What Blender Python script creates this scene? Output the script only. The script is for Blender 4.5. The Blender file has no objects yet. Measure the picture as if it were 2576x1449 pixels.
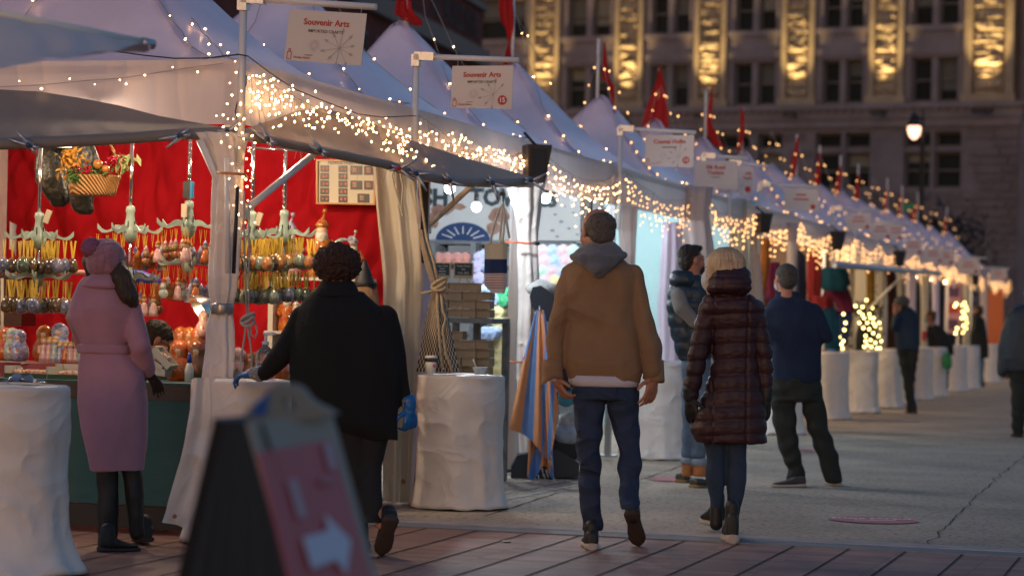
import bpy, bmesh, math, random
from math import sin, cos, pi, sqrt, atan2, radians
from mathutils import Vector as V, Matrix, noise
sc = bpy.context.scene
COL = sc.collection
# ---------------------------------------------------------------- camera, light, exposure
FPX, HC, ICX, ICY, HY, ROLL = 6082.0, 1.27, 1288.0, 724.5, 800.0, 0.021
cd = bpy.data.cameras.new('camera'); cam = bpy.data.objects.new('camera', cd); COL.objects.link(cam)
cd.sensor_width = 36; cd.lens = 36*FPX/2576; cd.shift_y = (HY-ICY)/2576
cd.clip_start = .1; cd.clip_end = 2000
cam.matrix_world = Matrix.Translation((0, 0, HC)) @ Matrix.Rotation(radians(90), 4, 'X') @ Matrix.Rotation(ROLL, 4, 'Z')
cd.dof.use_dof = True; cd.dof.focus_distance = 14.3; cd.dof.aperture_fstop = 2.3; cd.dof.aperture_blades = 0
sc.camera = cam
sc.view_settings.view_transform = 'Standard'; sc.view_settings.look = 'None'
sc.view_settings.exposure = 0.2; sc.view_settings.gamma = 1.0
wd = bpy.data.worlds.new("World"); sc.world = wd; wd.use_nodes = True
nt = wd.node_tree; bg = nt.nodes['Background']
sky = nt.nodes.new('ShaderNodeTexSky'); sky.sky_type = 'NISHITA'; sky.sun_disc = False
SUN_EL, SUN_ROT = radians(3.0), radians(200)
sky.sun_elevation = SUN_EL; sky.sun_rotation = SUN_ROT; sky.air_density = 1.0; sky.dust_density = 1.5; sky.ozone_density = 3.0
tint = nt.nodes.new('ShaderNodeMix'); tint.data_type = 'RGBA'; tint.blend_type = 'MULTIPLY'; tint.inputs[0].default_value = 1; tint.inputs[7].default_value = (1.07, .97, .97, 1)
nt.links.new(sky.outputs[0], tint.inputs[6]); nt.links.new(tint.outputs[2], bg.inputs[0]); bg.inputs[1].default_value = 0.25
sl = bpy.data.lights.new('sun', 'SUN'); sl.energy = 0.02; sl.angle = radians(15); sl.color = (1, .8, .65)
so = bpy.data.objects.new('sun', sl); COL.objects.link(so)
so.rotation_euler = (radians(87), 0, radians(200+180)); so.location = (0, 0, 30)
sc.cycles.max_bounces = 6; sc.cycles.diffuse_bounces = 3; sc.cycles.glossy_bounces = 2
sc.cycles.transmission_bounces = 4; sc.cycles.transparent_max_bounces = 8
sc.cycles.sample_clamp_indirect = 2.0; sc.cycles.caustics_reflective = False; sc.cycles.caustics_refractive = False
sc.cycles.use_denoising = True
sc.cycles.use_light_tree = True
# ---------------------------------------------------------------- coordinates
def derol(x, y): return x+ROLL*(y-ICY), y-ROLL*(x-ICX)
def ray(x, y):
    xd, yd = derol(x, y); return V(((xd-ICX)/FPX, 1.0, -(yd-HY)/FPX))
def P(x, y, Y):                      # point at depth Y seen at pixel (x, y) of a 2576 px wide photo
    r = ray(x, y); return V((r.x*Y, Y, HC+r.z*Y))
def G(x, y, z=0.0):                  # ground point
    r = ray(x, y); Y = (z-HC)/r.z; return V((r.x*Y, Y, z))
UU, WW = V((.2768, .9609, 0)), V((.9609, -.2768, 0))   # along the row of stalls / towards the street
P1 = V((-1.571, 13.64, 0)); TD = 3.05; HE = 2.695; HP = 3.85; VB = 2.33
def S(u, w, z=0.0): return P1+UU*u+WW*w+V((0, 0, z))
def PU(x, y, u):                     # pixel -> plane across the row at u
    r = ray(x, y); t = (u+P1.dot(UU))/(r.x*UU.x+UU.y); return V((r.x*t, t, HC+r.z*t))
def PW(x, y, w):                     # pixel -> plane along the row at w
    r = ray(x, y); t = (w+P1.dot(WW))/(r.x*WW.x+WW.y); return V((r.x*t, t, HC+r.z*t))
def uw(p): d = V((p[0], p[1], 0))-P1; return d.dot(UU), d.dot(WW)
NR = noise.noise
rnd = random.Random(7)
# ---------------------------------------------------------------- materials
MATS = {}
def lin(c):
    if isinstance(c, str):
        c = [int(c[i:i+2], 16)/255 for i in (0, 2, 4)]
        return tuple(x/12.92 if x < .04045 else ((x+.055)/1.055)**2.4 for x in c)
    return tuple(c)
def mat(name, col=(.5, .5, .5), rough=.6, metal=0., var=0.0, vscale=5., bump=0., bscale=30., bstretch=(1, 1, 1), emit=None, es=0., trans=0., spec=.5, col2=None, sheen=0., bdet=4., coat=0., alpha=1., gen=False, ridge=False):
    if name in MATS: return MATS[name]
    m = bpy.data.materials.new(name); m.use_nodes = True; t = m.node_tree; L = t.links.new
    b = t.nodes['Principled BSDF']; c = lin(col)
    b.inputs['Base Color'].default_value = (*c, 1); b.inputs['Roughness'].default_value = rough
    b.inputs['Metallic'].default_value = metal; b.inputs['Specular IOR Level'].default_value = spec
    if sheen: b.inputs['Sheen Weight'].default_value = sheen
    if coat: b.inputs['Coat Weight'].default_value = coat; b.inputs['Coat Roughness'].default_value = .08
    if emit: b.inputs['Emission Color'].default_value = (*lin(emit), 1); b.inputs['Emission Strength'].default_value = es
    if alpha < 1: b.inputs['Alpha'].default_value = alpha
    tc = t.nodes.new('ShaderNodeTexCoord')
    if var:
        n = t.nodes.new('ShaderNodeTexNoise'); n.inputs['Scale'].default_value = vscale; n.inputs['Detail'].default_value = 6; n.inputs['Roughness'].default_value = .65
        L(tc.outputs['Object'], n.inputs['Vector'])
        mx = t.nodes.new('ShaderNodeMix'); mx.data_type = 'RGBA'
        c2 = lin(col2) if col2 is not None else tuple(x*(1-var) for x in c)
        c1 = c if col2 is not None else tuple(min(1, x*(1+var)) for x in c)
        mx.inputs[6].default_value = (*c2, 1); mx.inputs[7].default_value = (*c1, 1)
        r = t.nodes.new('ShaderNodeMapRange'); r.inputs[1].default_value = .3; r.inputs[2].default_value = .7
        L(n.outputs['Fac'], r.inputs[0]); L(r.outputs[0], mx.inputs[0]); L(mx.outputs[2], b.inputs['Base Color'])
    if bump:
        mp = t.nodes.new('ShaderNodeMapping'); mp.inputs['Scale'].default_value = bstretch; L(tc.outputs['Object'], mp.inputs[0])
        n2 = t.nodes.new('ShaderNodeTexNoise'); n2.inputs['Scale'].default_value = bscale; n2.inputs['Detail'].default_value = bdet
        if ridge: n2.noise_type = 'RIDGED_MULTIFRACTAL'; n2.inputs['Distortion'].default_value = .5; n2.inputs['Detail'].default_value = 2; n2.inputs['Offset'].default_value = .9; n2.inputs['Gain'].default_value = 1.5; n2.inputs['Roughness'].default_value = .35
        L(mp.outputs[0], n2.inputs['Vector'])
        bp = t.nodes.new('ShaderNodeBump'); bp.inputs['Strength'].default_value = min(1, bump); bp.inputs['Distance'].default_value = .02*max(1, bump)
        L(n2.outputs['Fac'], bp.inputs['Height']); L(bp.outputs[0], b.inputs['Normal'])
    if trans:
        tr = t.nodes.new('ShaderNodeBsdfTranslucent'); tr.inputs[0].default_value = (*c, 1)
        ms = t.nodes.new('ShaderNodeMixShader'); ms.inputs[0].default_value = trans
        L(b.outputs[0], ms.inputs[1]); L(tr.outputs[0], ms.inputs[2]); L(ms.outputs[0], t.nodes['Material Output'].inputs[0])
    MATS[name] = m; return m
def glow(name, col, es):
    return mat(name, col, .5, emit=col, es=es)
# ---------------------------------------------------------------- mesh building
class MB:
    def __init__(s): s.v = []; s.f = []; s.m = []; s.sm = []; s.cm = 0; s.smooth = False
    def add(s, vs, fs, smooth=None):
        o = len(s.v); s.v += [tuple(x) for x in vs]; sm = s.smooth if smooth is None else smooth
        for f in fs: s.f.append([i+o for i in f]); s.m.append(s.cm); s.sm.append(sm)
    def box(s, c, d, ax=None, r=0):          # centre, full size, axes
        c = V(c); X, Y, Z = ax or (V((1, 0, 0)), V((0, 1, 0)), V((0, 0, 1)))
        vs = [c+X*(i*d[0]/2)+Y*(j*d[1]/2)+Z*(k*d[2]/2) for k in (-1, 1) for j in (-1, 1) for i in (-1, 1)]
        s.add(vs, [(0, 2, 3, 1), (4, 5, 7, 6), (0, 1, 5, 4), (2, 6, 7, 3), (1, 3, 7, 5), (0, 4, 6, 2)], False); return s
    def rings(s, rr, cap=True, closed=True, smooth=True):
        n = len(rr[0]); vs = [p for r in rr for p in r]; fs = []
        for i in range(len(rr)-1):
            for j in range(n if closed else n-1):
                a = i*n+j; b = i*n+(j+1) % n; fs.append((a, b, b+n, a+n))
        s.add(vs, fs, smooth)
        if cap:
            o = len(s.v)-len(vs); s.f.append([o+i for i in range(n)][::-1]); s.m.append(s.cm); s.sm.append(False)
            s.f.append([o+(len(rr)-1)*n+i for i in range(n)]); s.m.append(s.cm); s.sm.append(False)
        return s
    def tube(s, pts, r, n=8, cap=True, flat=None):
        pts = [V(p) for p in pts]; rr = []; R = r if isinstance(r, (list, tuple)) else [r]*len(pts)
        T0 = (pts[1]-pts[0]).normalized(); N = T0.orthogonal().normalized()
        for i, p in enumerate(pts):
            T = (pts[min(i+1, len(pts)-1)]-pts[max(i-1, 0)])
            if T.length < 1e-9: T = T0
            T.normalize(); N = (N-T*N.dot(T)); N = N.normalized() if N.length > 1e-6 else T.orthogonal().normalized(); B = T.cross(N)
            rr.append([p+(N*cos(2*pi*k/n)+B*sin(2*pi*k/n))*R[i] for k in range(n)])
        return s.rings(rr, cap)
    def lathe(s, c, prof, n=16, ax=None, cap=True):  # prof: (r, z)
        c = V(c); X, Y, Z = ax or (V((1, 0, 0)), V((0, 1, 0)), V((0, 0, 1)))
        return s.rings([[c+X*(r*cos(2*pi*k/n))+Y*(r*sin(2*pi*k/n))+Z*z for k in range(n)] for r, z in prof], cap)
    def ball(s, c, r, n=10, m=7, sc3=(1, 1, 1), ax=None):
        prof = [(max(1e-4, sin(pi*i/m)), -cos(pi*i/m)) for i in range(m+1)]
        c = V(c); X, Y, Z = ax or (V((1, 0, 0)), V((0, 1, 0)), V((0, 0, 1)))
        return s.rings([[c+X*(r*sc3[0]*a*cos(2*pi*k/n))+Y*(r*sc3[1]*a*sin(2*pi*k/n))+Z*(r*sc3[2]*z) for k in range(n)] for a, z in prof], True)
    def grid(s, fn, nu, nv, smooth=True, closed=False):
        vs = [fn(i/nu, j/nv) for j in range(nv+1) for i in range(nu+1)]
        s.add(vs, [(j*(nu+1)+i, j*(nu+1)+i+1, (j+1)*(nu+1)+i+1, (j+1)*(nu+1)+i) for j in range(nv) for i in range(nu)], smooth); return s
    def build(s, name, mats, parent=None, origin=None):
        if not isinstance(mats, (list, tuple)): mats = [mats]
        if parent is not None: off = wloc(parent)
        elif origin is not None: off = V(origin)
        else:
            xs = [v[0] for v in s.v]; ys = [v[1] for v in s.v]; zs = [v[2] for v in s.v]
            off = V(((min(xs)+max(xs))/2, (min(ys)+max(ys))/2, min(zs)))
        me = bpy.data.meshes.new(name); me.from_pydata([(v[0]-off.x, v[1]-off.y, v[2]-off.z) for v in s.v], [], s.f)
        for m in mats: me.materials.append(m)
        me.polygons.foreach_set('material_index', s.m); me.polygons.foreach_set('use_smooth', s.sm)
        me.update(); o = bpy.data.objects.new(name, me); COL.objects.link(o)
        if parent is not None: o.parent = parent
        else: o.location = off
        return o
def wloc(o):
    l = V((0, 0, 0))
    while o is not None: l += o.location; o = o.parent
    return l
def tag(o, label=None, cat=None, group=None, kind=None):
    if label: o['label'] = label
    if cat: o['category'] = cat
    if group: o['group'] = group
    if kind: o['kind'] = kind
    return o
def thing(name, label, cat, loc=(0, 0, 0), group=None):
    o = bpy.data.objects.new(name, None); COL.objects.link(o); o.location = loc; o.empty_display_size = .1
    return tag(o, label, cat, group)
def copy_tree(o, parent=None):
    c = o.copy(); COL.objects.link(c)
    if parent is not None: c.parent = parent
    for ch in list(o.children): copy_tree(ch, c)
    return c
def text(parent, s, size, pos, xdir, updir, m, name='lettering', align='CENTER', ext=.0008, bold=0., sx=1.0):
    if s.startswith('#'):                # a line too blurred to read: a soft bar of the same length
        X = V(xdir).normalized(); Yv = V(updir).normalized(); Z = X.cross(Yv).normalized(); g = MB()
        g.box(V(pos), (len(s)*size*.42, size*.34, ext*2), (X, Z.cross(X), Z)); return g.build('blurred_line', m, parent)
    cu = bpy.data.curves.new(name, 'FONT'); cu.body = s; cu.size = size; cu.align_x = align; cu.align_y = 'CENTER'; cu.extrude = ext; cu.offset = bold*size
    cu.resolution_u = 2
    t = bpy.data.objects.new(name, cu); COL.objects.link(t)
    bpy.context.view_layer.update()
    me = bpy.data.meshes.new_from_object(t); bpy.data.objects.remove(t)
    X = V(xdir).normalized(); Yv = V(updir).normalized(); Z = X.cross(Yv).normalized(); Yv = Z.cross(X)
    M = Matrix((X, Yv, Z)).transposed()
    for v in me.vertices: v.co = M @ V((v.co.x*sx, v.co.y, v.co.z))+V(pos)-(wloc(parent) if parent else V((0, 0, 0)))
    me.materials.clear(); me.materials.append(m)
    o = bpy.data.objects.new(name, me); COL.objects.link(o)
    if parent: o.parent = parent
    return o
def light(name, pos, energy, col=(1, .7, .4), r=.05, typ='POINT', parent=None, **k):
    l = bpy.data.lights.new(name, typ); l.energy = energy; l.color = col
    if typ in ('POINT', 'SPOT'): l.shadow_soft_size = r
    for a, b in k.items(): setattr(l, a, b)
    o = bpy.data.objects.new(name, l); COL.objects.link(o)
    if parent is not None: o.parent = parent; o.location = V(pos)-wloc(parent)
    else: o.location = pos
    return o
def look(o, d):
    o.rotation_euler = V(d).to_track_quat('-Z', 'Y').to_euler()
# ---------------------------------------------------------------- shared materials
M_vinyl = mat('white_vinyl', (.74, .64, .78), .36, var=.16, vscale=.9, bump=.3, bscale=1.5, bstretch=(1, 1, 2.2), trans=.08, spec=.5, ridge=True)
M_valance = mat('valance_vinyl', (.68, .60, .64), .33, var=.08, vscale=2, bump=.35, bscale=2.2, bstretch=(1.6, 1.6, .5), trans=.1, ridge=True)
M_alu = mat('aluminium', (.55, .56, .58), .35, .9, bump=.1, bscale=40)
M_pvc = mat('pvc_pipe', (.72, .72, .74), .35)
M_steel = mat('chrome', (.75, .75, .76), .15, 1.)
M_black = mat('black_plastic', (.015, .015, .017), .45)
M_darkm = mat('dark_metal', (.03, .03, .033), .4, .6)
M_red = mat('red_drape', (.36, .003, .009), .85, var=.12, vscale=2.5, bump=1.5, bscale=1.8, bstretch=(1, 1, .7), spec=.2, ridge=True)
M_flag = mat('red_flag', (.5, .012, .015), .7, trans=.3)
M_bulb = glow('warm_bulb', (1.0, .53, .20), 19)
M_bulbf = glow('warm_bulb_far', (1.0, .50, .18), 4)
M_wire = mat('wire_white', (.35, .33, .3), .5)
M_wireb = mat('wire_dark', (.02, .022, .02), .5)
M_rope = mat('rope', (.45, .36, .25), .9, var=.3, vscale=60, bump=.6, bscale=90)
M_gold = mat('gold_ribbon', (.8, .55, .08), .35, .2)
M_cover = mat('barrel_cover', (.84, .76, .71), .42, var=.1, vscale=3, bump=.8, bscale=3.2, bstretch=(1, 1, 1.3), trans=.05, ridge=True)
M_cream = mat('cream_curtain', (.66, .6, .48), .5, var=.08, vscale=3, bump=.4, bscale=6, bstretch=(2, 2, .3), trans=.25)
# ================================================================ ground
def ground_mat():
    m = mat('concrete', (.46, .37, .28), .85, var=.2, vscale=.9, bump=.5, bscale=60)
    t = m.node_tree; L = t.links.new; b = t.nodes['Principled BSDF']
    src = b.inputs['Base Color'].links[0].from_socket
    tc = t.nodes.new('ShaderNodeTexCoord')
    n = t.nodes.new('ShaderNodeTexNoise'); n.inputs['Scale'].default_value = 34; n.inputs['Detail'].default_value = 3; n.inputs['Roughness'].default_value = .7
    mp = t.nodes.new('ShaderNodeMapping'); mp.inputs['Scale'].default_value = (.7, .7, 1); L(tc.outputs['Object'], mp.inputs[0]); L(mp.outputs[0], n.inputs['Vector'])
    r = t.nodes.new('ShaderNodeMapRange'); r.inputs[1].default_value = .36; r.inputs[2].default_value = .47; r.inputs[3].default_value = .38; r.inputs[4].default_value = 1; L(n.outputs['Fac'], r.inputs[0])
    mx = t.nodes.new('ShaderNodeMix'); mx.data_type = 'RGBA'; mx.blend_type = 'MULTIPLY'; mx.inputs[0].default_value = 1
    L(src, mx.inputs[6]); L(r.outputs[0], mx.inputs[7]); L(mx.outputs[2], b.inputs['Base Color'])
    return m
K0 = G(1000, 1309); K1 = G(2576, 1385); KD = (K1-K0).normalized(); KN = V((-KD.y, KD.x, 0))   # kerb line, KN points away from camera
g = MB(); A = K0-KD*60; B = K0+KD*60
# plaza slab sheet beyond the kerb, with the joints cut as shallow gaps
g.add([A, B, B+KN*900, A+KN*900], [(0, 1, 2, 3)])
g.v = [(v[0], v[1], 0.0) for v in g.v]
tag(g.build('plaza_ground', ground_mat(), origin=(0, 0, 0)), kind='structure')
def brick_mat():
    m = bpy.data.materials.new('brick_paving'); m.use_nodes = True; t = m.node_tree; L = t.links.new; b = t.nodes['Principled BSDF']
    tc = t.nodes.new('ShaderNodeTexCoord'); mp = t.nodes.new('ShaderNodeMapping'); mp.inputs['Rotation'].default_value = (0, 0, -atan2(KD.y, KD.x)); L(tc.outputs['Object'], mp.inputs[0])
    br = t.nodes.new('ShaderNodeTexBrick'); br.offset = 0; br.inputs['Scale'].default_value = 1
    br.inputs['Brick Width'].default_value = .5; br.inputs['Row Height'].default_value = .1015; br.inputs['Mortar Size'].default_value = .0022; br.inputs['Bias'].default_value = 0
    br.inputs['Color1'].default_value = (.26, .135, .105, 1); br.inputs['Color2'].default_value = (.37, .205, .16, 1); br.inputs['Mortar'].default_value = (.16, .07, .055, 1)
    L(mp.outputs[0], br.inputs['Vector'])
    n = t.nodes.new('ShaderNodeTexNoise'); n.inputs['Scale'].default_value = 3; n.inputs['Detail'].default_value = 8; L(tc.outputs['Object'], n.inputs['Vector'])
    n3 = t.nodes.new('ShaderNodeTexNoise'); n3.inputs['Scale'].default_value = 120; n3.inputs['Detail'].default_value = 2; L(tc.outputs['Object'], n3.inputs['Vector'])
    ad = t.nodes.new('ShaderNodeMath'); ad.operation = 'ADD'; L(n.outputs['Fac'], ad.inputs[0]); L(n3.outputs['Fac'], ad.inputs[1])
    r = t.nodes.new('ShaderNodeMapRange'); r.inputs[1].default_value = .7; r.inputs[2].default_value = 1.3; r.inputs[3].default_value = .65; r.inputs[4].default_value = 1.25; L(ad.outputs[0], r.inputs[0])
    mx = t.nodes.new('ShaderNodeMix'); mx.data_type = 'RGBA'; mx.blend_type = 'MULTIPLY'; mx.inputs[0].default_value = 1
    L(br.outputs['Color'], mx.inputs[6]); L(r.outputs[0], mx.inputs[7]); L(mx.outputs[2], b.inputs['Base Color'])
    b.inputs['Roughness'].default_value = .62
    bp = t.nodes.new('ShaderNodeBump'); bp.inputs['Strength'].default_value = .5; bp.inputs['Distance'].default_value = .006
    L(ad.outputs[0], bp.inputs['Height']); L(bp.outputs[0], b.inputs['Normal'])
    return m
g = MB(); A = K0-KD*60-KN*.42; B = K0+KD*60-KN*.42
g.add([A-KN*40, B-KN*40, B, A], [(0, 1, 2, 3)]); g.v = [(v[0], v[1], 0.0) for v in g.v]
tag(g.build('brick_pavement', brick_mat(), origin=(0, 0, 0)), kind='structure')
# kerb: pale granite band then grey band, thin raised strips
def strip(p0, p1, w, h, z, name, m, jit=0):
    g = MB(); n = 60; D = (p1-p0).normalized(); N = V((-D.y, D.x, 0)); L = (p1-p0).length
    def f(i, j, top):
        return p0+D*(L*i/n)+N*(w*j)+V((0, 0, top))
    for a, b, za, zb in ((0, 0, z-h, z), (0, 1, z, z), (1, 1, z, z-h)):
        g.grid(lambda x, y, a=a, b=b, za=za, zb=zb: p0+D*(L*x)+N*(w*(a+(b-a)*y))+V((0, 0, za+(zb-za)*y)), n, 1, False)
    return tag(g.build(name, m, origin=(0, 0, 0)), kind='structure')
strip(K0-KD*30-KN*.20, K0+KD*30-KN*.20, .21, .02, .012, 'kerb_pale', mat('kerb_pale', (.42, .36, .33), .8, var=.2, vscale=6, bump=.3, bscale=40))
strip(K0-KD*30-KN*.43, K0+KD*30-KN*.43, .228, .02, .008, 'kerb_grey', mat('kerb_grey', (.2, .21, .23), .7, var=.15, vscale=5, bump=.3, bscale=40))
# dark paver joints running with the row of stalls
M_joint = mat('joint', (.012, .008, .007), .95)
g = MB(); dU = .305/abs(KD.dot(WW))
for i in range(-22, 26):
    q = K0+KD*(i*.318+.02)-KN*.425; wv = [NR(V((i*3.1, k*.9, 0)))*.006 for k in range(24)]
    pts = [q-UU*(k*.55) for k in range(24)]
    g.rings([[pts[k]+KD*(wv[k]-.0055)+V((0, 0, .004)), pts[k]+KD*(wv[k]+.0055)+V((0, 0, .004))] for k in range(24)], cap=False, closed=False, smooth=False)
tag(g.build('pavement_joints', M_joint, origin=(0, 0, 0)), kind='structure')
# slab joints / cracks in the plaza
def crack(pxs, w, name='slab_joint', seed=0, jag=.02):
    g = MB(); pts = []
    gp = [G(*p) for p in pxs]
    for a, b in zip(gp[:-1], gp[1:]):
        n = max(2, int((b-a).length/.12))
        pts += [a.lerp(b, k/n) for k in range(n)]
    pts.append(gp[-1]); rr = []
    for k, p in enumerate(pts):
        T = (pts[min(k+1, len(pts)-1)]-pts[max(k-1, 0)]).normalized(); N = V((-T.y, T.x, 0))
        d = NR(V((k*.35, seed, 0)))*jag*2; ww = w*(.7+.6*abs(NR(V((k*.9, seed+9, 0)))*2))
        rr.append([p+N*(d-ww)+V((0, 0, .004)), p+N*(d+ww)+V((0, 0, .004))])
    g.rings(rr, cap=False, closed=False, smooth=False)
    return tag(g.build(name, M_joint, origin=(0, 0, 0)), kind='structure')
crack([(2335, 1368), (2440, 1262), (2520, 1190), (2600, 1128)], .004, seed=1, jag=.025)
crack([(1220, 1298), (1400, 1240)], .006, seed=2, jag=.008)
crack([(1262, 1245), (1460, 1205)], .006, seed=3, jag=.008)
crack([(1600, 1210), (1780, 1150), (1860, 1125)], .006, seed=4, jag=.008)
crack([(1900, 1262), (2250, 1272), (2600, 1284)], .003, seed=6, jag=.01)
crack([(2200, 1120), (2600, 1128)], .003, seed=7, jag=.01)
g = MB(); pts = [(1240, 1262), (1330, 1245), (1400, 1230), (1500, 1212)]
gp = [G(*p) for p in pts]; rr = []
for i in range(25):
    t = i/24*3; k = min(2, int(t)); p = gp[k].lerp(gp[k+1], t-k); d = abs(NR(V((i*.8, 3, 3))))*.05
    rr.append([p+V((0, -.05-d, .004)), p+V((0, .05+d, .004))])
g.rings(rr, cap=False, closed=False, smooth=False)
tag(g.build('chalky_line', mat('chalk', (.5, .47, .42), .9, var=.35, vscale=14), origin=(0, 0, 0)), kind='structure')
# pink floor stickers
M_pink = mat('pink_vinyl', (.46, .14, .16), .5, var=.1, vscale=20); M_wpaint = mat('white_print', (.8, .78, .78), .5)
for i, (x, y, rx, lab) in enumerate(((2196, 1309, .29, 'pink oval floor sticker with white lettering near the kerb'), (1712, 1208, .26, 'pink floor sticker half hidden behind the tan rubber boots'), (2034, 1133, .2, 'faint pink floor sticker beyond the legs of the dark trousers'))):
    c = G(x, y); t = thing('floor_sticker', lab, 'sticker', c, 'pink stickers on the plaza floor')
    g = MB(); g.rings([[c+V((cos(a)*r*rx, sin(a)*r*rx*.95, .006)) for a in [2*pi*k/40 for k in range(40)]] for r in (.02, 1)], cap=False)
    g.build('sticker_face', M_pink, t)
    if i == 0:
        text(t, 'SHOP SAFELY', .085, c+V((0, .06, .009)), (1, 0, 0), (0, 1, 0), M_wpaint, sx=1.05)
        text(t, '#############', .05, c+V((0, -.07, .009)), (1, 0, 0), (0, 1, 0), M_wpaint)
# ================================================================ far stone building
FA = P(1200, 300, 123); FB = P(2562, 300, 111); FA.z = FB.z = 0
FD = (FB-FA).normalized(); FN = V((FD.y, -FD.x, 0))            # FN towards camera
def PF(x, y, d=0.0):
    r = ray(x, y); o = FA+FN*d; t = o.dot(FN)/(r.x*FN.x+r.y*FN.y); p = V((r.x*t, t, HC+r.z*t)); return (p-FA).dot(FD), p.z
M_stone = mat('brown_stone', (.18, .155, .17), .85, var=.25, vscale=.6, bump=.6, bscale=3)
M_trim = mat('stone_trim', (.21, .18, .195), .8, var=.2, vscale=.8, bump=.4, bscale=4)
M_rust = mat('rough_stone', (.34, .27, .19), .85, var=.25, vscale=1.2, bump=.5, bscale=6)
M_winfr = mat('window_frame', (.12, .11, .11), .5)
M_glass = mat('dark_glass', (.012, .018, .02), .5, var=.5, vscale=.35, spec=.15)
bld = thing('stone_building', 'long brown stone building with uplit rough pilasters and arched doorway behind the market', 'building', FA)
def fbox(g, x0, x1, z0, z1, d0, d1):
    c = FA+FD*((x0+x1)/2)+FN*((d0+d1)/2)+V((0, 0, (z0+z1)/2)); g.box(c, (abs(x1-x0), abs(d1-d0), abs(z1-z0)), (FD, FN, V((0, 0, 1))))
LW = (FB-FA).length
zl0 = PF(1700, 310)[1]; zl1 = PF(1700, 272)[1]                  # cornice band
g = MB(); fbox(g, -12, LW, 0, 30, -12, -.9); g.build('wall', M_stone, bld)
pil = [(1328, 1402), (1541, 1612), (1741, 1822), (1960, 2044), (2181, 2268), (2421, 2545)]
pil = [(PF(a, 240)[0], PF(b, 240)[0]) for a, b in pil]
w2b = PF(1480, 272)[1]; w2t = PF(1480, 168)[1]; sp = w2t+(PF(1480, 168)[1]-PF(1480, 90)[1])*-1; w3b = PF(1480, 92)[1]
H3 = w2t-w2b
# masonry layer above the cornice
g = MB(); gw = []; ed = [-8.0]+[x for p in pil for x in p]+[LW]
gaps = [(pil[i][1], pil[i+1][0]) for i in range(len(pil)-1)]; gaps.insert(0, (-3.6, pil[0][0]))
for (a, b) in gaps:
    m = (a+b)/2; fr = .35; mw = .3
    for zb, zt in ((w2b, w2t), (w3b, w3b+H3)):
        for x0, x1 in ((a+fr, m-mw/2), (m+mw/2, b-fr)): gw.append((x0, x1, zb, zt))
        fbox(g, a, a+fr, zb, zt, -.9, -.25); fbox(g, b-fr, b, zb, zt, -.9, -.25); fbox(g, m-mw/2, m+mw/2, zb, zt, -.9, -.3)
    fbox(g, a, b, w2t, w3b, -.9, -.22); fbox(g, a, b, w3b+H3, 30, -.9, -.2)
    fbox(g, a, b, w2t+.15, w2t+.5, -.22, -.12); fbox(g, a, b, w3b-.28, w3b, -.22, -.08)
fbox(g, -12, -3.6, zl1, 30, -.9, -.2)
g.build('upper_masonry', M_trim, bld)
# cornice and lower wall
g = MB(); fbox(g, -12, LW+.35, zl1-.25, zl1, -.9, .35); fbox(g, -12, LW+.2, zl1-.7, zl1-.25, -.9, .12); fbox(g, -12, LW+.1, zl0-.35, zl1-.7, -.9, 0)
for i in range(90): fbox(g, -11+i*.42, -10.8+i*.42, zl1-.42, zl1-.27, .12, .26)
g.build('cornice', M_trim, bld)
lw = []
for a, b in ((1750, 1880), (1900, 1962), (2045, 2110), (2120, 2183), (2268, 2335), (2345, 2412), (1560, 1620), (1640, 1700)):
    x0, x1 = PF(a, 400)[0], PF(b, 400)[0]; lw.append((x0, x1, PF(2100, 474)[1], PF(2100, 384)[1])); lw.append((x0, x1, PF(2100, 372)[1], PF(2100, 334)[1]))
lw = [l for l in lw]
g = MB(); z0b = PF(2100, 474)[1]; z1t = PF(2100, 334)[1]; lx = sorted([(l[0], l[1]) for l in lw[::2]])
fbox(g, -12, LW, z1t, zl0-.35, -.9, -.2)
x = -12
for a, b in lx:
    fbox(g, x, a, z0b, z1t, -.9, -.2); x = b
    fbox(g, a, b, PF(2100, 384)[1], PF(2100, 372)[1], -.9, -.3)
fbox(g, x, LW, z0b, z1t, -.9, -.2)
fbox(g, -12, LW, 0, z0b, -.9, -.2)
g.cm = 1                                                          # rusticated courses
z = .4
while z < zl0-.5:
    for k in range(2):
        pass
    xs = -12
    while xs < LW:
        w = 1.1+.8*rnd.random(); xe = min(LW, xs+w)
        if not any(not (xe < a-.05 or xs > b+.05) and z+.36 > z0b-.02 and z < z1t+.02 for a, b in lx):
            fbox(g, xs+.03, xe-.03, z+.03, z+.37, -.2, -.13+.05*rnd.random())
        xs = xe
    z += .4
g.build('lower_masonry', [M_stone, mat('dark_course', (.15, .125, .135), .9, var=.3, vscale=.7, bump=.8, bscale=5)], bld)
for (x0, x1, z0, z1) in gw+lw:
    g = MB(); fbox(g, x0, x1, z0, z0+.1, -.8, -.6); fbox(g, x0, x1, z1-.1, z1, -.8, -.6); fbox(g, x0, x0+.09, z0+.1, z1-.1, -.8, -.6); fbox(g, x1-.09, x1, z0+.1, z1-.1, -.8, -.6)
    if z1-z0 > 1.2: fbox(g, x0+.09, x1-.09, (z0+z1)/2-.04, (z0+z1)/2+.04, -.8, -.62)
    w = g.build('window', M_winfr, bld)
    g = MB(); fbox(g, x0+.01, x1-.01, z0+.01, z1-.01, -.86, -.78); g.build('pane', M_glass, w)
    q_ = (math.sin(x0*91.7+z0*13.1)*43758.5) % 1
    if q_ > .45 and z1-z0 > 1.2: g = MB(); fbox(g, x0+.1, x1-.1, z1-.1-(z1-z0)*(.2+.5*((q_*7) % 1)), z1-.1, -.775, -.76); g.build('blind', mat('roller_blind', (.11, .12, .115), .8) if q_ < .8 else mat('roller_blind_pale', (.2, .2, .17), .8), w)
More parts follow.
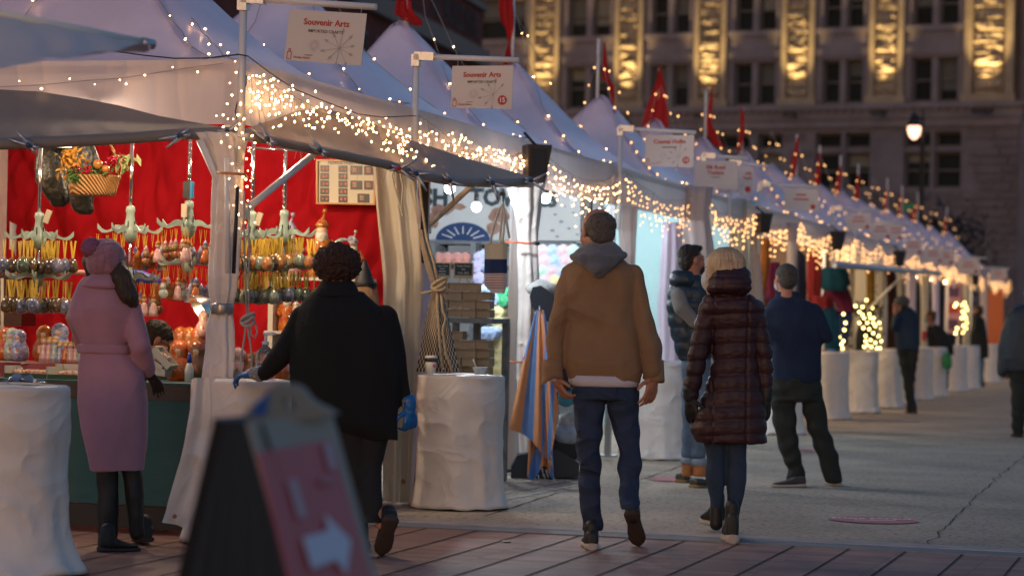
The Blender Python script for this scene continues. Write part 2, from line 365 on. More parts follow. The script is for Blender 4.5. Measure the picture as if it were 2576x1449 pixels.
# arched doorway
ax, az = PF(2350, 690); R0 = PF(2350+150, 690)[0]-ax
g = MB()
for r0, r1, dd in ((R0*.92, R0*1.02, .1), (R0*.74, R0*.78, 0)):
    rr = []
    for k in range(25):
        a = pi*k/24; c, s_ = cos(a), sin(a)
        rr.append([FA+FD*(ax+r*c)+FN*d+V((0, 0, az+r*s_)) for r, d in ((r0, -.15), (r0, dd), (r1, dd), (r1, -.15))])
    g.rings(rr, True, True, False)
g.build('arch', mat('arch_stone', (.17, .14, .14), .85), bld)
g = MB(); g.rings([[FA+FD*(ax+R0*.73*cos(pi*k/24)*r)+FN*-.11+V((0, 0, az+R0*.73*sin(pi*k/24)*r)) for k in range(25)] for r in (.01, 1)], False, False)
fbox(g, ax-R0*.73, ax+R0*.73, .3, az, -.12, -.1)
g.build('doorway_shade', mat('recess_shade', (.03, .027, .03), .9), bld)  # flat dark sheet on the wall: doorway shade put into the colour
# pilasters of rough stone, each lit from a floodlight on the cornice
for i, (a, b) in enumerate(pil):
    g = MB(); z0 = zl1; W_ = b-a; mg = W_*.16
    fbox(g, a, a+mg, z0, 30, -.9, .02); fbox(g, b-mg, b, z0, 30, -.9, .02); fbox(g, a-.12, b+.12, z0, z0+.35, .0, .12)
    nz = 240; zt = z0+9.5
    def fn(x, y, a=a, b=b, mg=mg, i=i):
        z = z0+.35+y*(zt-z0-.35); crs = .42+.06*(i % 3); k = (z-z0)/crs; ki = math.floor(k); fr = k-ki; big = .5+.5*(math.sin(ki*12.9+i*4.1)*43758.5 % 1)
        xx = a+mg+x*(b-a-2*mg); sec = math.floor(x*(1.2+big)+ki*.5)
        st = .55+.45*(math.sin(ki*7.3+sec*3.7+i)*9973.1 % 1)
        prof = min(1, min(fr, 1-fr)*7)*min(1, min(x, 1-x)*9)
        d = -.2+prof*(.06+.24*st)+prof*.2*NR(V((xx*1.7+i*9, z*2.6, ki*1.3)))+prof*.09*NR(V((xx*5, z*7, i)))
        return FA+FD*xx+FN*d+V((0, 0, z))
    g.grid(fn, 22, nz)
    p = g.build('pilaster', M_rust, bld)
    g = MB(); lx_ = (a+b)/2; g.box(FA+FD*lx_+FN*.95+V((0, 0, z0-.5)), (W_*.4, .3, .2), (FD, FN, V((0, 0, 1)))); g.box(FA+FD*lx_+FN*.5+V((0, 0, z0-.55)), (.08, .9, .06), (FD, FN, V((0, 0, 1)))); fl = g.build('floodlight', M_darkm, bld)
    lo = light('flood_lamp', FA+FD*lx_+FN*.95+V((0, 0, z0-.25)), 2100*(1.4 if i == 5 else 1), (1, .69, .28), .12, 'SPOT', fl, spot_size=radians(54), spot_blend=1.0)
    look(lo, FN*-.155+V((0, 0, 1)))
# side wall of the building beyond the corner, with its own lit pilaster edge
g = MB(); c0 = FB+V((0, 0, 0)); sd = V((.9, .45, 0)).normalized()
g.add([c0+FN*-.2, c0+sd*40, c0+sd*40+V((0, 0, 30)), c0+FN*-.2+V((0, 0, 30))], [(0, 1, 2, 3)])
g.box(c0+sd*1.1+V((0, 0, zl1+9)), (.7, .5, 18), (sd, V((sd.y, -sd.x, 0)), V((0, 0, 1))))
g.build('side_wall', M_stone, bld)
# ================================================================ brick building at left
BA = P(1212, 100, 72); BA.z = 0; BD = V((.2, .98, 0)).normalized(); BN = V((BD.y, -BD.x, 0))
bb = thing('brick_building', 'dark red brick building with pale stone bands behind the nearest peaked tents', 'building', BA)
M_brick = mat('red_brick', (.16, .035, .022), .85, var=.3, vscale=1.1, bump=.6, bscale=12)
def bbox(g, x0, x1, z0, z1, d0, d1):
    c = BA+BD*((x0+x1)/2)+BN*((d0+d1)/2)+V((0, 0, (z0+z1)/2)); g.box(c, (abs(x1-x0), abs(d1-d0), abs(z1-z0)), (BD, BN, V((0, 0, 1))))
g = MB(); bbox(g, -40, 0, 0, 26, -10, 0); g.build('wall', M_brick, bb)
zb = HC+ray(1202, 133).z*70
g = MB(); bbox(g, -40, .15, zb-.25, zb+.25, 0, .22); bbox(g, -40, .15, zb+1.45, zb+1.65, 0, .12); bbox(g, -40, .15, zb+2.1, zb+2.35, 0, .2)
g.build('stone_band', mat('band_stone', (.28, .22, .19), .8, var=.15), bb)
text(bb, 'AL BUILDING', 1.0, BA+BD*-3.6+BN*.03+V((0, 0, zb+.85)), BD, (0, 0, 1), mat('dark_letter', (.012, .015, .035), .5), bold=.02)
for k in range(9):
    x = -1.3-k*2.1; g = MB(); bbox(g, x-.6, x+.6, zb-2.7, zb-.75, 0, .05); w = g.build('window', M_winfr, bb)
    g = MB(); bbox(g, x-.5, x+.5, zb-2.6, zb-.85, .05, .07); g.build('pane', M_glass, w)
    g = MB(); bbox(g, x-.6, x+.6, zb+2.6, zb+4.6, 0, .05); w = g.build('window', M_winfr, bb)
    g = MB(); bbox(g, x-.5, x+.5, zb+2.7, zb+4.5, .05, .07); g.build('pane', M_glass, w)
# ================================================================ street lamp
LY = 76.; lb = P(2312, 700, LY); lb.z = 0
t = thing('street_lamp', 'black street lamp with a lit hanging globe in front of the stone building', 'street lamp', lb)
lt = P(2308, 275, LY).z
g = MB(); g.lathe(lb, [(.17, 0), (.15, .5), (.11, .6), (.09, 1.2), (.075, lt-.9), (.1, lt-.8), (.05, lt-.7), (.03, lt-.1), (.005, lt)], 10); g.build('post', M_black, t)
gc = P(2298, 328, LY)
g = MB(); g.tube([lb+V((0, 0, lt-.35)), V((gc.x, gc.y, lt-.15)), V((gc.x, gc.y, gc.z+.35))], .035); g.build('arm', M_black, t)
g = MB(); g.lathe(gc, [(.02, .55), (.12, .45), (.2, .2), (.21, .12)], 14); g.build('lamp_shade', M_black, t)
g = MB(); g.lathe(gc, [(.2, .12), (.21, 0), (.17, -.16), (.08, -.27), (.01, -.3)], 14); g.build('globe', glow('lamp_globe', (1, .55, .36), 2.6), t)
def resamp(pts, s):                      # by x
    X0, X1 = pts[0][0], pts[-1][0]; x = X0+(X1-X0)*s
    for a, b in zip(pts[:-1], pts[1:]):
        if (x-a[0])*(x-b[0]) <= 1e-9 and a[0] != b[0]:
            t = (x-a[0])/(b[0]-a[0]); return x, a[1]+(b[1]-a[1])*t
    return x, pts[-1][1]
up = [(592, 327), (625, 322), (682, 303), (740, 281), (797, 274), (847, 281), (913, 301), (1030, 352), (1163, 396), (1260, 424), (1336, 446)]
# ================================================================ tents
NT = 19
BD_ = [0, 3.05, 6.1, 9.15, 12.6, 16.05, 19.05, 22, 24.55, 27.05, 29.55, 32.1, 34.65, 37, 39.2, 41.6, 44.5, 47.8, 51.3, 54.5]
def BU(k, x): return BD_[k]+(BD_[k+1]-BD_[k])*x
ORD = ['nearest', 'second', 'third', 'fourth', 'fifth', 'sixth', 'seventh', 'eighth', 'ninth', 'tenth', 'eleventh', 'twelfth', 'thirteenth', 'fourteenth', 'fifteenth', 'sixteenth', 'seventeenth', 'eighteenth', 'nineteenth']
bm_ = MB(); bm_.ball((0, 0, 0), .0050, 6, 4, (1, 1, 1.5)); BULB = bm_.build('bulb', M_bulb, origin=(0, 0, 0)).data
bpy.data.objects.remove(bpy.data.objects['bulb'])
def bulb(parent, p):
    o = bpy.data.objects.new('bulb', BULB); COL.objects.link(o); o.parent = parent; o.location = V(p)-wloc(parent); q = .7+.65*rnd.random(); o.scale = (q, q, q); o.rotation_euler = (rnd.random()*2, rnd.random()*2, 0); return o
def bulbs(parent, pts, r=.0085, indiv=True, m=None):
    if indiv and len(pts) <= 100:
        for p in pts: bulb(parent, p)
        return
    if indiv:
        for p in pts[:98]: bulb(parent, p)
        pts = pts[98:]
    g = MB()
    for p in pts: g.ball(p, r, 6, 4, (1, 1, 1.4))
    tag(g.build('bulbs', m or M_bulb, parent), kind='stuff')
def roofz(a, b):                      # a, b in [-1, 1] across the tent
    r = min(1, (max(abs(a), abs(b))**6*.75+(a*a+b*b)**3*.25)**(1/6)); r = max(0, min(1, (r-.03)/.97))
    return HE+(HP-HE)*(1-r)**1.55
for k in range(NT):
    t = thing('market_tent', f'{ORD[k]} white peaked market tent from the near end of the row', 'tent', S(BU(k, .5), -TD/2), 'white peaked tents in the long row')
    g = MB(); n = 30 if k < 5 else 16; jx, jy = ((-.2 if k == 2 else -.1 if k == 3 else .04*sin(k*2.1)), .05*cos(k*1.7))
    def rf(x, y, k=k, jx=jx, jy=jy):
        a, b = 2*x-1, 2*y-1; z = roofz(a, b); h = (z-HE)/(HP-HE)
        wr = .012*NR(V((a*6+k*5, b*6, 0)))*(1-max(abs(a), abs(b)))
        return S(BU(k, x)+jx*h, -TD*(1-y)+jy*h, z+wr)
    g.grid(rf, n, n); g.build('canopy', M_vinyl, t)
    if k < 8:
        for sa, sb in ((0, 0), (0, 1), (1, 0), (1, 1)):
            g = MB(); g.rings([[rf(.5+(sa-.5)*q*.985+o_, .5+(sb-.5)*q*.985-o_*(1 if sa == sb else -1))+V((0, 0, .006)) for o_ in (-.006, .006)] for q in [i/24 for i in range(25)]], False, False); g.build('seam', M_vinyl, t)
    g = MB()
    def vf(x, y, k=k): return S(BU(k, x), .012+.012*sin(x*23+k)*y+.02*NR(V((x*4+k*7, y, 3)))*y, HE-y*(HE-VB))
    g.grid(vf, 40 if k < 4 else 12, 4)
    if k == 0: g.grid(lambda x, y: S(-.012-.015*sin(x*19)*y, -TD*(1-x), HE-y*(HE-VB)), 40, 4)
    g.build('valance', M_valance, t)
    g = MB(); g.grid(lambda x, y, k=k: S(BU(k, x), -TD, HE-y*(HE-VB)), 6, 1); g.build('rear_valance', M_valance, t)
    g = MB()
    for w in (-.06, -TD+.05): g.tube([S(BU(k, 0)+.03, w, HE-.06), S(BU(k, 1)-.03, w, HE-.06)], .024, 6)
    g.tube([S(BU(k, 0)+.03, -.06, HE-.06), S(BU(k, 0)+.03, -TD+.05, HE-.06)], .024, 6)
    g.build('eave_frame', M_alu, t)
    for w in (-.06, -TD+.05):
        g = MB(); g.box(S(BU(k, 0)+.04, w, 1.31), (.055, .055, 2.62), (UU, WW, V((0, 0, 1)))); g.box(S(BU(k, 0)+.04, w, .01), (.16, .16, .02), (UU, WW, V((0, 0, 1)))); g.build('leg', M_alu, t)
    # ---- icicle light string on the street-side valance
    st = thing('icicle_lights', f'warm fairy lights tangled along the valance of the {ORD[k]} tent', 'string lights', S(BU(k, .5), .05, 2.5), 'icicle lights along the row of tents')
    pts = []; g = MB(); R_ = random.Random(100+k); nd = 52 if k < 2 else (34 if k < 4 else 27 if k < 8 else 17); main = []
    for i in range(nd+1):
        x = i/nd; sag = .16*sin(pi*x)+.05*NR(V((x*5, k, 1)))
        if k == 0: sag = .03+.16*min(1, x*1.7)
        p = S(BU(k, x), .05+.02*R_.random(), HE-.05-sag); main.append(p)
        if i == nd: break
        q = p.copy(); m = R_.choice([2, 3, 4, 4, 5]) if k < 12 else 4; dp = [p]
        for j in range(m):
            q = q+V((0, 0, -.05-.05*R_.random()))+UU*(R_.random()-.5)*.1+WW*(R_.random()-.5)*.03; dp.append(q.copy()); pts.append(q+UU*(R_.random()-.5)*.05+WW*.015)
        if k < 6: g.tube(dp, .0016, 3, False)
    g.tube(main, .003, 4, False)
    g.build('wire', M_wire, st)
    if k == 0: pts = [p if p.z > 2.5 or i < 40 else p+WW*((2.5-p.z)*1.1+.06)+V((0, 0, (2.5-p.z)*.75)) for i, p in enumerate(pts)]
    if k < 2:
        band = [(600, 160, 300), (640, 170, 330), (760, 215, 335), (860, 252, 350), (960, 282, 388), (1040, 298, 425), (1130, 318, 438), (1200, 345, 425), (1340, 392, 440)]; pts = []
        for i in range(200 if k == 0 else 150):
            x = (605+435*R_.random()) if k == 0 else (1042+290*R_.random()); y0, y1 = resamp([(b[0], b[1]) for b in band], (x-600)/740)[1], resamp([(b[0], b[2]) for b in band], (x-600)/740)[1]
            fr = R_.random()*.6+R_.random()*.4; y = y0+(y1-y0)*fr; ue = resamp(up, min(1, max(0, (x-592)/744)))[1]
            pts.append(PW(x, y, .07 if y < ue else .07+min(.4, (y-ue)*.004)))
    pts.sort(key=lambda p: R_.random())
    bulbs(st, pts, .0055 if k < 4 else .008, indiv=k < 3, m=M_bulb if k < 3 else M_bulbf)
    # ---- roof strings from the flag pole down over the canopy
    st = thing('roof_lights', f'sparse fairy light strings down the roof of the {ORD[k]} tent', 'string lights', S(BU(k, .5), -TD/2, HP), 'fairy light strings over the tent roofs')
    top = S(BU(k, .5), -TD/2, HP+.5); pts = []; g = MB()
    for (a1, b1) in ((-1, 1), (1, 1), (-1, -.2)):
        ln = []
        for i in range(15):
            s_ = i/14
            if s_ < .28: a = a1*s_*.9; b = b1*s_*.9; z = HP+.5+(roofz(a1*.28, b1*.28)+.02-HP-.42)*(s_/.28)
            else: a, b = a1*s_, b1*s_; z = roofz(a, b)+.03
            wob = .03*NR(V((i*1.3, k*3, a1)))
            p = S(BU(k, .5+a/2)+wob, -TD/2+TD/2*b+wob, z); ln.append(p)
            if 0 < i < 14 and (k > 3 or i % 2): pts.append(p+V((0, 0, .018))+UU*.02*(-1)**i)
        g.tube(ln, .0035, 4, False)
    g.build('wire', M_wire, st); bulbs(st, pts, .009, indiv=k < 4, m=M_bulbf)
# ================================================================ flags
def flag(k, outline, label, tie=None, ph=4.5):
    c = S(BU(k, .5)+(-.2 if k == 2 else -.1 if k == 3 else 0), -TD/2, 0); t = thing('flag', label, 'flag', c+V((0, 0, HP-.1)), 'red flags on the tent peaks')
    g = MB(); g.tube([c+V((0, 0, HP-.12)), c+V((0, 0, ph))], .02, 8); g.build('pole', M_pvc, t)
    Y = c.y-.04
    g = MB(); n = len(outline)
    rr = []
    for i, (xl, xr, y) in enumerate(outline):
        a = P(xl, y, Y); b = P(xr, y, Y); r = []
        for j in range(9):
            p = a.lerp(b, j/8); p.y += .03*sin(j*1.9+i*.6+k)*min(1, (xr-xl)/30); r.append(p)
        rr.append(r)
    g.rings(rr, False, False); g.build('cloth', M_flag, t)
    if tie:
        g = MB(); rr = []
        for i, (x, y0, y1) in enumerate(tie):
            rr.append([P(x, y0, Y-.16), P(x, (y0+y1)/2, Y-.2), P(x, y1, Y-.17)])
        g.rings(rr, False, False); g.build('tail', M_flag, t)
    return t
flag(2, [(1002, 1026, -20), (996, 1030, 0), (992, 1034, 20), (990, 1042, 35), (1008, 1058, 48), (1040, 1062, 66)], 'red cloth knotted round the third peak, mostly above the frame')
flag(3, [(1258, 1285, -30), (1252, 1290, 20), (1256, 1292, 50), (1270, 1290, 75), (1275, 1284, 100), (1272, 1282, 120), (1268, 1284, 140), (1262, 1284, 165)], 'long red flag furled on the pole behind the numbered white sign', tie=[(1262, 278, 286), (1290, 298, 308), (1318, 310, 324), (1330, 308, 330), (1350, 302, 308), (1372, 298, 302)])
flag(4, [(1517, 1521, 108), (1516, 1525, 140), (1513, 1528, 180), (1514, 1532, 200), (1530, 1543, 215), (1534, 1545, 240), (1534, 1543, 270)], 'thin red flag wound down to the slanted red band on its cone', tie=[(1462, 318, 326), (1485, 306, 320), (1520, 290, 306), (1546, 274, 294)])
flag(5, [(1657, 1661, 168), (1650, 1668, 200), (1638, 1674, 235), (1622, 1678, 280), (1612, 1680, 320), (1614, 1640, 350)], 'widest red flag, hanging open as a tall triangle')
flag(6, [(1788, 1791, 218), (1784, 1792, 250), (1778, 1790, 280), (1776, 1788, 310), (1780, 1800, 340), (1798, 1822, 370)], 'red flag curling down the cone right of the open triangular flag')
flag(7, [(1862, 1867, 272), (1861, 1871, 300), (1860, 1870, 340), (1850, 1862, 380)], 'narrow red flag on a bare white pole behind the string lights')
flag(9, [(2004, 2008, 345), (1996, 2006, 380), (1986, 2004, 410), (1990, 2000, 430), (1966, 1990, 470), (1955, 1970, 484)], 'slanting red flag above the fourth hanging sign')
flag(10, [(2058, 2062, 385), (2052, 2062, 420), (2044, 2062, 450), (2048, 2062, 470)], 'small red flag right of the slanting one')
flag(11, [(2112, 2116, 418), (2102, 2114, 450), (2096, 2112, 480), (2100, 2106, 496)], 'red flag leaning left over the tenth tent roofs')
flag(12, [(2155, 2160, 440), (2150, 2160, 480), (2146, 2158, 520)], 'thin upright red flag left of the street lamp')
flag(14, [(2226, 2230, 475), (2222, 2230, 500), (2220, 2228, 540)], 'faint red flag beside the green sign glow')
flag(15, [(2263, 2266, 490), (2258, 2266, 520), (2256, 2264, 540)], 'faint red flag just left of the lamp post')
flag(16, [(2302, 2307, 510), (2290, 2304, 540), (2284, 2300, 565)], 'red flag against the foot of the lamp post')
flag(18, [(2375, 2380, 548), (2372, 2380, 580), (2370, 2378, 600)], 'last red flag, under the stone arch')
# ================================================================ hanging signs
M_board = mat('sign_board', (.62, .6, .62), .3, trans=.1); M_rtxt = mat('red_print', (.48, .02, .03), .5); M_gtxt = mat('grey_print', (.07, .07, .08), .5); M_lgt = mat('pale_print', (.38, .38, .42), .5)
def sign(u, ypole, xend, yend, bd, lines, num, label, detail=2, ybase=None):
    base = S(u, .06, 0); xp = None
    t = thing('hanging_sign', label, 'sign', base+V((0, 0, 2.3)), 'white stall signs on brackets')
    px_y = lambda y: HC+(ray(1200, y).z)*base.y
    # bracket height from the pixel height of the bar at the pole
    d = derol(0, 0)
    # solve x of the pole
    xd = base.x/base.y*FPX+ICX; x = xd-ROLL*(ypole-ICY); zt = P(x, ypole, base.y).z
    g = MB(); g.tube([base+V((0, 0, 2.1 if ybase is None else ybase)), base+V((0, 0, zt))], .022, 8); g.build('post', M_pvc, t)
    e = PU(xend, yend, u); g = MB(); g.tube([base+V((0, 0, zt)), e], .019, 8); g.build('crossbar', M_pvc, t)
    dv = (e-(base+V((0, 0, zt)))).normalized()
    g = MB(); g.box(base+V((0, 0, zt))+dv*.06, (.14, .055, .055), (dv, UU, dv.cross(UU))); g.box(base+V((0, 0, zt-.03)), (.055, .055, .08), (dv, UU, V((0, 0, 1)))); g.build('elbow', M_alu, t)
    (x0, x1, y0, y1) = bd[:4]; c = [PU(x0, y0, u-.03), PU(x1, bd[4] if len(bd) > 4 else y0, u-.03), PU(x1+(bd[5] if len(bd) > 5 else 0), y1+(bd[6] if len(bd) > 6 else 0), u-.03), PU(x0+(bd[5] if len(bd) > 5 else 0), y1, u-.03)]
    g = MB(); th = UU*.006; g.add([p-th for p in c]+[p for p in c], [(3, 2, 1, 0), (4, 5, 6, 7), (0, 1, 5, 4), (1, 2, 6, 5), (2, 3, 7, 6), (3, 0, 4, 7)]); b = g.build('board', M_board, t)
    X = (c[1]-c[0]); Z = (c[0]-c[3]); w, h = X.length, Z.length; fp = lambda a, b_: c[3]+X*a+Z*b_-UU*.009
    for (s_, size, a, b_, m) in lines: text(b, s_, size*h, fp(a, b_), X, Z, {'r': M_rtxt, 'g': M_gtxt, 'l': M_lgt}[m], bold=.022 if m == 'r' else .004)
    if num:
        g = MB(); q = fp(.845, .17); g.rings([[q+X.normalized()*(r*cos(a))+Z.normalized()*(r*sin(a))-UU*.001 for a in [2*pi*i/24 for i in range(24)]] for r in (.001, .115*h)], False); g.build('number_disc', M_rtxt, b)
        if num.strip(): text(b, num, .16*h, q-UU*.003, X, Z, M_wpaint, name='number', bold=.02)
    if detail >= 2:
        g = MB()                               # snowflake burst and gift icon
        q = fp(.7, .3)
        for i in range(10):
            a = pi*2*i/10+.2; r = .26*h*(.8+.3*(i % 3)/2); d1 = X.normalized()*cos(a)+Z.normalized()*sin(a); n_ = UU.cross(d1)
            if num and i in (0, 9, 8): continue
            g.add([q+n_*.0014, q-n_*.0014, q+d1*r-n_*.0014, q+d1*r+n_*.0014], [(0, 1, 2, 3)]); g.add([q+d1*r, q+d1*(r+.016)+n_*.009, q+d1*(r+.036), q+d1*(r+.016)-n_*.009], [(0, 1, 2, 3)])
        q = fp(.37, .32)
        for i in range(14):
            a = pi*2*i/14; d1 = X.normalized()*cos(a)+Z.normalized()*sin(a); n_ = UU.cross(d1); g.add([q+d1*.012+n_*.001, q+d1*.012-n_*.001, q+d1*.036-n_*.001, q+d1*.036+n_*.001], [(0, 1, 2, 3)])
        g.build('snowflake', M_lgt, b)
        g = MB(); q = fp(.06, .1); xx = X.normalized(); zz = Z.normalized()
        for dx, dz, sx, sz in ((-.012, 0, .003, .04), (.012, 0, .003, .04), (0, -.02, .026, .003), (0, .02, .026, .003), (-.004, .028, .003, .014), (.005, .028, .003, .014), (.0, .037, .012, .003)):
            g.box(q+xx*dx+zz*dz, (sx, .001, sz), (xx, UU, zz))
        g.build('bag_icon', M_rtxt, b)
        text(b, 'Holiday Market', .055*h, fp(.23, .07), X, Z, M_rtxt); text(b, 'DOWNTOWN', .026*h, fp(.31, .125), X, Z, M_gtxt)
    for xx_ in (.08, .92):
        q = c[0]+X*xx_; g = MB(); g.tube([q, q+V((0, 0, .03))+UU*.01, q+V((0, 0, (e.z if xx_ > .5 else e.z+.01)-q.z+.02))+UU*.03], .0015, 4); g.build('hook', M_pvc, t)
def upx(x, y): p = PW(x, y, .06); return uw(p)[0]
sign(upx(608, 150), -4, 945, 19, (728, 922, 24, 152, 36, -14, 14), [('Souvenir Arts', .17, .5, .77, 'r'), ('IMPORTED CRAFTS', .085, .5, .6, 'g')], None, 'larger blurred sign hanging under the topmost crossbar, without a number')
sign(upx(1043, 280), 142, 1303, 152, (1137, 1290, 167, 271, 166, -4, 4), [('Souvenir Arts', .17, .5, .78, 'r'), ('IMPORTED CRAFTS', .085, .5, .61, 'g')], '15', 'sharp white sign with red lettering and the number 15 in a red disc')
sign(upx(1558, 400), 323, 1749, 334, (1623, 1745, 341, 417, 340, -2, 6), [('Coastal HoBo', .19, .5, .78, 'r'), ('##############', .085, .5, .6, 'g')], '13', 'white sign with the number 13 above the barrel by the tan jacket')
sign(upx(1768, 480), 391, 1880, 399, (1745, 1853, 404, 473, 406, 0, 4), [('Silk Road', .19, .5, .76, 'r'), ('Traders', .19, .5, .56, 'r'), ('###########', .07, .5, .4, 'g')], None, 'white sign with two lines of red lettering, in front of another sign', 1)
sign(upx(1795, 500)+.9, 408, 1933, 419, (1803, 1894, 420, 486, 422, 0, 4), [('ade', .17, .86, .78, 'r'), ('nade', .17, .84, .6, 'r')], ' ', 'white sign partly hidden behind the one with two red lines')
sign(upx(1911, 480), 463, 2062, 470, (1971, 2057, 474, 527, 477, 0, 4), [('######', .19, .5, .72, 'r'), ('#########', .19, .5, .5, 'r')], ' ', 'blurred white sign with faint red text below the slanting red flag', 1)
for u_, yp, xe, ye, bd, lab in ((upx(2094, 530), 523, 2217, 531, (2126, 2190, 537, 578), 'blurred white sign right of the eighth tent leg'), (upx(2150, 560), 553, 2272, 562, (2186, 2240, 562, 602), 'blurred white sign touching the next one'), (upx(2205, 570), 561, 2290, 566, (2238, 2266, 566, 605), 'narrow blurred white sign of the touching pair'),
    (upx(2262, 600), 592, 2342, 598, (2276, 2318, 603, 640), 'blurred white sign below the foot of the lamp post'), (upx(2310, 620), 618, 2410, 624, (2322, 2370, 625, 662), 'blurred sign under the left foot of the arch'), (upx(2355, 640), 633, 2402, 640, (2350, 2398, 628, 668), 'blurred sign under the arch'), (upx(2400, 655), 645, 2480, 650, (2406, 2462, 652, 690), 'sign near the far end of the row'), (upx(2455, 680), 672, 2538, 676, (2488, 2532, 678, 708), 'last sign at the far end of the row')):
    sign(u_, yp, xe, ye, bd, [('#######', .2, .5, .75, 'r'), ('#########', .2, .5, .52, 'r')], ' ', lab, 0)
# ================================================================ speakers hung below the valance
for x, y, s_, lab in ((1346, 413, 1.0, 'black loudspeaker hanging under the lights at the tip of the long awning'), (1920, 562, .8, 'black loudspeaker among the dense lights left of the red garments'), (2105, 605, .9, 'black loudspeaker right of the dense lights'), (2260, 650, .9, 'small black loudspeaker over the far awning'), (2450, 705, .8, 'tiny black loudspeaker near the far end')):
    c = PW(x, y, .16); t = thing('loudspeaker', lab, 'speaker', c, 'black loudspeakers under the valance')
    g = MB(); R_ = []; s1 = s_*.19; ax = V((1, .25, 0)).normalized(); ay = V((-.25, 1, 0)).normalized()
    for z, w_, d_ in ((-.8, .32, .4), (-.78, .36, .42), (.75, .52, .5), (.78, .5, .48)):
        R_.append([c+ax*(a*w_*s1)+ay*(b*d_*s1)+V((0, 0, z*s1))+ax*(.06*z*s1) for a, b in ((-1, -1), (1, -1), (1, 1), (-1, 1))])
    g.rings(R_, True, True, False); g.build('cabinet', mat('speaker_body', (.05, .035, .03), .5), t)
    g = MB(); g.box(c-ay*(.5*s1)+V((0, 0, 0)), (.62*s1, .02, 1.2*s1), (ax, ay, V((0, 0, 1)))); g.build('grille', M_black, t)
    g = MB(); g.tube([c+V((0, 0, .75*s1)), c+V((0, 0, 1.3*s1))-WW*.1], .012, 6); g.build('bracket', M_black, t)
# ================================================================ awnings of the nearest stall
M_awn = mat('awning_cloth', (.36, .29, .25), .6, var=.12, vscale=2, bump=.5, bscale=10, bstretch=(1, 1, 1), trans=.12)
def plin(pts, s):
    n = len(pts)-1; f = s*n; i = min(n-1, int(f)); t = f-i; return tuple(a+(b-a)*t for a, b in zip(pts[i], pts[i+1]))
lo = [(592, 336), (640, 344), (682, 355), (735, 366), (813, 383), (880, 397), (963, 413), (1046, 440), (1110, 455), (1180, 461), (1260, 463), (1336, 458)]
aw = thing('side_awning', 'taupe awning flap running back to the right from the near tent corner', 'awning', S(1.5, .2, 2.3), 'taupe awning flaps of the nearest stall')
def awR(x, y, d=0):
    a = resamp(up, x); b = resamp(lo, x); w = .6*x
    u0 = PW(a[0], a[1], .035+max(0, (x-.55)/.45)*.5); l0 = PW(b[0], b[1], .03+w*.95)
    p = u0.lerp(l0, y); fold = .035*sin(y*3.1)*(NR(V((x*14, y*2, 0)))+.4*sin(x*40+y*3)*max(0, 1-x*1.4))
    return p-V((0, 0, sin(pi*y)*.05-fold*.7+d))
g = MB(); g.grid(awR, 90, 12); g.build('fabric', M_awn, aw)
rail = [PW(resamp(lo, i/14)[0], resamp(lo, i/14)[1], .03+.57*i/14) for i in range(15)]
g = MB(); g.tube([p+V((0, 0, .003)) for p in rail], .03, 8); g.build('rail', M_awn, aw)
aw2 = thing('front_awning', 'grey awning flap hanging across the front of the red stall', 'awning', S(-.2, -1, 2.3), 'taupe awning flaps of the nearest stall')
up2 = [(-60, 224), (0, 226), (99, 231), (199, 247), (299, 266), (398, 292), (498, 310), (588, 325)]
lo2 = [(-60, 366), (0, 363), (133, 358), (299, 350), (431, 340), (520, 336), (588, 334)]
def awL(x, y):
    a = resamp(up2, x); b = resamp(lo2, x)
    u0 = PU(a[0], a[1], -.04); l0 = PU(b[0], b[1], -.5*(1-x)-.05); p = u0.lerp(l0, y)
    return p-V((0, 0, sin(pi*y)*.04-.03*sin(y*3.1)*NR(V((x*12, y*2, 5)))-.02*sin(y*3)*sin(x*30+y*6)*max(0, x-.4)))
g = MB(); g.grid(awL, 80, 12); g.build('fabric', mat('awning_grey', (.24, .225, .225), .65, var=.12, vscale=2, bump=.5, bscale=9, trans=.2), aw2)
rail2 = [PU(resamp(lo2, i/14)[0], resamp(lo2, i/14)[1], -.5*(1-i/14)-.05) for i in range(15)]
g = MB(); g.tube(rail2, .032, 8); g.build('rail', MATS['awning_grey'], aw2)
def strut(a, b, lab, m=None):
    t = thing('awning_strut', lab, 'strut', a, 'struts propping the awning rails')
    g = MB(); g.tube([a, b], .021, 10); g.build('tube', m or M_pvc, t); g = MB(); g.box(a, (.05, .06, .09), (WW, UU, V((0, 0, 1)))); g.build('bracket', M_alu, t)
strut(PW(612, 532, .06), PW(788, 388, .14), 'white strut rising right from the first corner post')
strut(PU(585, 538, -.08), PU(500, 352, -.2), 'white strut rising left from the first corner post')
strut(PW(1072, 572, .05), PW(1192, 462, .5), 'tan strut rising right above the checkered cloth', mat('tan_tube', (.5, .42, .33), .45))
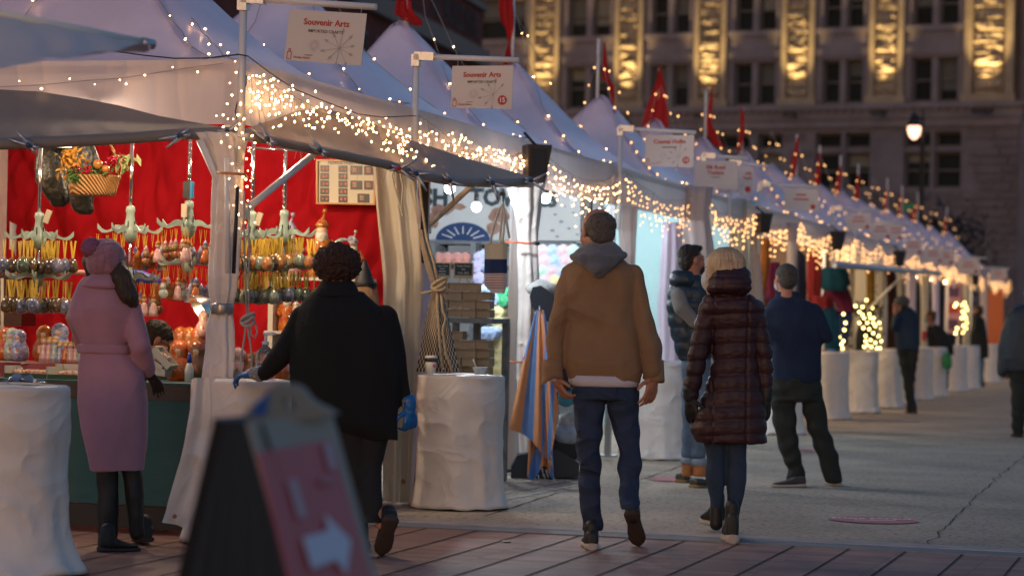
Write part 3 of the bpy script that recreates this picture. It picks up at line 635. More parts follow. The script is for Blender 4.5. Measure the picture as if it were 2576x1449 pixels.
# spring clamps
M_clamp = mat('clamp_metal', (.42, .45, .52), .3, .9); M_clampd = mat('clamp_grip', (.03, .06, .12), .4)
def clampo(p, ang, lab, red=False):
    t = thing('spring_clamp', lab, 'clamp', p, 'spring clamps along the awning rails')
    g = MB()
    for s_ in (-1, 1):
        d = V((cos(ang+s_*.42), -.25, sin(ang+s_*.42)))
        g.tube([p-d*.03, p+d*.02, p+d*.06+V((0, 0, .008*s_)), p+d*.115+V((0, 0, .018*s_))], [.016, .017, .010, .006], 6)
        d2 = V((cos(ang+pi+s_*.3), -.2, sin(ang+pi+s_*.3))); g.tube([p, p+d2*.035, p+d2*.06], [.014, .012, .007], 6)
    g.build('jaws', M_clamp, t)
    g = MB(); g.ball(p+V((0, -.03, 0)), .016, 8, 5); g.build('spring', M_rtxt if red else M_clampd, t)
for i, (x, y, a) in enumerate(((72, 366, 2.6), (358, 350, .1), (452, 343, 3.6), (572, 333, .2), (672, 350, 2.4), (803, 378, 2.5), (1002, 425, -.1), (1046, 438, -.5), (1130, 455, -.9), (1238, 461, -.8), (1335, 455, -.1))):
    if x < 590: p = PU(x, y, -.5*(1-(x+60)/648)-.1)
    else: p = PW(x, y, .03+.57*((x-592)/744)+.05)
    if i == 1: continue
    clampo(p, a, ['steel clamp at the far left of the grey rail', '', 'steel clamp on the grey rail above the third rack pole', 'steel clamp where both awnings meet the corner post', 'blue tipped clamp just right of the corner post', 'blue tipped clamp at the top of the right strut', 'red gripped clamp on the taupe rail', 'steel clamp right of the red gripped one', 'steel clamp above the cut off banner lettering', 'steel clamp right of the tan strut', 'steel clamp at the tip of the long awning'][i], red=(i == 6))
# blurred awning of another stall, nearer the camera
fa = thing('near_awning', 'out of focus awning with a steel rail poking in at the upper left', 'awning', P(180, 100, 9.2))
ra, rb = P(-80, 20, 9.0), P(378, 112, 9.6)
g = MB(); g.tube([ra, rb], .016, 10); g.build('rail', mat('worn_tube', (.7, .72, .66), .5), fa)
g = MB(); g.tube([rb-(rb-ra).normalized()*.05, rb+(rb-ra).normalized()*.012], .021, 10); g.ball(P(360, 122, 9.55), .018); g.build('end_clip', M_alu, fa)
lo3 = [(-80, 178), (0, 172), (120, 152), (230, 137), (330, 118), (372, 112)]
g = MB(); g.grid(lambda x, y: ra.lerp(rb, x).lerp(P(*resamp(lo3, x), 8.6), y)+V((0, 0, -.03*sin(pi*y)+.015*NR(V((x*8, y*3, 2))))), 30, 8)
g.build('fabric', mat('near_fabric', (.72, .64, .62), .6, trans=.1), fa)
# ================================================================ string lights on the near tent front and corner post
st = thing('corner_lights', 'fairy light bundle wound down the near corner post beside the striped curtain', 'string lights', S(-.05, .05, 1.9))
cp = [(590, 155), (577, 210), (593, 183), (582, 240), (606, 230), (570, 262), (585, 300), (598, 290), (560, 290), (572, 300), (601, 313), (592, 325), (570, 340), (608, 335), (577, 370), (600, 372), (612, 300), (604, 262), (583, 412), (600, 430), (610, 445), (619, 400), (625, 380), (640, 360), (575, 450), (592, 470), (604, 480), (620, 470), (617, 452), (612, 492), (596, 500), (606, 510), (622, 505), (628, 520), (585, 517), (560, 320), (555, 358), (543, 292), (622, 430), (630, 415), (612, 350), (633, 342), (598, 540), (640, 560), (615, 560), (600, 575), (629, 455)]
pp = [PW(x, y, .1) for x, y in cp]
g = MB(); g.tube([S(-.03+.03*sin(i*.9), .03+.03*cos(i*.9), 2.6-.05*i) for i in range(26)], .004, 5, False); g.build('wire', M_wireb, st); bulbs(st, pp)
st = thing('front_string', 'slack line of eight widely spaced fairy lights across the grey front valance', 'string lights', S(-.05, -1, 2.5))
ln = [(-60, 226), (0, 219), (110, 214), (220, 203), (300, 198), (380, 186), (470, 172), (560, 160)]
g = MB(); g.tube([PU(x, y, -.06) for x, y in ln], .003, 4, False); g.build('wire', M_wire, st)
bulbs(st, [PU(x, y, -.09) for x, y in ((47, 205), (103, 224), (174, 199), (237, 213), (300, 202), (316, 212), (363, 190), (433, 170), (496, 182))], .011)
st = thing('front_roof_string', 'thin wavy light string climbing the nearest tent roof', 'string lights', S(.5, -.8, 3))
ln = [(592, 152), (560, 140), (548, 122), (530, 108), (522, 95), (505, 80), (496, 62), (480, 46), (466, 20), (452, 10), (440, -8)]
g = MB(); g.tube([PW(x, y, -.12-.95*(152-y)/160) for x, y in ln], .003, 4, False); g.build('wire', M_wire, st)
bulbs(st, [PW(x, y, -.14-.95*(152-y)/160) for x, y in ((592, 152), (553, 114), (524, 112), (515, 74), (482, 62), (449, 22))], .009)
# cable tied across the poles
cb = [(250, 122), (290, 130), (360, 140), (440, 148), (520, 147), (560, 142), (600, 138), (622, 142), (680, 186), (740, 225), (820, 258), (900, 288), (960, 296), (1045, 292)]
t = thing('black_cable', 'thin black cable looped past the sign post and along the near valance', 'cable', S(0, 0, 2.7))
g = MB(); g.tube([PW(x, y, .09) if x >= 600 else PU(x, y, -.08) for x, y in cb], .004, 5, False); g.build('cord', M_wireb, t)
# ================================================================ helpers for cloth and barrels
def resampy(pl, s):
    n = len(pl)-1; f = s*n; i = min(n-1, int(f)); t = f-i; return pl[i][1]+(pl[i+1][1]-pl[i][1])*t, pl[i][0]+(pl[i+1][0]-pl[i][0])*t
def column(g, outline, Y, ratio=.6, fl=9, amp=.12, n=48, sub=3, seed=0, dY=0):
    rr = []; m = len(outline)
    for i in range((m-1)*sub+1):
        f = i/sub; k = min(m-2, int(f)); t = f-k; t2 = t
        y = outline[k][0]*(1-t)+outline[k+1][0]*t; xl = outline[k][1]*(1-t2)+outline[k+1][1]*t2; xr = outline[k][2]*(1-t2)+outline[k+1][2]*t2
        a = P(xl, y, Y+dY*f); b = P(xr, y, Y+dY*f); c = (a+b)/2; hw = (b-a).length/2; r = []
        for j in range(n):
            th = 2*pi*j/n; q = 1+amp*cos(fl*th+seed+.5*sin(f*1.3+seed))+amp*1.6*NR(V((cos(th)*1.6+seed, sin(th)*1.6, f*.55)))-amp*.6
            r.append(c+V((hw*q*cos(th), hw*ratio*q*sin(th), 0)))
        rr.append(r)
    g.rings(rr, True); return g
def drape(g, top, bot, nx=60, ny=14, fold=.04, fr=9, seed=0, nrm=V((0, -1, 0))):
    def at(pl, s):
        n = len(pl)-1; f = s*n; i = min(n-1, int(f)); return pl[i].lerp(pl[i+1], f-i)
    def fn(x, y):
        p = at(top, x).lerp(at(bot, x), y)
        return p+nrm*(fold*(sin(x*fr*2*pi+seed+1.5*NR(V((x*3, y*1.2, seed))))+.8*NR(V((x*9, y*3, seed+4)))))
    g.grid(fn, nx, ny); return g
def barrel(x, y, r, h, lab, seed, top_items=None, cx=None, m=None, hem=.04, c=None):
    if c is None: c = G(x, y)+V((0, r*.95, 0))
    g = MB(); n = 120; rr = []
    prof = [(.01, h+.004), (.5, h+.002), (.93, h), (.99, h-.006), (1.0, h-.022)]+[(1.0+.012*sin(i*.35)+hem/r*max(0, (i-22)/13)**2, (h-.045)*(1-(i+1)/36)+.012) for i in range(36)]
    for k, (q, z) in enumerate(prof):
        ring = []
        for j in range(n):
            th = 2*pi*j/n; low = max(0, 1-z/h)
            rn = 1-abs(NR(V((cos(th)*1.7+seed*3+z*2, sin(th)*1.7, z*6+cos(th)*1.2))))*2.2; r2 = 1-abs(NR(V((cos(th)*3.4+seed, sin(th)*3.4-z*4, z*11+9))))*2.2; d = 1 if k < 3 else 1+.02*NR(V((cos(th)*2.2+seed*3, sin(th)*2.2, z*1.7)))+.03*low**1.5*sin(8*th+seed+2*z+1.5*sin(3*th+seed))+(.014*max(0, rn)**4+.008*max(0, r2)**4)*min(1, (k-2)/4)
            zz = z+(.012*NR(V((cos(th)*3, sin(th)*3, seed+5))) if k > 38 else 0)+(.01*NR(V((th, q*3, seed))) if k < 3 else 0)
            ring.append(c+V((r*q*d*cos(th), r*q*d*sin(th), max(.004, zz))))
        rr.append(ring)
    g.rings(rr, True)
    t = thing('covered_barrel', lab, 'covered barrel', c, 'white covered weight barrels along the stalls')
    g.build('cover', m or M_cover, t)
    g = MB(); g.lathe(c, [(r*.9, .003), (r*.92, .3*h), (r*.9, .9*h)], 20); g.build('barrel', mat('barrel_blue', (.05, .08, .2), .4), t)
    return c
BC = {}
BC['left'] = barrel(0, 0, .305, .9, 'big white covered barrel cut off by the left edge', 1, c=V((-2.42, 11.6, 0)), hem=.1)
BC['corner'] = barrel(0, 0, .275, .9, 'white covered barrel under the blue gloved left hand', 2, c=V((P(603, 1100, 13.35).x, 13.35, 0)))

BC['two'] = barrel(1149, 1285, .29, .885, 'wrinkled white covered barrel with the paper cup on top', 3)
for i, (x, y, r, lab) in enumerate(((1650, 1158, .285, 'white covered barrel just right of the tan jacket'), (1962, 1094, .28, 'white covered barrel seen between the dark trouser legs'), (2088, 1056, .26, 'white covered barrel under the hanging blue scarf'), (2155, 1040, .33, 'widest pale covered barrel right of the blue scarf'), (2222, 1027, .3, 'white covered barrel left of the man in the grey beanie, warm lit'),
    (2262, 1018, .28, 'white covered barrel directly behind the legs of the man in the grey beanie'), (2311, 1007, .26, 'pinkish covered barrel just right of the man in the grey beanie'), (2347, 999, .27, 'white covered barrel below the man with the cup'), (2397, 986, .3, 'covered barrel right of the green bag'), (2432, 980, .28, 'crinkled covered barrel left of the long haired woman'), (2488, 963, .26, 'most distant covered barrel near the end of the row'))):
    barrel(x, y, r, .9, lab, 5+i)
# ================================================================ stall one: red drape, counter
rd = MB()
def redf(x, y):
    w = -.1-5.4*x; z = 2.62-2.3*y
    return S(2.98+.02*sin(x*60+2*NR(V((x*9, y*2, 0))))+.05*NR(V((x*16, y*2.2, 1)))+.05*(1-2.4*abs(NR(V((x*22+y*3, y*4-x*6, 4)))))+.03*(1-2.4*abs(NR(V((x*45-y*5, y*9, 8))))), w, z)
rd.grid(redf, 260, 80)
tag(rd.build('red_drape', M_red, origin=S(2.98, -2.5, 0)), 'big wrinkled red cloth covering the back wall of the first stall', 'drape')
g = MB(); g.grid(lambda x, y: S(.3+2.7*x, -3.02, 2.62-2.3*y), 8, 8)
tag(g.build('side_wall', M_cover, origin=S(1.5, -3.02, 0)), 'white vinyl side wall at the far left inside the first stall', 'tent wall')
ct = thing('counter', 'stall counter with a teal cloth front and dark wooden rim', 'counter', S(.3, -1.5, 0))
cz = PU(300, 1003, 0).z; ctop = PU(430, 968, .05).z
M_teal = mat('teal_cloth', (.002, .07, .074), .6, var=.15, vscale=3, bump=.5, bscale=5, bstretch=(.6, .6, 2), sheen=.2)
g = MB(); drape(g, [S(.0, -3.2, cz), S(0, -.12, cz)], [S(-.02, -3.2, .16), S(-.02, -.12, .16)], 120, 20, .008, 9, 1, -UU)
drape(g, [S(.0, -.12, cz), S(2.6, -.12, cz)], [S(0, -.1, .16), S(2.6, -.1, .16)], 60, 12, .008, 7, 1, WW); g.build('cloth_front', M_teal, ct)
g = MB(); g.box(S(.32, -1.68, (cz+ctop)/2), (3.1, .66, ctop-cz), (WW, UU, V((0, 0, 1)))); g.box(S(1.6, -.4, (cz+ctop)/2), (.5, 1.9, ctop-cz), (WW, UU, V((0, 0, 1)))); g.build('wooden_rim', mat('dark_wood', (.035, .02, .018), .5, var=.3, vscale=6), ct)
g = MB(); g.box(S(.33, -1.68, ctop+.006), (3.04, .64, .01), (WW, UU, V((0, 0, 1)))); g.box(S(1.6, -.4, ctop+.006), (.48, 1.88, .01), (WW, UU, V((0, 0, 1)))); g.build('top_cloth', M_teal, ct)
g = MB(); g.box(S(.02, -1.68, .09), (3.05, .05, .13), (WW, UU, V((0, 0, 1)))); g.build('plinth', mat('black_base', (.012, .012, .014), .6), ct)
def bx(name, lab, cat, c, size, m, parent=None, group=None, ax=None):
    g = MB(); g.box(c, size, ax or (WW, UU, V((0, 0, 1)))); o = g.build(name, m, parent)
    if parent is None: tag(o, lab, cat, group)
    return o
# red velvet steps
M_velvet = mat('velvet', (.16, .004, .008), .8, sheen=.4, bump=.3, bscale=8)
t = thing('velvet_step', 'dark red velvet covered step holding the rows of little dolls', 'display step', S(.45, -2.3, ctop))
vz = PU(120, 914, .35).z
g = MB(); g.grid(lambda x, y: S(.3-.05*y+.01*sin(x*31), -3.0+1.75*x, vz-(vz-ctop)*y-.012*sin(x*9)*sin(pi*y)), 60, 8); g.grid(lambda x, y: S(.3+.5*y, -3.0+1.75*x, vz+.005*sin(x*20)), 20, 4); g.build('velvet', M_velvet, t)
g = MB(); g.box(S(.57, -2.13, (vz+ctop)/2-.006), (1.7, .44, vz-ctop-.012), (WW, UU, V((0, 0, 1)))); g.build('block', MATS['dark_wood'], t)
M_card = mat('card', (.7, .68, .62), .6)
for x, y, lab in ((48, 930, 'left white price tag on the red velvet'), (128, 938, 'right white price tag on the red velvet')):
    p = PU(x, y, .24); g = MB(); g.box(p, (.04, .002, .03), (WW, UU, V((0, 0, 1)))); tag(g.build('price_tag', M_card), lab, 'price tag')
# trays
def tray(px0, px1, y, lab, u=.12):
    a = PU(px0, y, u); b = PU(px1, y, u); z = ctop+.012; wa, wb = uw(a)[1], uw(b)[1]; c = S(u+.09, (wa+wb)/2, z); L_ = wb-wa
    t = thing('ornament_tray', lab, 'tray', c); M_tr = mat('tray_board', (.52, .5, .42), .6); M_gr = mat('green_side', (.02, .07, .03), .6)
    g = MB(); g.box(c+V((0, 0, .004)), (L_, .2, .008), (WW, UU, V((0, 0, 1))))
    for s_ in (-1, 1): g.box(c+WW*(s_*L_/2)+V((0, 0, .035)), (.008, .2, .07), (WW, UU, V((0, 0, 1))))
    g.box(c+UU*.1+V((0, 0, .04)), (L_, .008, .09), (WW, UU, V((0, 0, 1)))); g.build('tray_walls', M_tr, t)
    g = MB(); g.box(c-UU*.104+V((0, 0, .012)), (L_, .008, .03), (WW, UU, V((0, 0, 1)))); g.build('front_edge', M_gr, t)
    g = MB(); R_ = random.Random(px0)
    for i in range(9):
        q = c+WW*((R_.random()-.5)*L_*.8)+UU*(R_.random()-.5)*.12+V((0, 0, .03)); g.ball(q, .018+.012*R_.random(), 8, 5, (1.3, .8, .8))
    g.build('figures', mat('mixed_china', (.7, .5, .35), .25, var=.8, vscale=25, col2=(.25, .05, .03)), t)
tray(12, 117, 985, 'left pale tray of small ornaments on the counter'); tray(120, 223, 990, 'right pale tray of small ornaments beside the pink coat')
# tilted boxes by the seller
for i, (x, y, a, lab) in enumerate(((385, 918, .5, 'tilted pale box of figurines nearest the pink sleeve'), (408, 905, .8, 'tilted pale box lid with a red figure in it'), (392, 940, .1, 'low pale box flat on the counter'))):
    c = PU(x, y, .3); X = (WW*cos(-a)+V((0, 0, 1))*sin(-a)); Z = (WW*sin(a)+V((0, 0, 1))*cos(a))*1
    t = thing('figurine_box', lab, 'box', c); g = MB(); g.box(c, (.15, .1, .012), (X, UU, Z))
    for s_ in (-1, 1): g.box(c+X*(s_*.073)+Z*.018, (.006, .1, .036), (X, UU, Z)); g.box(c+UU*(s_*.05)+Z*.018, (.15, .006, .036), (X, UU, Z))
    g.build('box_walls', MATS['tray_board'], t); g = MB(); g.ball(c+Z*.02, .03, 10, 6, (1.5, .8, .6), (X, UU, Z)); g.ball(c+Z*.035+X*.02, .014, 8, 5); g.build('figurine', MATS['mixed_china'], t)
g = MB(); 
for i in range(4): g.box(PU(428, 972-i*3, .2)+WW*(.01*(-1)**i), (.34, .16, .006), ((WW+UU*.05*i).normalized(), (UU-WW*.05*i).normalized(), V((0, 0, 1))))
tag(g.build('paper_stack', mat('old_paper', (.6, .48, .3), .7, var=.2)), 'loose pile of papers on the counter below the seller', 'papers')
# ---- dolls
def dollmats():
    out = []
    for i, (a, b) in enumerate((((.5, .008, .01), (.55, .25, .03)), ((.02, .06, .35), (.7, .72, .8)), ((.42, .012, .012), (.02, .14, .03)), ((.55, .2, .25), (.75, .6, .5)), ((.55, .28, .02), (.35, .01, .01)), ((.1, .3, .35), (.75, .7, .55)))):
        out.append(mat(f'doll_paint_{i}', a, .15, var=.5, vscale=45, col2=b, coat=.6))
    return out
DM = dollmats(); M_face = mat('doll_face', (.75, .5, .33), .3, coat=.5); M_hair = mat('doll_hair', (.5, .25, .04), .4)
def doll(kind, h, dm):
    t = thing('nesting_doll' if kind == 0 else 'angel_figure', 'x', 'nesting doll' if kind == 0 else 'figurine')
    k = h/1.0
    if kind == 0:
        g = MB(); g.lathe((0, 0, 0), [(.24*k, 0), (.31*k, .08*k), (.34*k, .25*k), (.31*k, .42*k), (.23*k, .56*k), (.21*k, .62*k), (.235*k, .74*k), (.22*k, .86*k), (.13*k, .96*k), (.02*k, k)], 14); g.build('body', dm, t, )
        g = MB(); g.ball((0, -.1*k, .74*k), .165*k, 10, 6, (1, .85, 1)); g.build('face', M_face, t)
        g = MB(); g.ball((0, -.2*k, .3*k), .17*k, 8, 6, (1, .8, 1.1)); g.build('painted_panel', DM[4], t)
    else:
        g = MB(); g.lathe((0, 0, 0), [(.2*k, 0), (.19*k, .2*k), (.13*k, .5*k), (.15*k, .62*k), (.06*k, .72*k)], 12); g.box((0, .08*k, .5*k), (.5*k, .04*k, .3*k)); g.build('body', dm, t)
        g = MB(); g.ball((0, 0, .83*k), .13*k, 10, 6); g.build('face', M_face, t); g = MB(); g.ball((0, .03*k, .88*k), .14*k, 10, 6); g.build('hair', M_hair, t)
    return t
DP = {}
def put_doll(kind, h, di, p, lab, cat_group, rz=0.):
    key = (kind, round(h, 3), di)
    if key not in DP: DP[key] = doll(kind, h, DM[di]); o = DP[key]
    else: o = copy_tree(DP[key])
    o.location = p; o.rotation_euler.z = rz; o['label'] = lab; o['group'] = cat_group
    return o
for i in range(9):
    x = 108+i*13.5; p = PU(x, 916-2*(i % 2), .42); p.z = vz+.006
    put_doll(1, .125 if i > 2 else .15, (3, 3, 5, 1, 0)[i % 5], p, ['pale pink angel figure at the left of the small row', 'second pale angel figure of the small row', 'blue grey figure of the small row', 'white skirted figure of the small row', 'red dressed figure in the middle of the small row', 'pink figure just right of the red dressed one', 'cream figure near the right of the small row', 'grey figure near the end of the small row', 'last small figure beside the pink coat'][i], 'small figures on the velvet step', .1*i)
for x, h, di, lab in ((13, .2, 0, 'white bearded red figure at the far left of the velvet step'), (28, .2, 5, 'teal headed nesting doll at the far left'), (46, .19, 1, 'dark blue headed nesting doll beside the teal one'), (110, .22, 4, 'brown and black nesting doll behind the small row'), (148, .235, 1, 'tall blue and white nesting doll behind the small row'), (196, .2, 2, 'dark red nesting doll nearest the pink coat')):
    p = PU(x, 910, .62); p.z = vz+.006; put_doll(0, h, di, p, lab, 'nesting dolls on the velvet step')
for i, (x, y, h, di, kind, lab) in enumerate(((448, 950, .24, 0, 0, 'large red nesting doll in front, left of the spray bottle'), (493, 950, .24, 2, 0, 'large red and green nesting doll right of the spray bottle'), (452, 905, .2, 0, 0, 'red nesting doll in the upper row, left'), (474, 905, .2, 4, 0, 'golden nesting doll in the middle of the upper row'), (495, 905, .2, 0, 0, 'red nesting doll in the upper row, right'), (512, 862, .16, 3, 0, 'flowered pink nesting doll topping the pile'))):
    p = PU(x, y, .45+.12*(y < 940)); p.z = ctop+.012+(0 if y > 940 else (.12 if y > 900 else .26)); put_doll(kind, h, di, p, lab, 'big nesting dolls on the counter')
bx('doll_riser', 'dark riser block under the upper row of nesting dolls', 'riser', S(.62, uw(PU(475, 900, .6))[1], ctop+.066), (.5, .12, .105), MATS['black_base'])
for i, (x, h, di) in enumerate(((598, .2, 3), (612, .17, 4), (628, .17, 2), (646, .18, 0), (662, .16, 1), (678, .17, 4), (700, .22, 0), (724, .18, 5))):
    p = PU(x, 930, .9+.1*(i % 2)); p.z = ctop+.012; put_doll(0, h, di, p, ['pink nesting doll by the corner curtain', 'gold nesting doll behind the rope', 'green and red nesting doll behind the rope loop', 'red nesting doll left of the pump bottle', 'blue nesting doll behind the pump bottle', 'gold nesting doll behind the shoulder of the pump bottle', 'bright red nesting doll beside the black sleeve', 'teal nesting doll beside the black sleeve'][i], 'nesting dolls behind the corner barrel')
# spray bottle
c = PU(474, 955, .3); c.z = ctop+.012; t = thing('glue_bottle', 'small white bottle with a blue cap in front of the nesting dolls', 'bottle', c)
g = MB(); g.lathe(c, [(.026, 0), (.026, .07), (.018, .1), (.014, .11)], 12); g.build('bottle_body', M_card, t); g = MB(); g.lathe(c, [(.015, .11), (.013, .14), (.008, .17)], 10); g.build('cap', mat('blue_cap', (.03, .05, .3), .3), t)
# sanitizer pump bottle on the barrel
c = V((P(664, 932, 13.4).x, 13.42, .905)); t = thing('pump_bottle', 'clear pump bottle of hand gel on the corner barrel', 'bottle', c)
M_clear = mat('clear_plastic', (.85, .9, .92), .08); b_ = M_clear.node_tree.nodes['Principled BSDF']; b_.inputs['Transmission Weight'].default_value = .9; b_.inputs['IOR'].default_value = 1.2
k = 1.0; g = MB(); g.lathe(c, [(.052, 0), (.058, .01), (.057, .03), (.054, .034), (.057, .04), (.057, .08), (.054, .084), (.057, .09), (.055, .135), (.04, .16), (.018, .178), (.016, .19)], 18); g.build('bottle_body', M_clear, t)
g = MB(); g.lathe(c, [(.02, .188), (.02, .205), (.007, .208), (.007, .245)], 12); g.tube([c+V((-.012, 0, .25)), c+V((.05, 0, .252)), c+V((.055, 0, .243))], .008, 8); g.build('pump', mat('pump_white', (.6, .66, .75), .35), t)
# ---- ornament racks
M_rack = mat('sage_plastic', (.33, .42, .36), .3)
M_eggs = []
for i, (a, b) in enumerate((((.15, .09, .01), (.004, .008, .05)), ((.16, .09, .015), (.006, .008, .01)), ((.25, .26, .3), (.005, .015, .12)), ((.5, .3, .05), (.25, .01, .01)), ((.35, .38, .28), (.03, .09, .08)), ((.1, .14, .07), (.004, .012, .03)), ((.6, .42, .12), (.35, .01, .01)))):
    M_eggs.append(mat(f'egg_lacquer_{i}', a, .08, var=.5, vscale=32, col2=b, coat=1.))
def eggproto(mi):
    t = thing('egg_ornament', 'x', 'ornament'); g = MB()
    g.lathe((0, 0, -.068), [(.001, 0), (.012, .003), (.022, .012), (.0265, .026), (.024, .043), (.015, .06), (.005, .067)], 12); g.build('egg', M_eggs[mi], t)
    g = MB()
    for s_, dx in ((-1, .014), (1, .01)): g.box((s_*dx*.5, 0, .036), (.0085, .0015, .075), ((V((cos(.14*s_), 0, -sin(.14*s_)))), V((0, 1, 0)), V((sin(.14*s_), 0, cos(.14*s_)))))
    g.box((0, 0, 0), (.008, .006, .012)); g.build('ribbon', M_gold, t); return t
EP = [eggproto(i) for i in range(len(M_eggs))]; used = set()
def figproto(i):
    t = thing('figure_ornament', 'x', 'ornament'); g = MB(); c = DM[i % len(DM)]
    if i % 3 == 0: g.lathe((0, 0, -.075), [(.02, 0), (.017, .02), (.011, .045), (.003, .055)], 10)
    elif i % 3 == 1: g.lathe((0, 0, -.08), [(.021, 0), (.012, .022), (.018, .022), (.010, .042), (.014, .042), (.002, .07)], 10)
    else: g.ball((0, 0, -.05), .019, 9, 6); g.ball((0, -.004, -.025), .013, 8, 5)
    g.build('figure_body', c, t)
    if i % 3 != 1: g = MB(); g.ball((0, 0, -.012), .011, 8, 5); g.build('head', M_face, t); g = MB(); g.lathe((0, 0, -.008), [(.012, 0), (.003, .018)], 8); g.build('hat', DM[(i+1) % 6], t)
    g = MB(); g.tube([(0, 0, 0), (0.004, 0, .05)], .001, 4, False); g.tube([(0, 0, 0), (-.004, 0, .05)], .001, 4, False); g.build('string', M_gold, t); return t
FP_ = [figproto(i) for i in range(6)]
def place(proto, key, p, lab, grp, s_=1.0, rz=0.):
    if key in used: o = copy_tree(proto)
    else: o = proto; used.add(key)
    o.location = p; o.rotation_euler.z = rz; o.scale = (s_,)*3; o['label'] = lab; o['group'] = grp
RNAME = ['leftmost rack', 'rack right of the knitted hat', 'rack with the blue box on its pole', 'rack just right of the corner curtain', 'rack beside the curly dark hair']
def rack(idx, x, ytop, tiers, u, r, fig=False, ph=0.):
    b = PU(x, tiers[0], u); t = thing('ornament_rack', f'pale green rotating rack of hanging ornaments, the {RNAME[idx]}', 'display rack', V((b.x, b.y, ctop)))
    tp = PU(x, ytop, u).z; base = V((b.x, b.y, 0))
    g = MB(); g.tube([base+V((0, 0, PU(x, tiers[0]-50, u).z)), base+V((0, 0, tp))], .011, 8)
    if idx in (2, 3, 4):
        g.tube([base+V((.013*cos(a*1.4), .013*sin(a*1.4), tp-(tp-b.z-.1)*a/60)) for a in range(61)], .003, 4, False)
    g.build('pole', M_steel, t)
    g = MB(); g.tube([base+V((0, 0, b.z)), base+V((0, 0, PU(x, tiers[-1]+40, u).z))], .007, 8); g.build('lower_pole', M_steel, t)
    for ti, y in enumerate(tiers):
        z = PU(x, y, u).z; c = base+V((0, 0, z)); s_ = 1.0 if ti == 0 else .9
        g = MB(); g.lathe(c, [(.012, -.075), (.03, -.06), (.045, -.03), (.047, -.005), (.04, .01), (.036, .03), (.026, .075), (.024, .1), (.03, .12), (.026, .142), (.01, .15)] if ti == 0 else [(.01, -.06), (.026, -.05), (.036, -.02), (.036, 0), (.028, .02), (.02, .06)], 16); pass
        g.cm = 1
        for j in range(6):
            a = j*pi/3+.35+ti; g.box(c+V((.04*cos(a), .04*sin(a), .035)), (.004, .006, .04), (V((cos(a), sin(a), 0)), V((-sin(a), cos(a), 0)), V((0, 0, 1))))
        g.build('hub', [M_rack, MATS['dark_wood']], t)
        na = 6
        for j in range(na):
            a = 2*pi*j/na+ph+ti*.35; d = V((cos(a), sin(a), 0)); n_ = V((-sin(a), cos(a), 0)); g = MB(); rr = []
            for q in range(13):
                s2 = q/12; rad = .035+(r-.035)*s2; zz = .012*sin(s2*2*pi*1.1)+.022*max(0, s2-.85)/.15*.6+.003; hh = .014-.004*s2+.005*sin(s2*8)
                p = c+d*rad+V((0, 0, zz)); rr.append([p+V((0, 0, hh))+n_*.004, p+V((0, 0, hh))-n_*.004, p-V((0, 0, hh))-n_*.004, p-V((0, 0, hh))+n_*.004])
            g.rings(rr, True, True, False); g.build('arm', M_rack, t)
            nper = 4 if not fig else 3
            for q in range(nper):
                rad = r*(.98-q*(.23 if not fig else .28))
                if rad < .05: continue
                p = c+d*rad+n_*.012*(-1)**q-V((0, 0, (.12 if not fig else .1)+.012*rnd.random()))
                tier = 'upper' if ti == 0 else 'lower'
                if not fig: mi = rnd.choice([0, 1, 2, 5, 0] if idx == 0 else ([3, 6, 4, 6, 1] if ti == 0 else [4, 5, 2, 5])); place(EP[mi], ('e', mi), p, f'lacquered egg, {tier} ring, {RNAME[idx]}', f'eggs on the {tier} ring of the {RNAME[idx]}', 1.4 if idx == 0 else 1.35, rnd.random()*6)
                else: mi = rnd.randrange(6); place(FP_[mi], ('f', mi), p, f'painted figure, {tier} ring, {RNAME[idx]}', f'figures on the {tier} ring of the {RNAME[idx]}', 1.6, rnd.random()*.8-.4)
    return base
rack(0, 97, 360, (596, 696), .45, .205, ph=.2); rack(1, 326, 355, (580, 698), .7, .195, True, .1); rack(2, 473, 350, (567, 662), .75, .2, True, .5)
rack(3, 632, 350, (592, 676), 1.2, .18, ph=.1); rack(4, 713, 355, (588, 672), 1.5, .21, ph=.4)
for o in EP+FP_:
    pass
for x, y, a, u, lab in ((118, 545, .35, .42, 'pale tag hanging at the leftmost rack'), (462, 530, 0, .7, 'pale tag left of the blue box rack hub'), (650, 551, .3, 1.15, 'pale tag at the rack right of the corner curtain')):
    c = PU(x, y, u); g = MB(); X = (WW*cos(a)-V((0, 0, 1))*sin(a)); g.box(c, (.034, .012, .08), (X, UU, X.cross(UU)*-1)); tag(g.build('hanging_tag', mat('tag_cream', (.6, .5, .35), .5)), lab, 'tag')
c = PU(470, 478, .72); g = MB(); g.box(c, (.045, .03, .1), (WW, UU, V((0, 0, 1)))); t = thing('pole_box', 'small black and blue box clipped on a rack pole', 'box', c); g.build('case', M_black, t); g = MB(); g.box(c+WW*.03, (.014, .032, .1), (WW, UU, V((0, 0, 1)))); g.build('blue_end', mat('blue_end', (.02, .2, .4), .4), t)
# horizontal steel display bar
t = thing('steel_grid_bar', 'chrome display bar crossing in front of the red cloth', 'display bar', PU(730, 370, 1.2)); g = MB()
g.tube([PU(622, 352, 1.5), PU(840, 384, 1.9)], .012, 6); g.tube([PU(622, 372, 1.5), PU(830, 384, 1.9)], .008, 6); g.build('bar', M_steel, t)
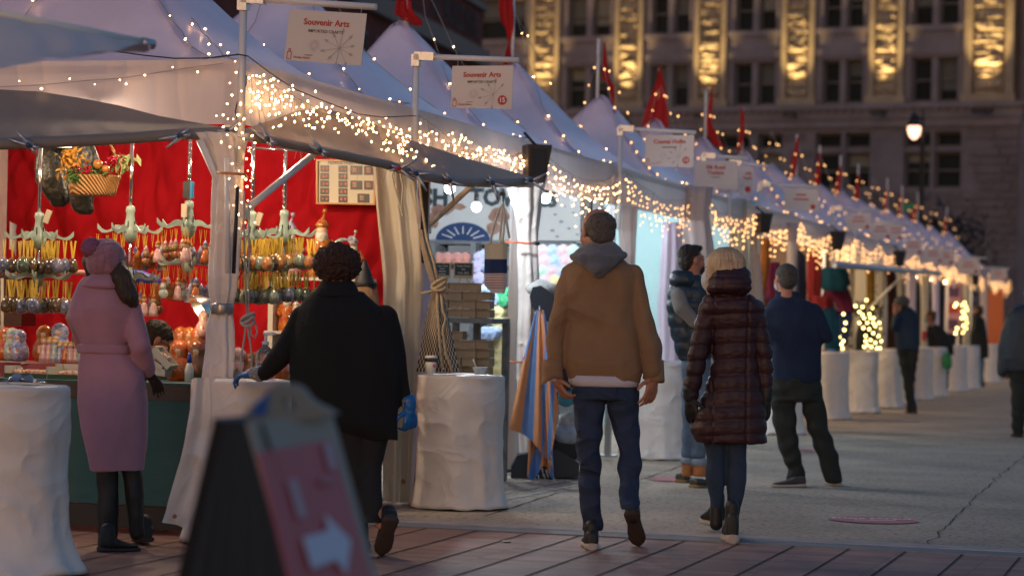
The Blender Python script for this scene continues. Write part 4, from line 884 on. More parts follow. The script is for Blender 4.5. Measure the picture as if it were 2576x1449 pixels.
# ---- hanging coat
M_puff = mat('black_puffer', (.014, .017, .014), .35, bump=.5, bscale=18)
t = thing('hanging_coat', 'black padded coat hanging behind the flower basket', 'coat', PU(130, 450, 1.0))
g = MB(); column(g, [(352, 105, 230), (380, 92, 160), (420, 84, 165), (455, 82, 172), (480, 100, 178), (505, 120, 176), (520, 130, 160)], PU(130, 430, 1.0).y, .5, 5, .08, 40); g.build('body', M_puff, t)
g = MB(); ol = [(360, 190, 235), (400, 185, 250), (440, 178, 236), (458, 172, 232), (478, 168, 236), (498, 170, 234), (515, 172, 234), (530, 180, 234), (540, 196, 226)]; column(g, ol, PU(200, 450, .95).y, .55, 3, .07, 36, 4); g.build('sleeve', M_puff, t)
# ---- flower basket
c = PU(232, 492, .7); t = thing('flower_basket', 'wicker basket of berries, leaves and fruit hanging in the stall', 'basket', c)
k = c.y/FPX; g = MB(); rr = []
for i, (y, hw) in enumerate(((0, 54), (-3, 58), (12, 59), (26, 63), (40, 67), (46, 70), (50, 70), (50, 62))):
    rr.append([c+V((hw*k*cos(a)*(1+.012*sin(24*a+i*2)), hw*k*.7*sin(a), max(y, 0)*k)) for a in [2*pi*j/72 for j in range(72)]])
g.rings(rr, True); m = mat('wicker', (.42, .2, .06), .55); nt_ = m.node_tree; wv = nt_.nodes.new('ShaderNodeTexWave'); wv.inputs['Scale'].default_value = 26; wv.bands_direction = 'DIAGONAL'; wv.inputs['Distortion'].default_value = 1.5
bp = nt_.nodes.new('ShaderNodeBump'); bp.inputs['Distance'].default_value = .01; tcn = nt_.nodes.new('ShaderNodeTexCoord'); nt_.links.new(tcn.outputs['Object'], wv.inputs['Vector']); nt_.links.new(wv.outputs['Fac'], bp.inputs['Height']); nt_.links.new(bp.outputs[0], nt_.nodes['Principled BSDF'].inputs['Normal'])
g.build('wicker_bowl', m, t)
g = MB(); g.tube([c+V((62*k*cos(a), 0, 48*k+(110*k)*sin(a))) for a in [pi*j/20 for j in range(21)]], .009, 6); g.build('handle', m, t)
def leaves(g, c, n, rad, size, seed, flat=.5):
    R_ = random.Random(seed)
    for i in range(n):
        d = V((R_.gauss(0, 1), R_.gauss(0, .7), R_.gauss(0, 1))); p = c+V((d.x*rad[0], d.y*rad[1], d.z*rad[2])); a = V((R_.gauss(0, 1), R_.gauss(0, 1), R_.gauss(0, 1))).normalized(); b = a.orthogonal().normalized(); s_ = size*(.6+.8*R_.random())
        g.add([p-a*s_, p+b*s_*.45, p+a*s_, p-b*s_*.45], [(0, 1, 2, 3)])
g = MB(); leaves(g, c+V((-52*k, -.05, 85*k)), 160, (.035, .03, .06), .02, 3); g.build('golden_leaves', mat('golden_leaf', (.5, .24, .03), .5), t)
g = MB(); leaves(g, c+V((0, -.06, 58*k)), 120, (.06, .03, .02), .022, 4); leaves(g, c+V((-40*k, -.1, 45*k)), 40, (.02, .02, .02), .024, 5); g.build('green_leaves', mat('leaf_green', (.06, .13, .03), .5), t)
g = MB(); leaves(g, c+V((85*k, -.07, 82*k)), 50, (.025, .02, .02), .03, 6); g.build('pale_leaves', mat('leaf_pale', (.4, .45, .18), .5), t)
g = MB(); R_ = random.Random(8)
for cc, n in ((c+V((-14*k, -.12, 62*k)), 26), (c+V((62*k, -.12, 88*k)), 34)):
    for i in range(n): g.ball(cc+V((R_.gauss(0, .022), R_.gauss(0, .012), R_.gauss(0, .013))), .0075, 7, 4)
g.build('berries', mat('berry', (.3, .005, .02), .15), t)
g = MB(); g.ball(c+V((18*k, -.1, 76*k)), .03, 12, 8); g.ball(c+V((38*k, -.1, 64*k)), .026, 12, 8); g.build('apples', mat('apple', (.35, .3, .03), .3, var=.6, col2=(.35, .04, .03), vscale=9), t)
# ---- umbrella behind rack
t = thing('blue_umbrella', 'folded bright blue cloth showing behind the second rack', 'umbrella', PU(345, 700, 1.1)); g = MB(); g.lathe(PU(342, 712, 1.1), [(.2, 0), (.12, .05), (.01, .085)], 8); g.build('canopy', mat('royal_blue', (.01, .03, .3), .5), t); g = MB(); g.tube([PU(342, 712, 1.1), PU(350, 820, 1.1)], .006, 6); g.build('shaft', M_steel, t)
# pink rail behind the left rack
g = MB(); g.tube([PU(20, 684, 1.3), PU(240, 686, 1.3)], .016, 8); tag(g.build('clothes_rail', mat('pink_tube', (.6, .3, .25), .4)), 'pale horizontal tube behind the leftmost rack', 'rail')
t = thing('dark_cabinet', 'dark maroon cabinet at the left edge, behind the leftmost rack', 'cabinet', S(1.8, -3.1, ctop)); g = MB(); a = PU(-30, 682, 1.8); b = PU(62, 820, 1.8); g.box((a+b)/2, ((b-a).length*.72, .2, a.z-b.z), (WW, UU, V((0, 0, 1)))); g.build('cabinet_body', mat('maroon', (.03, .006, .006), .25), t)
g = MB(); g.tube([PU(4, 700, 1.7), PU(4, 900, 1.7)], .012, 6); g.build('cream_post', M_cream, t)
# ---- framed poster
pc = [PU(797, 402, 2.88), PU(946, 404, 2.88), PU(946, 517, 2.88), PU(797, 514, 2.88)]
t = thing('framed_poster', 'framed instruction poster with rows of small dark photos on the red cloth', 'poster', (pc[2]+pc[3])/2); X = pc[1]-pc[0]; Z = pc[0]-pc[3]; W_, H_ = X.length, Z.length; o_ = pc[3]; nf = -UU
def pr(g, a0, a1, b0, b1, d0, d1, ): c = o_+X*((a0+a1)/2)+Z*((b0+b1)/2)+nf*((d0+d1)/2); g.box(c, (abs(a1-a0)*W_, abs(d1-d0), abs(b1-b0)*H_), (X.normalized(), UU, Z.normalized()))
g = MB(); pr(g, 0, 1, 0, .035, 0, .03); pr(g, 0, 1, .965, 1, 0, .03); pr(g, 0, .03, .035, .965, 0, .03); pr(g, .97, 1, .035, .965, 0, .03); g.build('frame', mat('oak_frame', (.5, .22, .05), .4), t)
g = MB(); pr(g, .03, .97, .035, .965, 0, .012); pb = g.build('paper', mat('poster_paper', (.72, .66, .5), .6), t)
text(pb, 'PRODUCTION PHASES', .028, o_+X*.52+Z*.925+nf*.015, X, Z, MATS['grey_print'], bold=.01)
M_photo = mat('photo_dark', (.015, .013, .012), .4); M_orange = mat('photo_skin', (.6, .16, .06), .5, var=.4, vscale=40)
R_ = random.Random(5)
for ci, (a, w_) in enumerate(((.06, .15), (.37, .15))):
    for r_ in range(5):
        b1 = .87-r_*.168; g = MB(); pr(g, a, a+w_, b1-.15, b1, .013, .015); c_ = g.build('photo', M_photo, pb)
        g = MB()
        for q in range(2): g.ball(o_+X*(a+w_*(.3+.4*q+.1*R_.random()))+Z*(b1-.075)+nf*.015, .009, 8, 4, (1, .08, .8+R_.random()*.5), (X.normalized(), UU, Z.normalized()))
        g.build('photo_subject', M_orange, c_)
        text(pb, 'step %d' % (ci*5+r_+1), .012, o_+X*(a+w_+.075)+Z*(b1-.02)+nf*.015, X, Z, MATS['grey_print']) if False else None
for a, b1 in ((.57, .87), (.8, .87), (.57, .54), (.8, .54), (.69, .25)):
    g = MB(); w_ = .2 if a < .78 else .16; pr(g, a, a+w_, b1-.2, b1, .013, .015); c_ = g.build('photo', M_photo, pb)
    g = MB(); pr(g, a+.04, a+.11, b1-.15, b1-.04, .0155, .017); g.build('photo_subject', M_orange, c_)
    g = MB(); pr(g, a+.055, a+.1, b1-.12, b1-.06, .0175, .019); g.build('photo_picture', mat('photo_green', (.15, .3, .25), .5, var=.4, vscale=50), c_)
# ---- shelf unit and carved santas
sh = thing('white_shelf', 'white shelf unit against the red cloth holding carved old men', 'shelf', S(2.5, -.9, ctop))
M_sh = mat('shelf_white', (.66, .6, .5), .5)
g = MB(); a = PU(690, 703, 2.45); b = PU(926, 703, 2.45); g.box((a+b)/2, ((b-a).length, .3, .02), (WW, UU, V((0, 0, 1)))); a2 = PU(684, 838, 2.45); b2 = PU(926, 838, 2.45); g.box((a2+b2)/2, ((b2-a2).length, .3, .02), (WW, UU, V((0, 0, 1)))); g.build('shelf_board', M_sh, sh)
for x in (700, 922): g = MB(); p = PU(x, 703, 2.45); g.box(V((p.x, p.y, (p.z+.5)/2)), (.035, .28, p.z-.5-.022), (WW, UU, V((0, 0, 1)))); g.build('upright', M_sh, sh)
M_beard = mat('beard_white', (.75, .68, .55), .6, bump=.5, bscale=60)
def carved(x, y, u, h, ci, hat, lab, extra=False):
    c = PU(x, y, u); t = thing('carved_figure', lab, 'figurine', c, 'carved bearded figures in the first stall'); k = h
    g = MB(); g.lathe(c, [(.2*k, 0), (.21*k, .1*k), (.18*k, .35*k), (.17*k, .55*k), (.11*k, .66*k), (.05*k, .7*k)], 14); g.build('robe', DM[ci], t)
    for s_ in (-1, 1):
        g = MB(); g.tube([c+V((s_*.14*k, 0, .6*k)), c+V((s_*.21*k, -.04*k, .45*k)), c+V((s_*.13*k, -.14*k, .36*k))], [.05*k, .055*k, .04*k], 8); g.build('arm', DM[ci], t)
    g = MB(); g.ball(c+V((0, -.01, .74*k)), .095*k, 12, 8); g.build('face', M_face, t)
    g = MB(); g.lathe(c+V((0, -.075*k, .42*k)), [(.01*k, 0), (.06*k, .1*k), (.1*k, .22*k), (.09*k, .3*k)], 10); g.build('beard', M_beard, t)
    g = MB(); g.lathe(c, [(.1*k, .8*k), (.115*k, .84*k), (.085*k, .88*k), (.05*k, .93*k)], 12); g.tube([c+V((0, 0, .9*k)), c+V((.02*k, 0, .97*k)), c+V((.035*k, 0, 1.02*k))], [.05*k, .02*k, .012*k], 6); g.ball(c+V((.04*k, 0, 1.06*k)), .04*k, 8, 6); g.build('hat', DM[hat], t)
    if extra: g = MB(); q = c+V((-.2*k, -.06, .75*k)); g.tube([q+V((-.22*k*cos(a), 0, .22*k*sin(a)-.1*k)) for a in [pi*.1*j for j in range(8)]], [.03*k, .05*k, .06*k, .06*k, .05*k, .04*k, .03*k, .02*k], 6); g.build('moon', DM[5], t); g = MB(); g.lathe(q+V((.05, -.02, .12*k)), [(.09*k, 0), (.09*k, .015)], 10, (V((1, 0, 0)), V((0, 0, 1)), V((0, -1, 0)))); g.build('star', DM[1], t)
carved(806, 700, 2.4, .42, 4, 4, 'tall gold robed carved figure with a ball topped hat'); carved(726, 700, 2.42, .4, 3, 1, 'blue hatted carved figure behind the ornament rack'); carved(886, 700, 2.4, .29, 0, 5, 'small red carved figure holding a blue moon', True)
carved(720, 836, 2.4, .3, 0, 4, 'white bearded carved figure on the lower shelf, left'); carved(742, 836, 2.3, .22, 2, 5, 'short carved figure in front on the lower shelf'); carved(768, 836, 2.42, .3, 5, 2, 'dark hatted carved figure on the lower shelf, right'); carved(800, 836, 2.42, .28, 3, 4, 'carved figure on the lower shelf next to the black shoulder')
# ---- clamp lamp with metal reflector
c = PU(515, 770, .5); t = thing('clamp_lamp', 'ribbed aluminium reflector lamp left of the gathered curtain', 'lamp', c); d = V((-.75, -.35, -.55)).normalized(); X = d.orthogonal().normalized(); Yv = d.cross(X)
g = MB(); pf = [(.02, -.06), (.03, -.05)]+[(.03+.075*(i/12)**.75+(.0025 if i % 2 else 0), -.04+.085*i/12) for i in range(13)]
g.lathe(c, pf, 24, (X, Yv, d), False); g.build('reflector', mat('reflector_metal', (.7, .68, .65), .25, .95), t)
g = MB(); g.ball(c+d*.0, .028, 10, 6); g.build('lamp_bulb', glow('warm_lamp', (1, .72, .4), 3), t)
light('clamp_lamp_light', c+d*.14, .6, (1, .68, .36), .03, parent=t)
# ---- tube light under the eave
t = thing('tube_light', 'thin bright tube light under the awning near the left end', 'lamp', PU(120, 366, .5)); g = MB(); a = PU(95, 366, .5); b = PU(178, 367, .5); g.tube([a, b], .012, 8); g.build('tube', glow('tube_glow', (1, .8, .55), 6), t)
def fill_lamp(u, w, z, e, col, lab, size=.5):  # unseen lamp added to brighten goods, walls and ground
    t = thing('fill_lamp', lab, 'lamp', S(u, w, z), 'added work lights under the tent roofs'); g = MB(); g.lathe(S(u, w, z), [(.03, .1), (.09, .04), (.1, 0)], 14); g.build('shade', M_alu, t)
    g = MB(); g.ball(S(u, w, z), .04, 10, 6); g.build('lamp_bulb', glow('lamp_bulb_warm' if col[2] < .6 else 'lamp_bulb_cool', col, 12), t)
    light('fill_light', S(u, w, z-.06), e, col, .06, parent=t); return t
fill_lamp(.1, -2.3, 2.42, 34, (1, .76, .5), 'added warm light hidden above the leftmost rack'); fill_lamp(.95, -.1, 2.44, 24, (1, .78, .52), 'added warm light hidden above the rack beside the curly hair'); fill_lamp(1.5, -1.0, 2.52, 58, (1, .74, .5), 'added warm light hidden above the red cloth, right half'); fill_lamp(.12, -.85, 2.42, 30, (1, .76, .5), 'added warm light hidden above the counter front')  # lamps added out of sight to light the front goods and red cloth
# ---- corner curtain, tubes and rope
t = thing('corner_curtain', 'white vinyl curtain gathered round the near corner post with silver tape', 'curtain', P(560, 940, 13.75))
g = MB(); column(g, [(335, 500, 618), (380, 522, 616), (450, 533, 612), (560, 531, 607), (650, 526, 602), (720, 526, 596), (765, 530, 586), (778, 529, 584), (795, 527, 585), (830, 521, 590), (880, 517, 592), (960, 510, 590)], 13.55, .6, 7, .16, 64, 3, 2); g.build('vinyl', M_cover, t)
g = MB(); g.lathe(P(557, 790, 13.55), [(.064, 0), (.066, .01), (.066, .05), (.064, .06)], 20); g.build('tape', mat('duct_tape', (.3, .3, .31), .25, .6), t)
t = thing('loose_tubes', 'black tube and white tube strapped upright to the corner post', 'tubes', P(585, 690, 13.5)); g = MB(); g.tube([P(596, 470, 13.38), P(586, 688, 13.38)], .011, 10); g.build('black_tube', M_black, t)
g = MB(); g.tube([P(570, 395, 13.36), P(572, 688, 13.36)], .015, 10); g.build('white_tube', M_pvc, t); g = MB(); g.tube([P(545, 434, 13.36), P(580, 437, 13.32), P(614, 440, 13.36), P(620, 447, 13.6)], .008, 6); g.build('strap', mat('orange_strap', (.5, .2, .05), .5), t)
t = thing('tie_rope', 'grey rope hanging from the corner post with a big knot', 'rope', P(622, 930, 13.45)); g = MB()
def px(pts, Y): return [P(x, y, Y+(.02 if i % 2 else 0)) for i, (x, y) in enumerate(pts)]
g.tube(px([(612, 480), (613, 600), (616, 700), (619, 790)], 13.45), .006, 6); g.tube(px([(624, 520), (625, 650), (624, 790)], 13.43), .005, 6)
kn = P(622, 805, 13.42)
for i in range(3): g.tube([kn+V((.035*cos(a), .02*sin(a)-.01, .022*sin(a*1+i*1.1)+.012*i-.01)) for a in [2*pi*j/14 for j in range(15)]], .009, 6)
g.tube(px([(628, 800), (640, 812), (646, 835), (640, 850), (630, 842), (628, 820), (620, 810)], 13.4), .006, 6); g.tube(px([(618, 810), (612, 860), (604, 900), (606, 935), (630, 940), (633, 900), (626, 850), (620, 815)], 13.4), .006, 6)
g.build('rope', mat('grey_rope', (.4, .38, .38), .9, bump=.5, bscale=120), t)
# loose white flap hanging left of the corner barrel
t = thing('loose_flap', 'loose white vinyl flap with a grommet hanging beside the corner barrel', 'flap', P(455, 1335, 13.1)); g = MB()
L_ = [(950, 486), (1020, 478), (1100, 466), (1160, 452), (1220, 434), (1280, 418), (1312, 408)]; R2 = [(950, 540), (1020, 540), (1100, 540), (1160, 538), (1220, 530), (1280, 520), (1338, 505)]
g.grid(lambda x, y: P(*resampy(L_, y), 13.06).lerp(P(*resampy(R2, y), 13.12), x)+V((0, -.035*sin(x*9+y*2)*y-.03*NR(V((x*3, y*5, 0))), 0)), 20, 24); g.build('vinyl', M_cover, t)
g = MB(); g.lathe(P(438, 1298, 12.99), [(.012, 0), (.008, .004)], 12, (V((1, 0, 0)), V((0, 0, 1)), V((0, -1, 0)))); g.build('grommet', mat('brass', (.25, .13, .05), .4, .8), t)
# ================================================================ second stall curtain at the second leg
YP2 = S(TD, 0).y
t = thing('cream_curtain', 'tall cream curtain lit warm, right of the red cloth', 'curtain', P(1000, 1262, YP2-.25))
g = MB(); tp = [P(x, y, YP2-.3+.02*(i % 2)) for i, (x, y) in enumerate(((934, 396), (955, 398), (985, 402), (1015, 412), (1042, 432)))]
bt = [P(x, y, YP2-.3+.02*(i % 2)) for i, (x, y) in enumerate(((962, 1258), (985, 1262), (1005, 1262), (1022, 1264), (1030, 1262)))]
mid = [P(x, y, YP2-.3) for x, y in ((962, 700), (985, 700), (1012, 700), (1035, 700), (1062, 700))]
def cur3(x, y):
    def at(pl, s): f = s*4; i = min(3, int(f)); return pl[i].lerp(pl[i+1], f-i)
    a, b, c_ = at(tp, x), at(mid, x), at(bt, x); p = a.lerp(b, y/.35) if y < .35 else b.lerp(c_, (y-.35)/.65)
    return p+V((0, -.028*sin(x*15+1.5*NR(V((x*3, y*2, 0))))-.02*NR(V((x*6, y*9, 2))), 0))
g.grid(cur3, 50, 60); g.build('vinyl', M_cream, t)
g = MB(); g.lathe(P(1012, 1210, YP2-.36), [(.015, 0), (.009, .005)], 12, (V((1, 0, 0)), V((0, 0, 1)), V((0, -1, 0)))); g.build('grommet', mat('brass', (.25, .13, .05), .4, .8), t)
g = MB(); g.tube([P(x, y, YP2-.38) for x, y in ((1000, 405), (985, 440), (990, 470), (1000, 505), (1012, 545), (1008, 520), (1012, 470), (1002, 420))], .006, 5, False); g.build('tie_strap', M_cream, t)
t = thing('grey_side_curtain', 'shadowed grey vinyl panel beside the checkered cloth', 'curtain', P(1050, 1230, YP2))
g = MB(); column(g, [(440, 1048, 1082), (600, 1040, 1078), (780, 1028, 1085), (950, 1022, 1075), (1240, 1020, 1040)], YP2-.05, .7, 5, .08, 40, 4, 6); g.build('vinyl', M_vinyl, t)
g = MB(); g.box(P(1066, 560, YP2-.12), (.05, .03, .55), (V((1, 0, 0)), V((0, 1, 0)), V((0, 0, 1)))); g.build('dark_batten', mat('dark_plank', (.03, .022, .018), .6), t)
# checkered cloth with rope
t = thing('checkered_cloth', 'black and beige checkered cloth tied with rope, hanging behind the paper cup', 'cloth', P(1100, 938, YP2-.32))
M_chk = bpy.data.materials.new('checkered_weave'); M_chk.use_nodes = True; nt_ = M_chk.node_tree; ck = nt_.nodes.new('ShaderNodeTexChecker'); at_ = nt_.nodes.new('ShaderNodeUVMap')
ck.inputs['Color1'].default_value = (.012, .012, .014, 1); ck.inputs['Color2'].default_value = (.55, .45, .34, 1); ck.inputs['Scale'].default_value = 1
nt_.links.new(at_.outputs[0], ck.inputs['Vector']); nt_.links.new(ck.outputs[0], nt_.nodes['Principled BSDF'].inputs['Base Color']); nt_.nodes['Principled BSDF'].inputs['Roughness'].default_value = .9
oc = [(578, 1050, 1068), (620, 1056, 1078), (680, 1070, 1098), (722, 1086, 1108), (760, 1078, 1118), (840, 1062, 1136), (935, 1046, 1154)]
nx_, ny_ = 60, 60
def chk(x, y):
    f = y*(len(oc)-1); k = min(len(oc)-2, int(f)); tt = f-k; yy = oc[k][0]*(1-tt)+oc[k+1][0]*tt; xl = oc[k][1]*(1-tt)+oc[k+1][1]*tt; xr = oc[k][2]*(1-tt)+oc[k+1][2]*tt
    return P(xl+(xr-xl)*x, yy, YP2-.36-.05*sin(x*pi)-.02*sin(x*14+y*2)*(xr-xl)/100)
g = MB(); g.grid(chk, nx_, ny_); o = g.build('cloth', M_chk, t)
uv = o.data.uv_layers.new(name='UVMap')
for poly in o.data.polygons:
    for li in poly.loop_indices:
        vi = o.data.loops[li].vertex_index; i, j = vi % (nx_+1), vi//(nx_+1); uv.data[li].uv = (i/nx_*26+.01, j/ny_*56)
g = MB(); rp = lambda pts, Y=YP2-.46: [P(x, y, Y) for x, y in pts]
g.tube(rp([(1052, 440), (1060, 520), (1072, 600), (1090, 660), (1100, 710)]), .01, 6)
kn = P(1102, 716, YP2-.48)
for i in range(3): g.tube([kn+V((.045*cos(a), .02*sin(a), .03*sin(a+i)+.012*i-.01)) for a in [2*pi*j/14 for j in range(15)]], .011, 6)
g.tube(rp([(1058, 738), (1075, 735), (1100, 728), (1120, 735), (1132, 728)]), .01, 6); g.tube(rp([(1100, 722), (1098, 760), (1104, 850), (1112, 930)]), .011, 6); g.tube(rp([(1106, 722), (1112, 780), (1120, 800), (1112, 830), (1120, 890), (1136, 935)]), .010, 6)
g.build('rope', M_rope, t)
# ================================================================ towel stall
UB = 8.9
bc = [PU(850, 430, UB), PU(1458, 441, UB), PU(1458, 606, UB), PU(850, 600, UB)]
t = thing('towel_banner', 'long pale printed banner with big dark capitals on the back of the towel stall', 'banner', (bc[2]+bc[3])/2)
M_ban = mat('banner_print', (.62, .64, .62), .5, var=.5, vscale=2.6, col2=(.72, .74, .72)); 
g = MB(); g.add(bc+[p+UU*.02 for p in bc], [(3, 2, 1, 0), (4, 5, 6, 7), (0, 1, 5, 4), (1, 2, 6, 5), (2, 3, 7, 6), (3, 0, 4, 7)]); bn = g.build('printed_cloth', M_ban, t)
X = bc[1]-bc[0]; Z = V((0, 0, 1)); W_ = X.length
q0, q1 = PU(1167, 500, UB-.015), PU(1412, 500, UB-.015); tw = (q1-q0).length
o = text(bn, 'TOWELS', .215, q0.lerp(q1, .5), X, Z, mat('banner_letters', (.03, .05, .06), .5), bold=.045); wd_ = max((v.co-o.data.vertices[0].co).length for v in o.data.vertices)
for s_, xx, al in (('TURKISH', PU(1126, 500, UB-.015), 'RIGHT'),): text(bn, s_, .215, xx, X, Z, MATS['banner_letters'], bold=.045, align=al)
g = MB(); c0 = PU(1163, 607, UB-.012); k = c0.y/FPX
g.rings([[c0+X.normalized()*(72*k*r*cos(pi*j/24))+Z*(46*k*r*sin(pi*j/24)+.005) for j in range(25)] for r in (.01, 1)], False, False); g.build('blue_shape', mat('banner_blue', (.01, .045, .14), .5), bn)
g = MB()
for j in range(7):
    a = pi*(.14+.12*j); d = X.normalized()*(72*k*cos(a))+Z*(44*k*sin(a)); n_ = UU.cross(d).normalized()*.006; g.add([c0+d*.42+n_-UU*.004, c0+d*.42-n_-UU*.004, c0+d*.86-n_*.7-UU*.004, c0+d*.86+n_*.7-UU*.004], [(0, 1, 2, 3)])
g.build('white_strokes', M_wpaint, bn)
g = MB(); R_ = random.Random(3)
for cx_, cy_, rx, ry in ((1110, 530, 30, 14), (1085, 555, 16, 22), (1150, 520, 22, 8), (1255, 540, 26, 20), (1240, 575, 18, 16)):
    c0 = PU(cx_, cy_, UB-.006); g.rings([[c0+X.normalized()*(rx*k*r*cos(a)*(1+.5*NR(V((cos(a), sin(a), cx_)))))+Z*(ry*k*r*sin(a)*(1+.5*NR(V((cos(a)*2, sin(a), cx_))))) for a in [2*pi*j/24 for j in range(24)]] for r in (.01, 1)], False, True, False)
g.build('blotch_print', mat('blotch', (.35, .2, .14), .5, var=.5, vscale=12), bn)
g = MB()
for cx_, cy_, rx in ((1395, 540, 5), (1410, 558, 6), (1430, 575, 5), (1388, 580, 6), (1440, 535, 4), (1420, 520, 3), (1400, 595, 5), (1450, 590, 4)):
    c0 = PU(cx_, cy_, UB-.006); g.rings([[c0+X.normalized()*(rx*k*r*cos(a))+Z*(rx*.6*k*r*sin(a)) for a in [2*pi*j/10 for j in range(10)]] for r in (.01, 1)], False, True, False)
g.build('grey_specks', mat('speck', (.3, .32, .36), .5), bn)
bx('banner_post', 'grey upright post at the right end of the banner', 'post', PU(1473, 700, UB-.2)-V((0, 0, .3)), (.075, .075, 2.6), mat('grey_wood', (.13, .12, .12), .7))
# pale back and side lining so the stall glows
M_lin = mat('stall_lining', (.66, .68, .7), .6, var=.05, vscale=2, bump=.3, bscale=5, trans=.15)
def lining(name_lab, u, w0, w1, m, z0=.05, z1=2.62, seed=0):
    g = MB(); drape(g, [S(u, w0, z1), S(u, w1, z1)], [S(u, w0, z0), S(u, w1, z0)], 60, 10, .02, 3.5, seed, -UU)
    return tag(g.build('stall_wall', m, origin=S(u, (w0+w1)/2, 0)), name_lab, 'tent wall')
lining('white back lining behind the towel banner', 9.05, -.15, -3.0, M_lin)
g = MB(); drape(g, [S(3.1, -3.0, 2.62), S(54, -3.0, 2.62)], [S(3.1, -3.0, .05), S(54, -3.0, .05)], 300, 6, .02, 60, 0, WW)
tag(g.build('long_back_wall', M_lin, origin=S(28, -3, 0)), 'long white vinyl back wall running behind all the stalls', 'tent wall')
g = MB(); drape(g, [S(3.2, -.3, 2.55), S(3.2, -3.0, 2.55)], [S(3.2, -.3, .05), S(3.2, -3.0, .05)], 40, 6, .01, 4, 0, UU)
tag(g.build('divider_wall', M_lin, origin=S(3.2, -1.6, 0)), 'white divider wall hidden behind the red cloth', 'tent wall')
# bulbs
for i, (x, y, u) in enumerate(((1130, 474, 5.2), (1197, 520, 7.0), (1371, 499, 6.9))):
    c = PU(x, y, u); t = thing('hanging_bulb', ['bright bare bulb left of the tan strut, below the awning edge', 'bright bare bulb above the blue printed shape', 'bright bare bulb right of the gathered curtain', 'bare bulb hidden behind the gathered curtain'][i], 'light bulb', c, 'bare bulbs in the towel stall')
    g = MB(); g.ball(c, .042, 14, 10); g.build('glass', glow('cool_bulb', (.86, .95, 1), 9), t)
    g = MB(); g.lathe(c, [(.02, .035), (.022, .1), (.012, .11)], 10); g.tube([c+V((0, 0, .1)), V((c.x, c.y, 2.6))], .004, 5, False); g.build('socket', M_black, t)
    light('bulb_light', c+V((0, -.0, -.06)), 30 if i == 2 else 62, (.84, .94, 1), .045, parent=t)
# shelves with rolled towels
M_gw = mat('grey_shelf_wood', (.1, .11, .12), .7, var=.3, vscale=8)
t = thing('towel_shelving', 'dark grey wooden shelving packed with rolled towels', 'shelving', S(8.5, -1.5, 0))
for z_px in (612, 668, 755, 768, 930):
    pass
def shelfz(y): return PU(1200, y, 8.4).z
g = MB()
for y in (612, 672, 758, 845, 935): g.box(S(8.55, -1.5, shelfz(y)), (2.6, .5, .03), (WW, UU, V((0, 0, 1))))
g.build('shelf_board', M_gw, t)
for x in (1100, 1202, 1300, 1352, 1455): g = MB(); p = PU(x, 760, 8.35); g.box(V((p.x, p.y, shelfz(612)/2)), (.05, .4, shelfz(612)), (WW, UU, V((0, 0, 1)))); g.build('upright', M_gw, t)
rolls = {}
def roll(x, y, u, r, m, lab, grp, L_=.3):
    key = (m.name, round(r, 3))
    c = PU(x, y, u)
    if key not in rolls:
        t = thing('rolled_towel', lab, 'rolled towel', (0, 0, 0), grp); g = MB(); rr = []; n = 20
        for q, d in ((.02, -.008), (.3, -.014), (.36, 0), (.55, -.012), (.62, 0), (.85, -.012), (1, .004), (1.02, .05), (1, L_)):
            rr.append([V((0, 0, 0))+WW*(r*q*(1+.08*sin(3*a))*cos(a))+V((0, 0, r*q*(1+.06*sin(5*a+1))*sin(a)))+UU*d for a in [2*pi*j/n for j in range(n)]])
        g.rings(rr); g.build('towel', m, t)
        g = MB()
        for j in range(14): a = 2*pi*j/14; p = WW*(r*cos(a)*.95)+V((0, 0, r*sin(a)*.95)); g.tube([p, p*1.18-UU*.012], .002, 3, False)
        g.build('fringe', M_card, t); rolls[key] = t; o = t
    else: o = copy_tree(rolls[key]); 
    o.location = c; o['label'] = lab; o['group'] = grp
    return o
def tm(n, a, b): return mat('towel_'+n, a, .9, var=.5, vscale=22, col2=b, bump=.5, bscale=80)
T_or = tm('orange_grey', (.75, .22, .12), (.3, .3, .34)); T_li = tm('lilac', (.5, .47, .75), (.62, .6, .8)); T_pk = tm('pink', (.75, .4, .48), (.65, .65, .68)); T_bl = tm('blue', (.25, .4, .75), (.6, .7, .85)); T_ye = tm('yellow', (.8, .65, .2), (.75, .72, .55)); T_mix = tm('bluegreen', (.3, .6, .5), (.75, .75, .7)); T_gn = tm('green', (.05, .45, .15), (.1, .5, .3))
for i, x in enumerate((1098, 1122, 1147, 1168)): roll(x, 650, 8.2, .058, T_or, ['coral rolled towel half cut by the rope', 'coral rolled towel second from the rope', 'largest coral rolled towel above the chalkboards', 'greyish rolled towel at the end of the coral row'][i], 'coral rolled towels')
for x, y in ((1205, 648), (1197, 670), (1203, 700), (1222, 640), (1226, 672)): roll(x, y, 8.15, .058, T_li if x < 1215 else T_bl, 'lilac rolled towel left of the tote bag' if x < 1215 else 'blue rolled towel behind the tote bag', 'lilac rolled towels' if x < 1215 else 'blue towels behind the tote bag')
for j in range(5):
    for i in range(4):
        x = 1362+i*26+(j % 2)*6; y = 632+j*25; m = [T_pk, T_bl, T_pk, T_mix][(i+j//2*3) % 4] if j < 3 else [T_pk, T_ye, T_mix, T_pk][i]
        nm = {'towel_pink': 'pink', 'towel_blue': 'blue', 'towel_bluegreen': 'pale green', 'towel_yellow': 'yellow'}[m.name]
        roll(x, y, 8.0, .062, m, f'{nm} rolled towel in the stack left of the balding head', f'{nm} rolled towels beside the balding head')
for j in range(7): roll(1250, 785+j*24, 7.6, .056, T_ye, 'yellow rolled towel in the column left of the metal post', 'yellow rolled towels'); roll(1268, 790+j*24, 7.9, .05, T_mix, 'pale towel behind the yellow column', 'pale towels by the post')
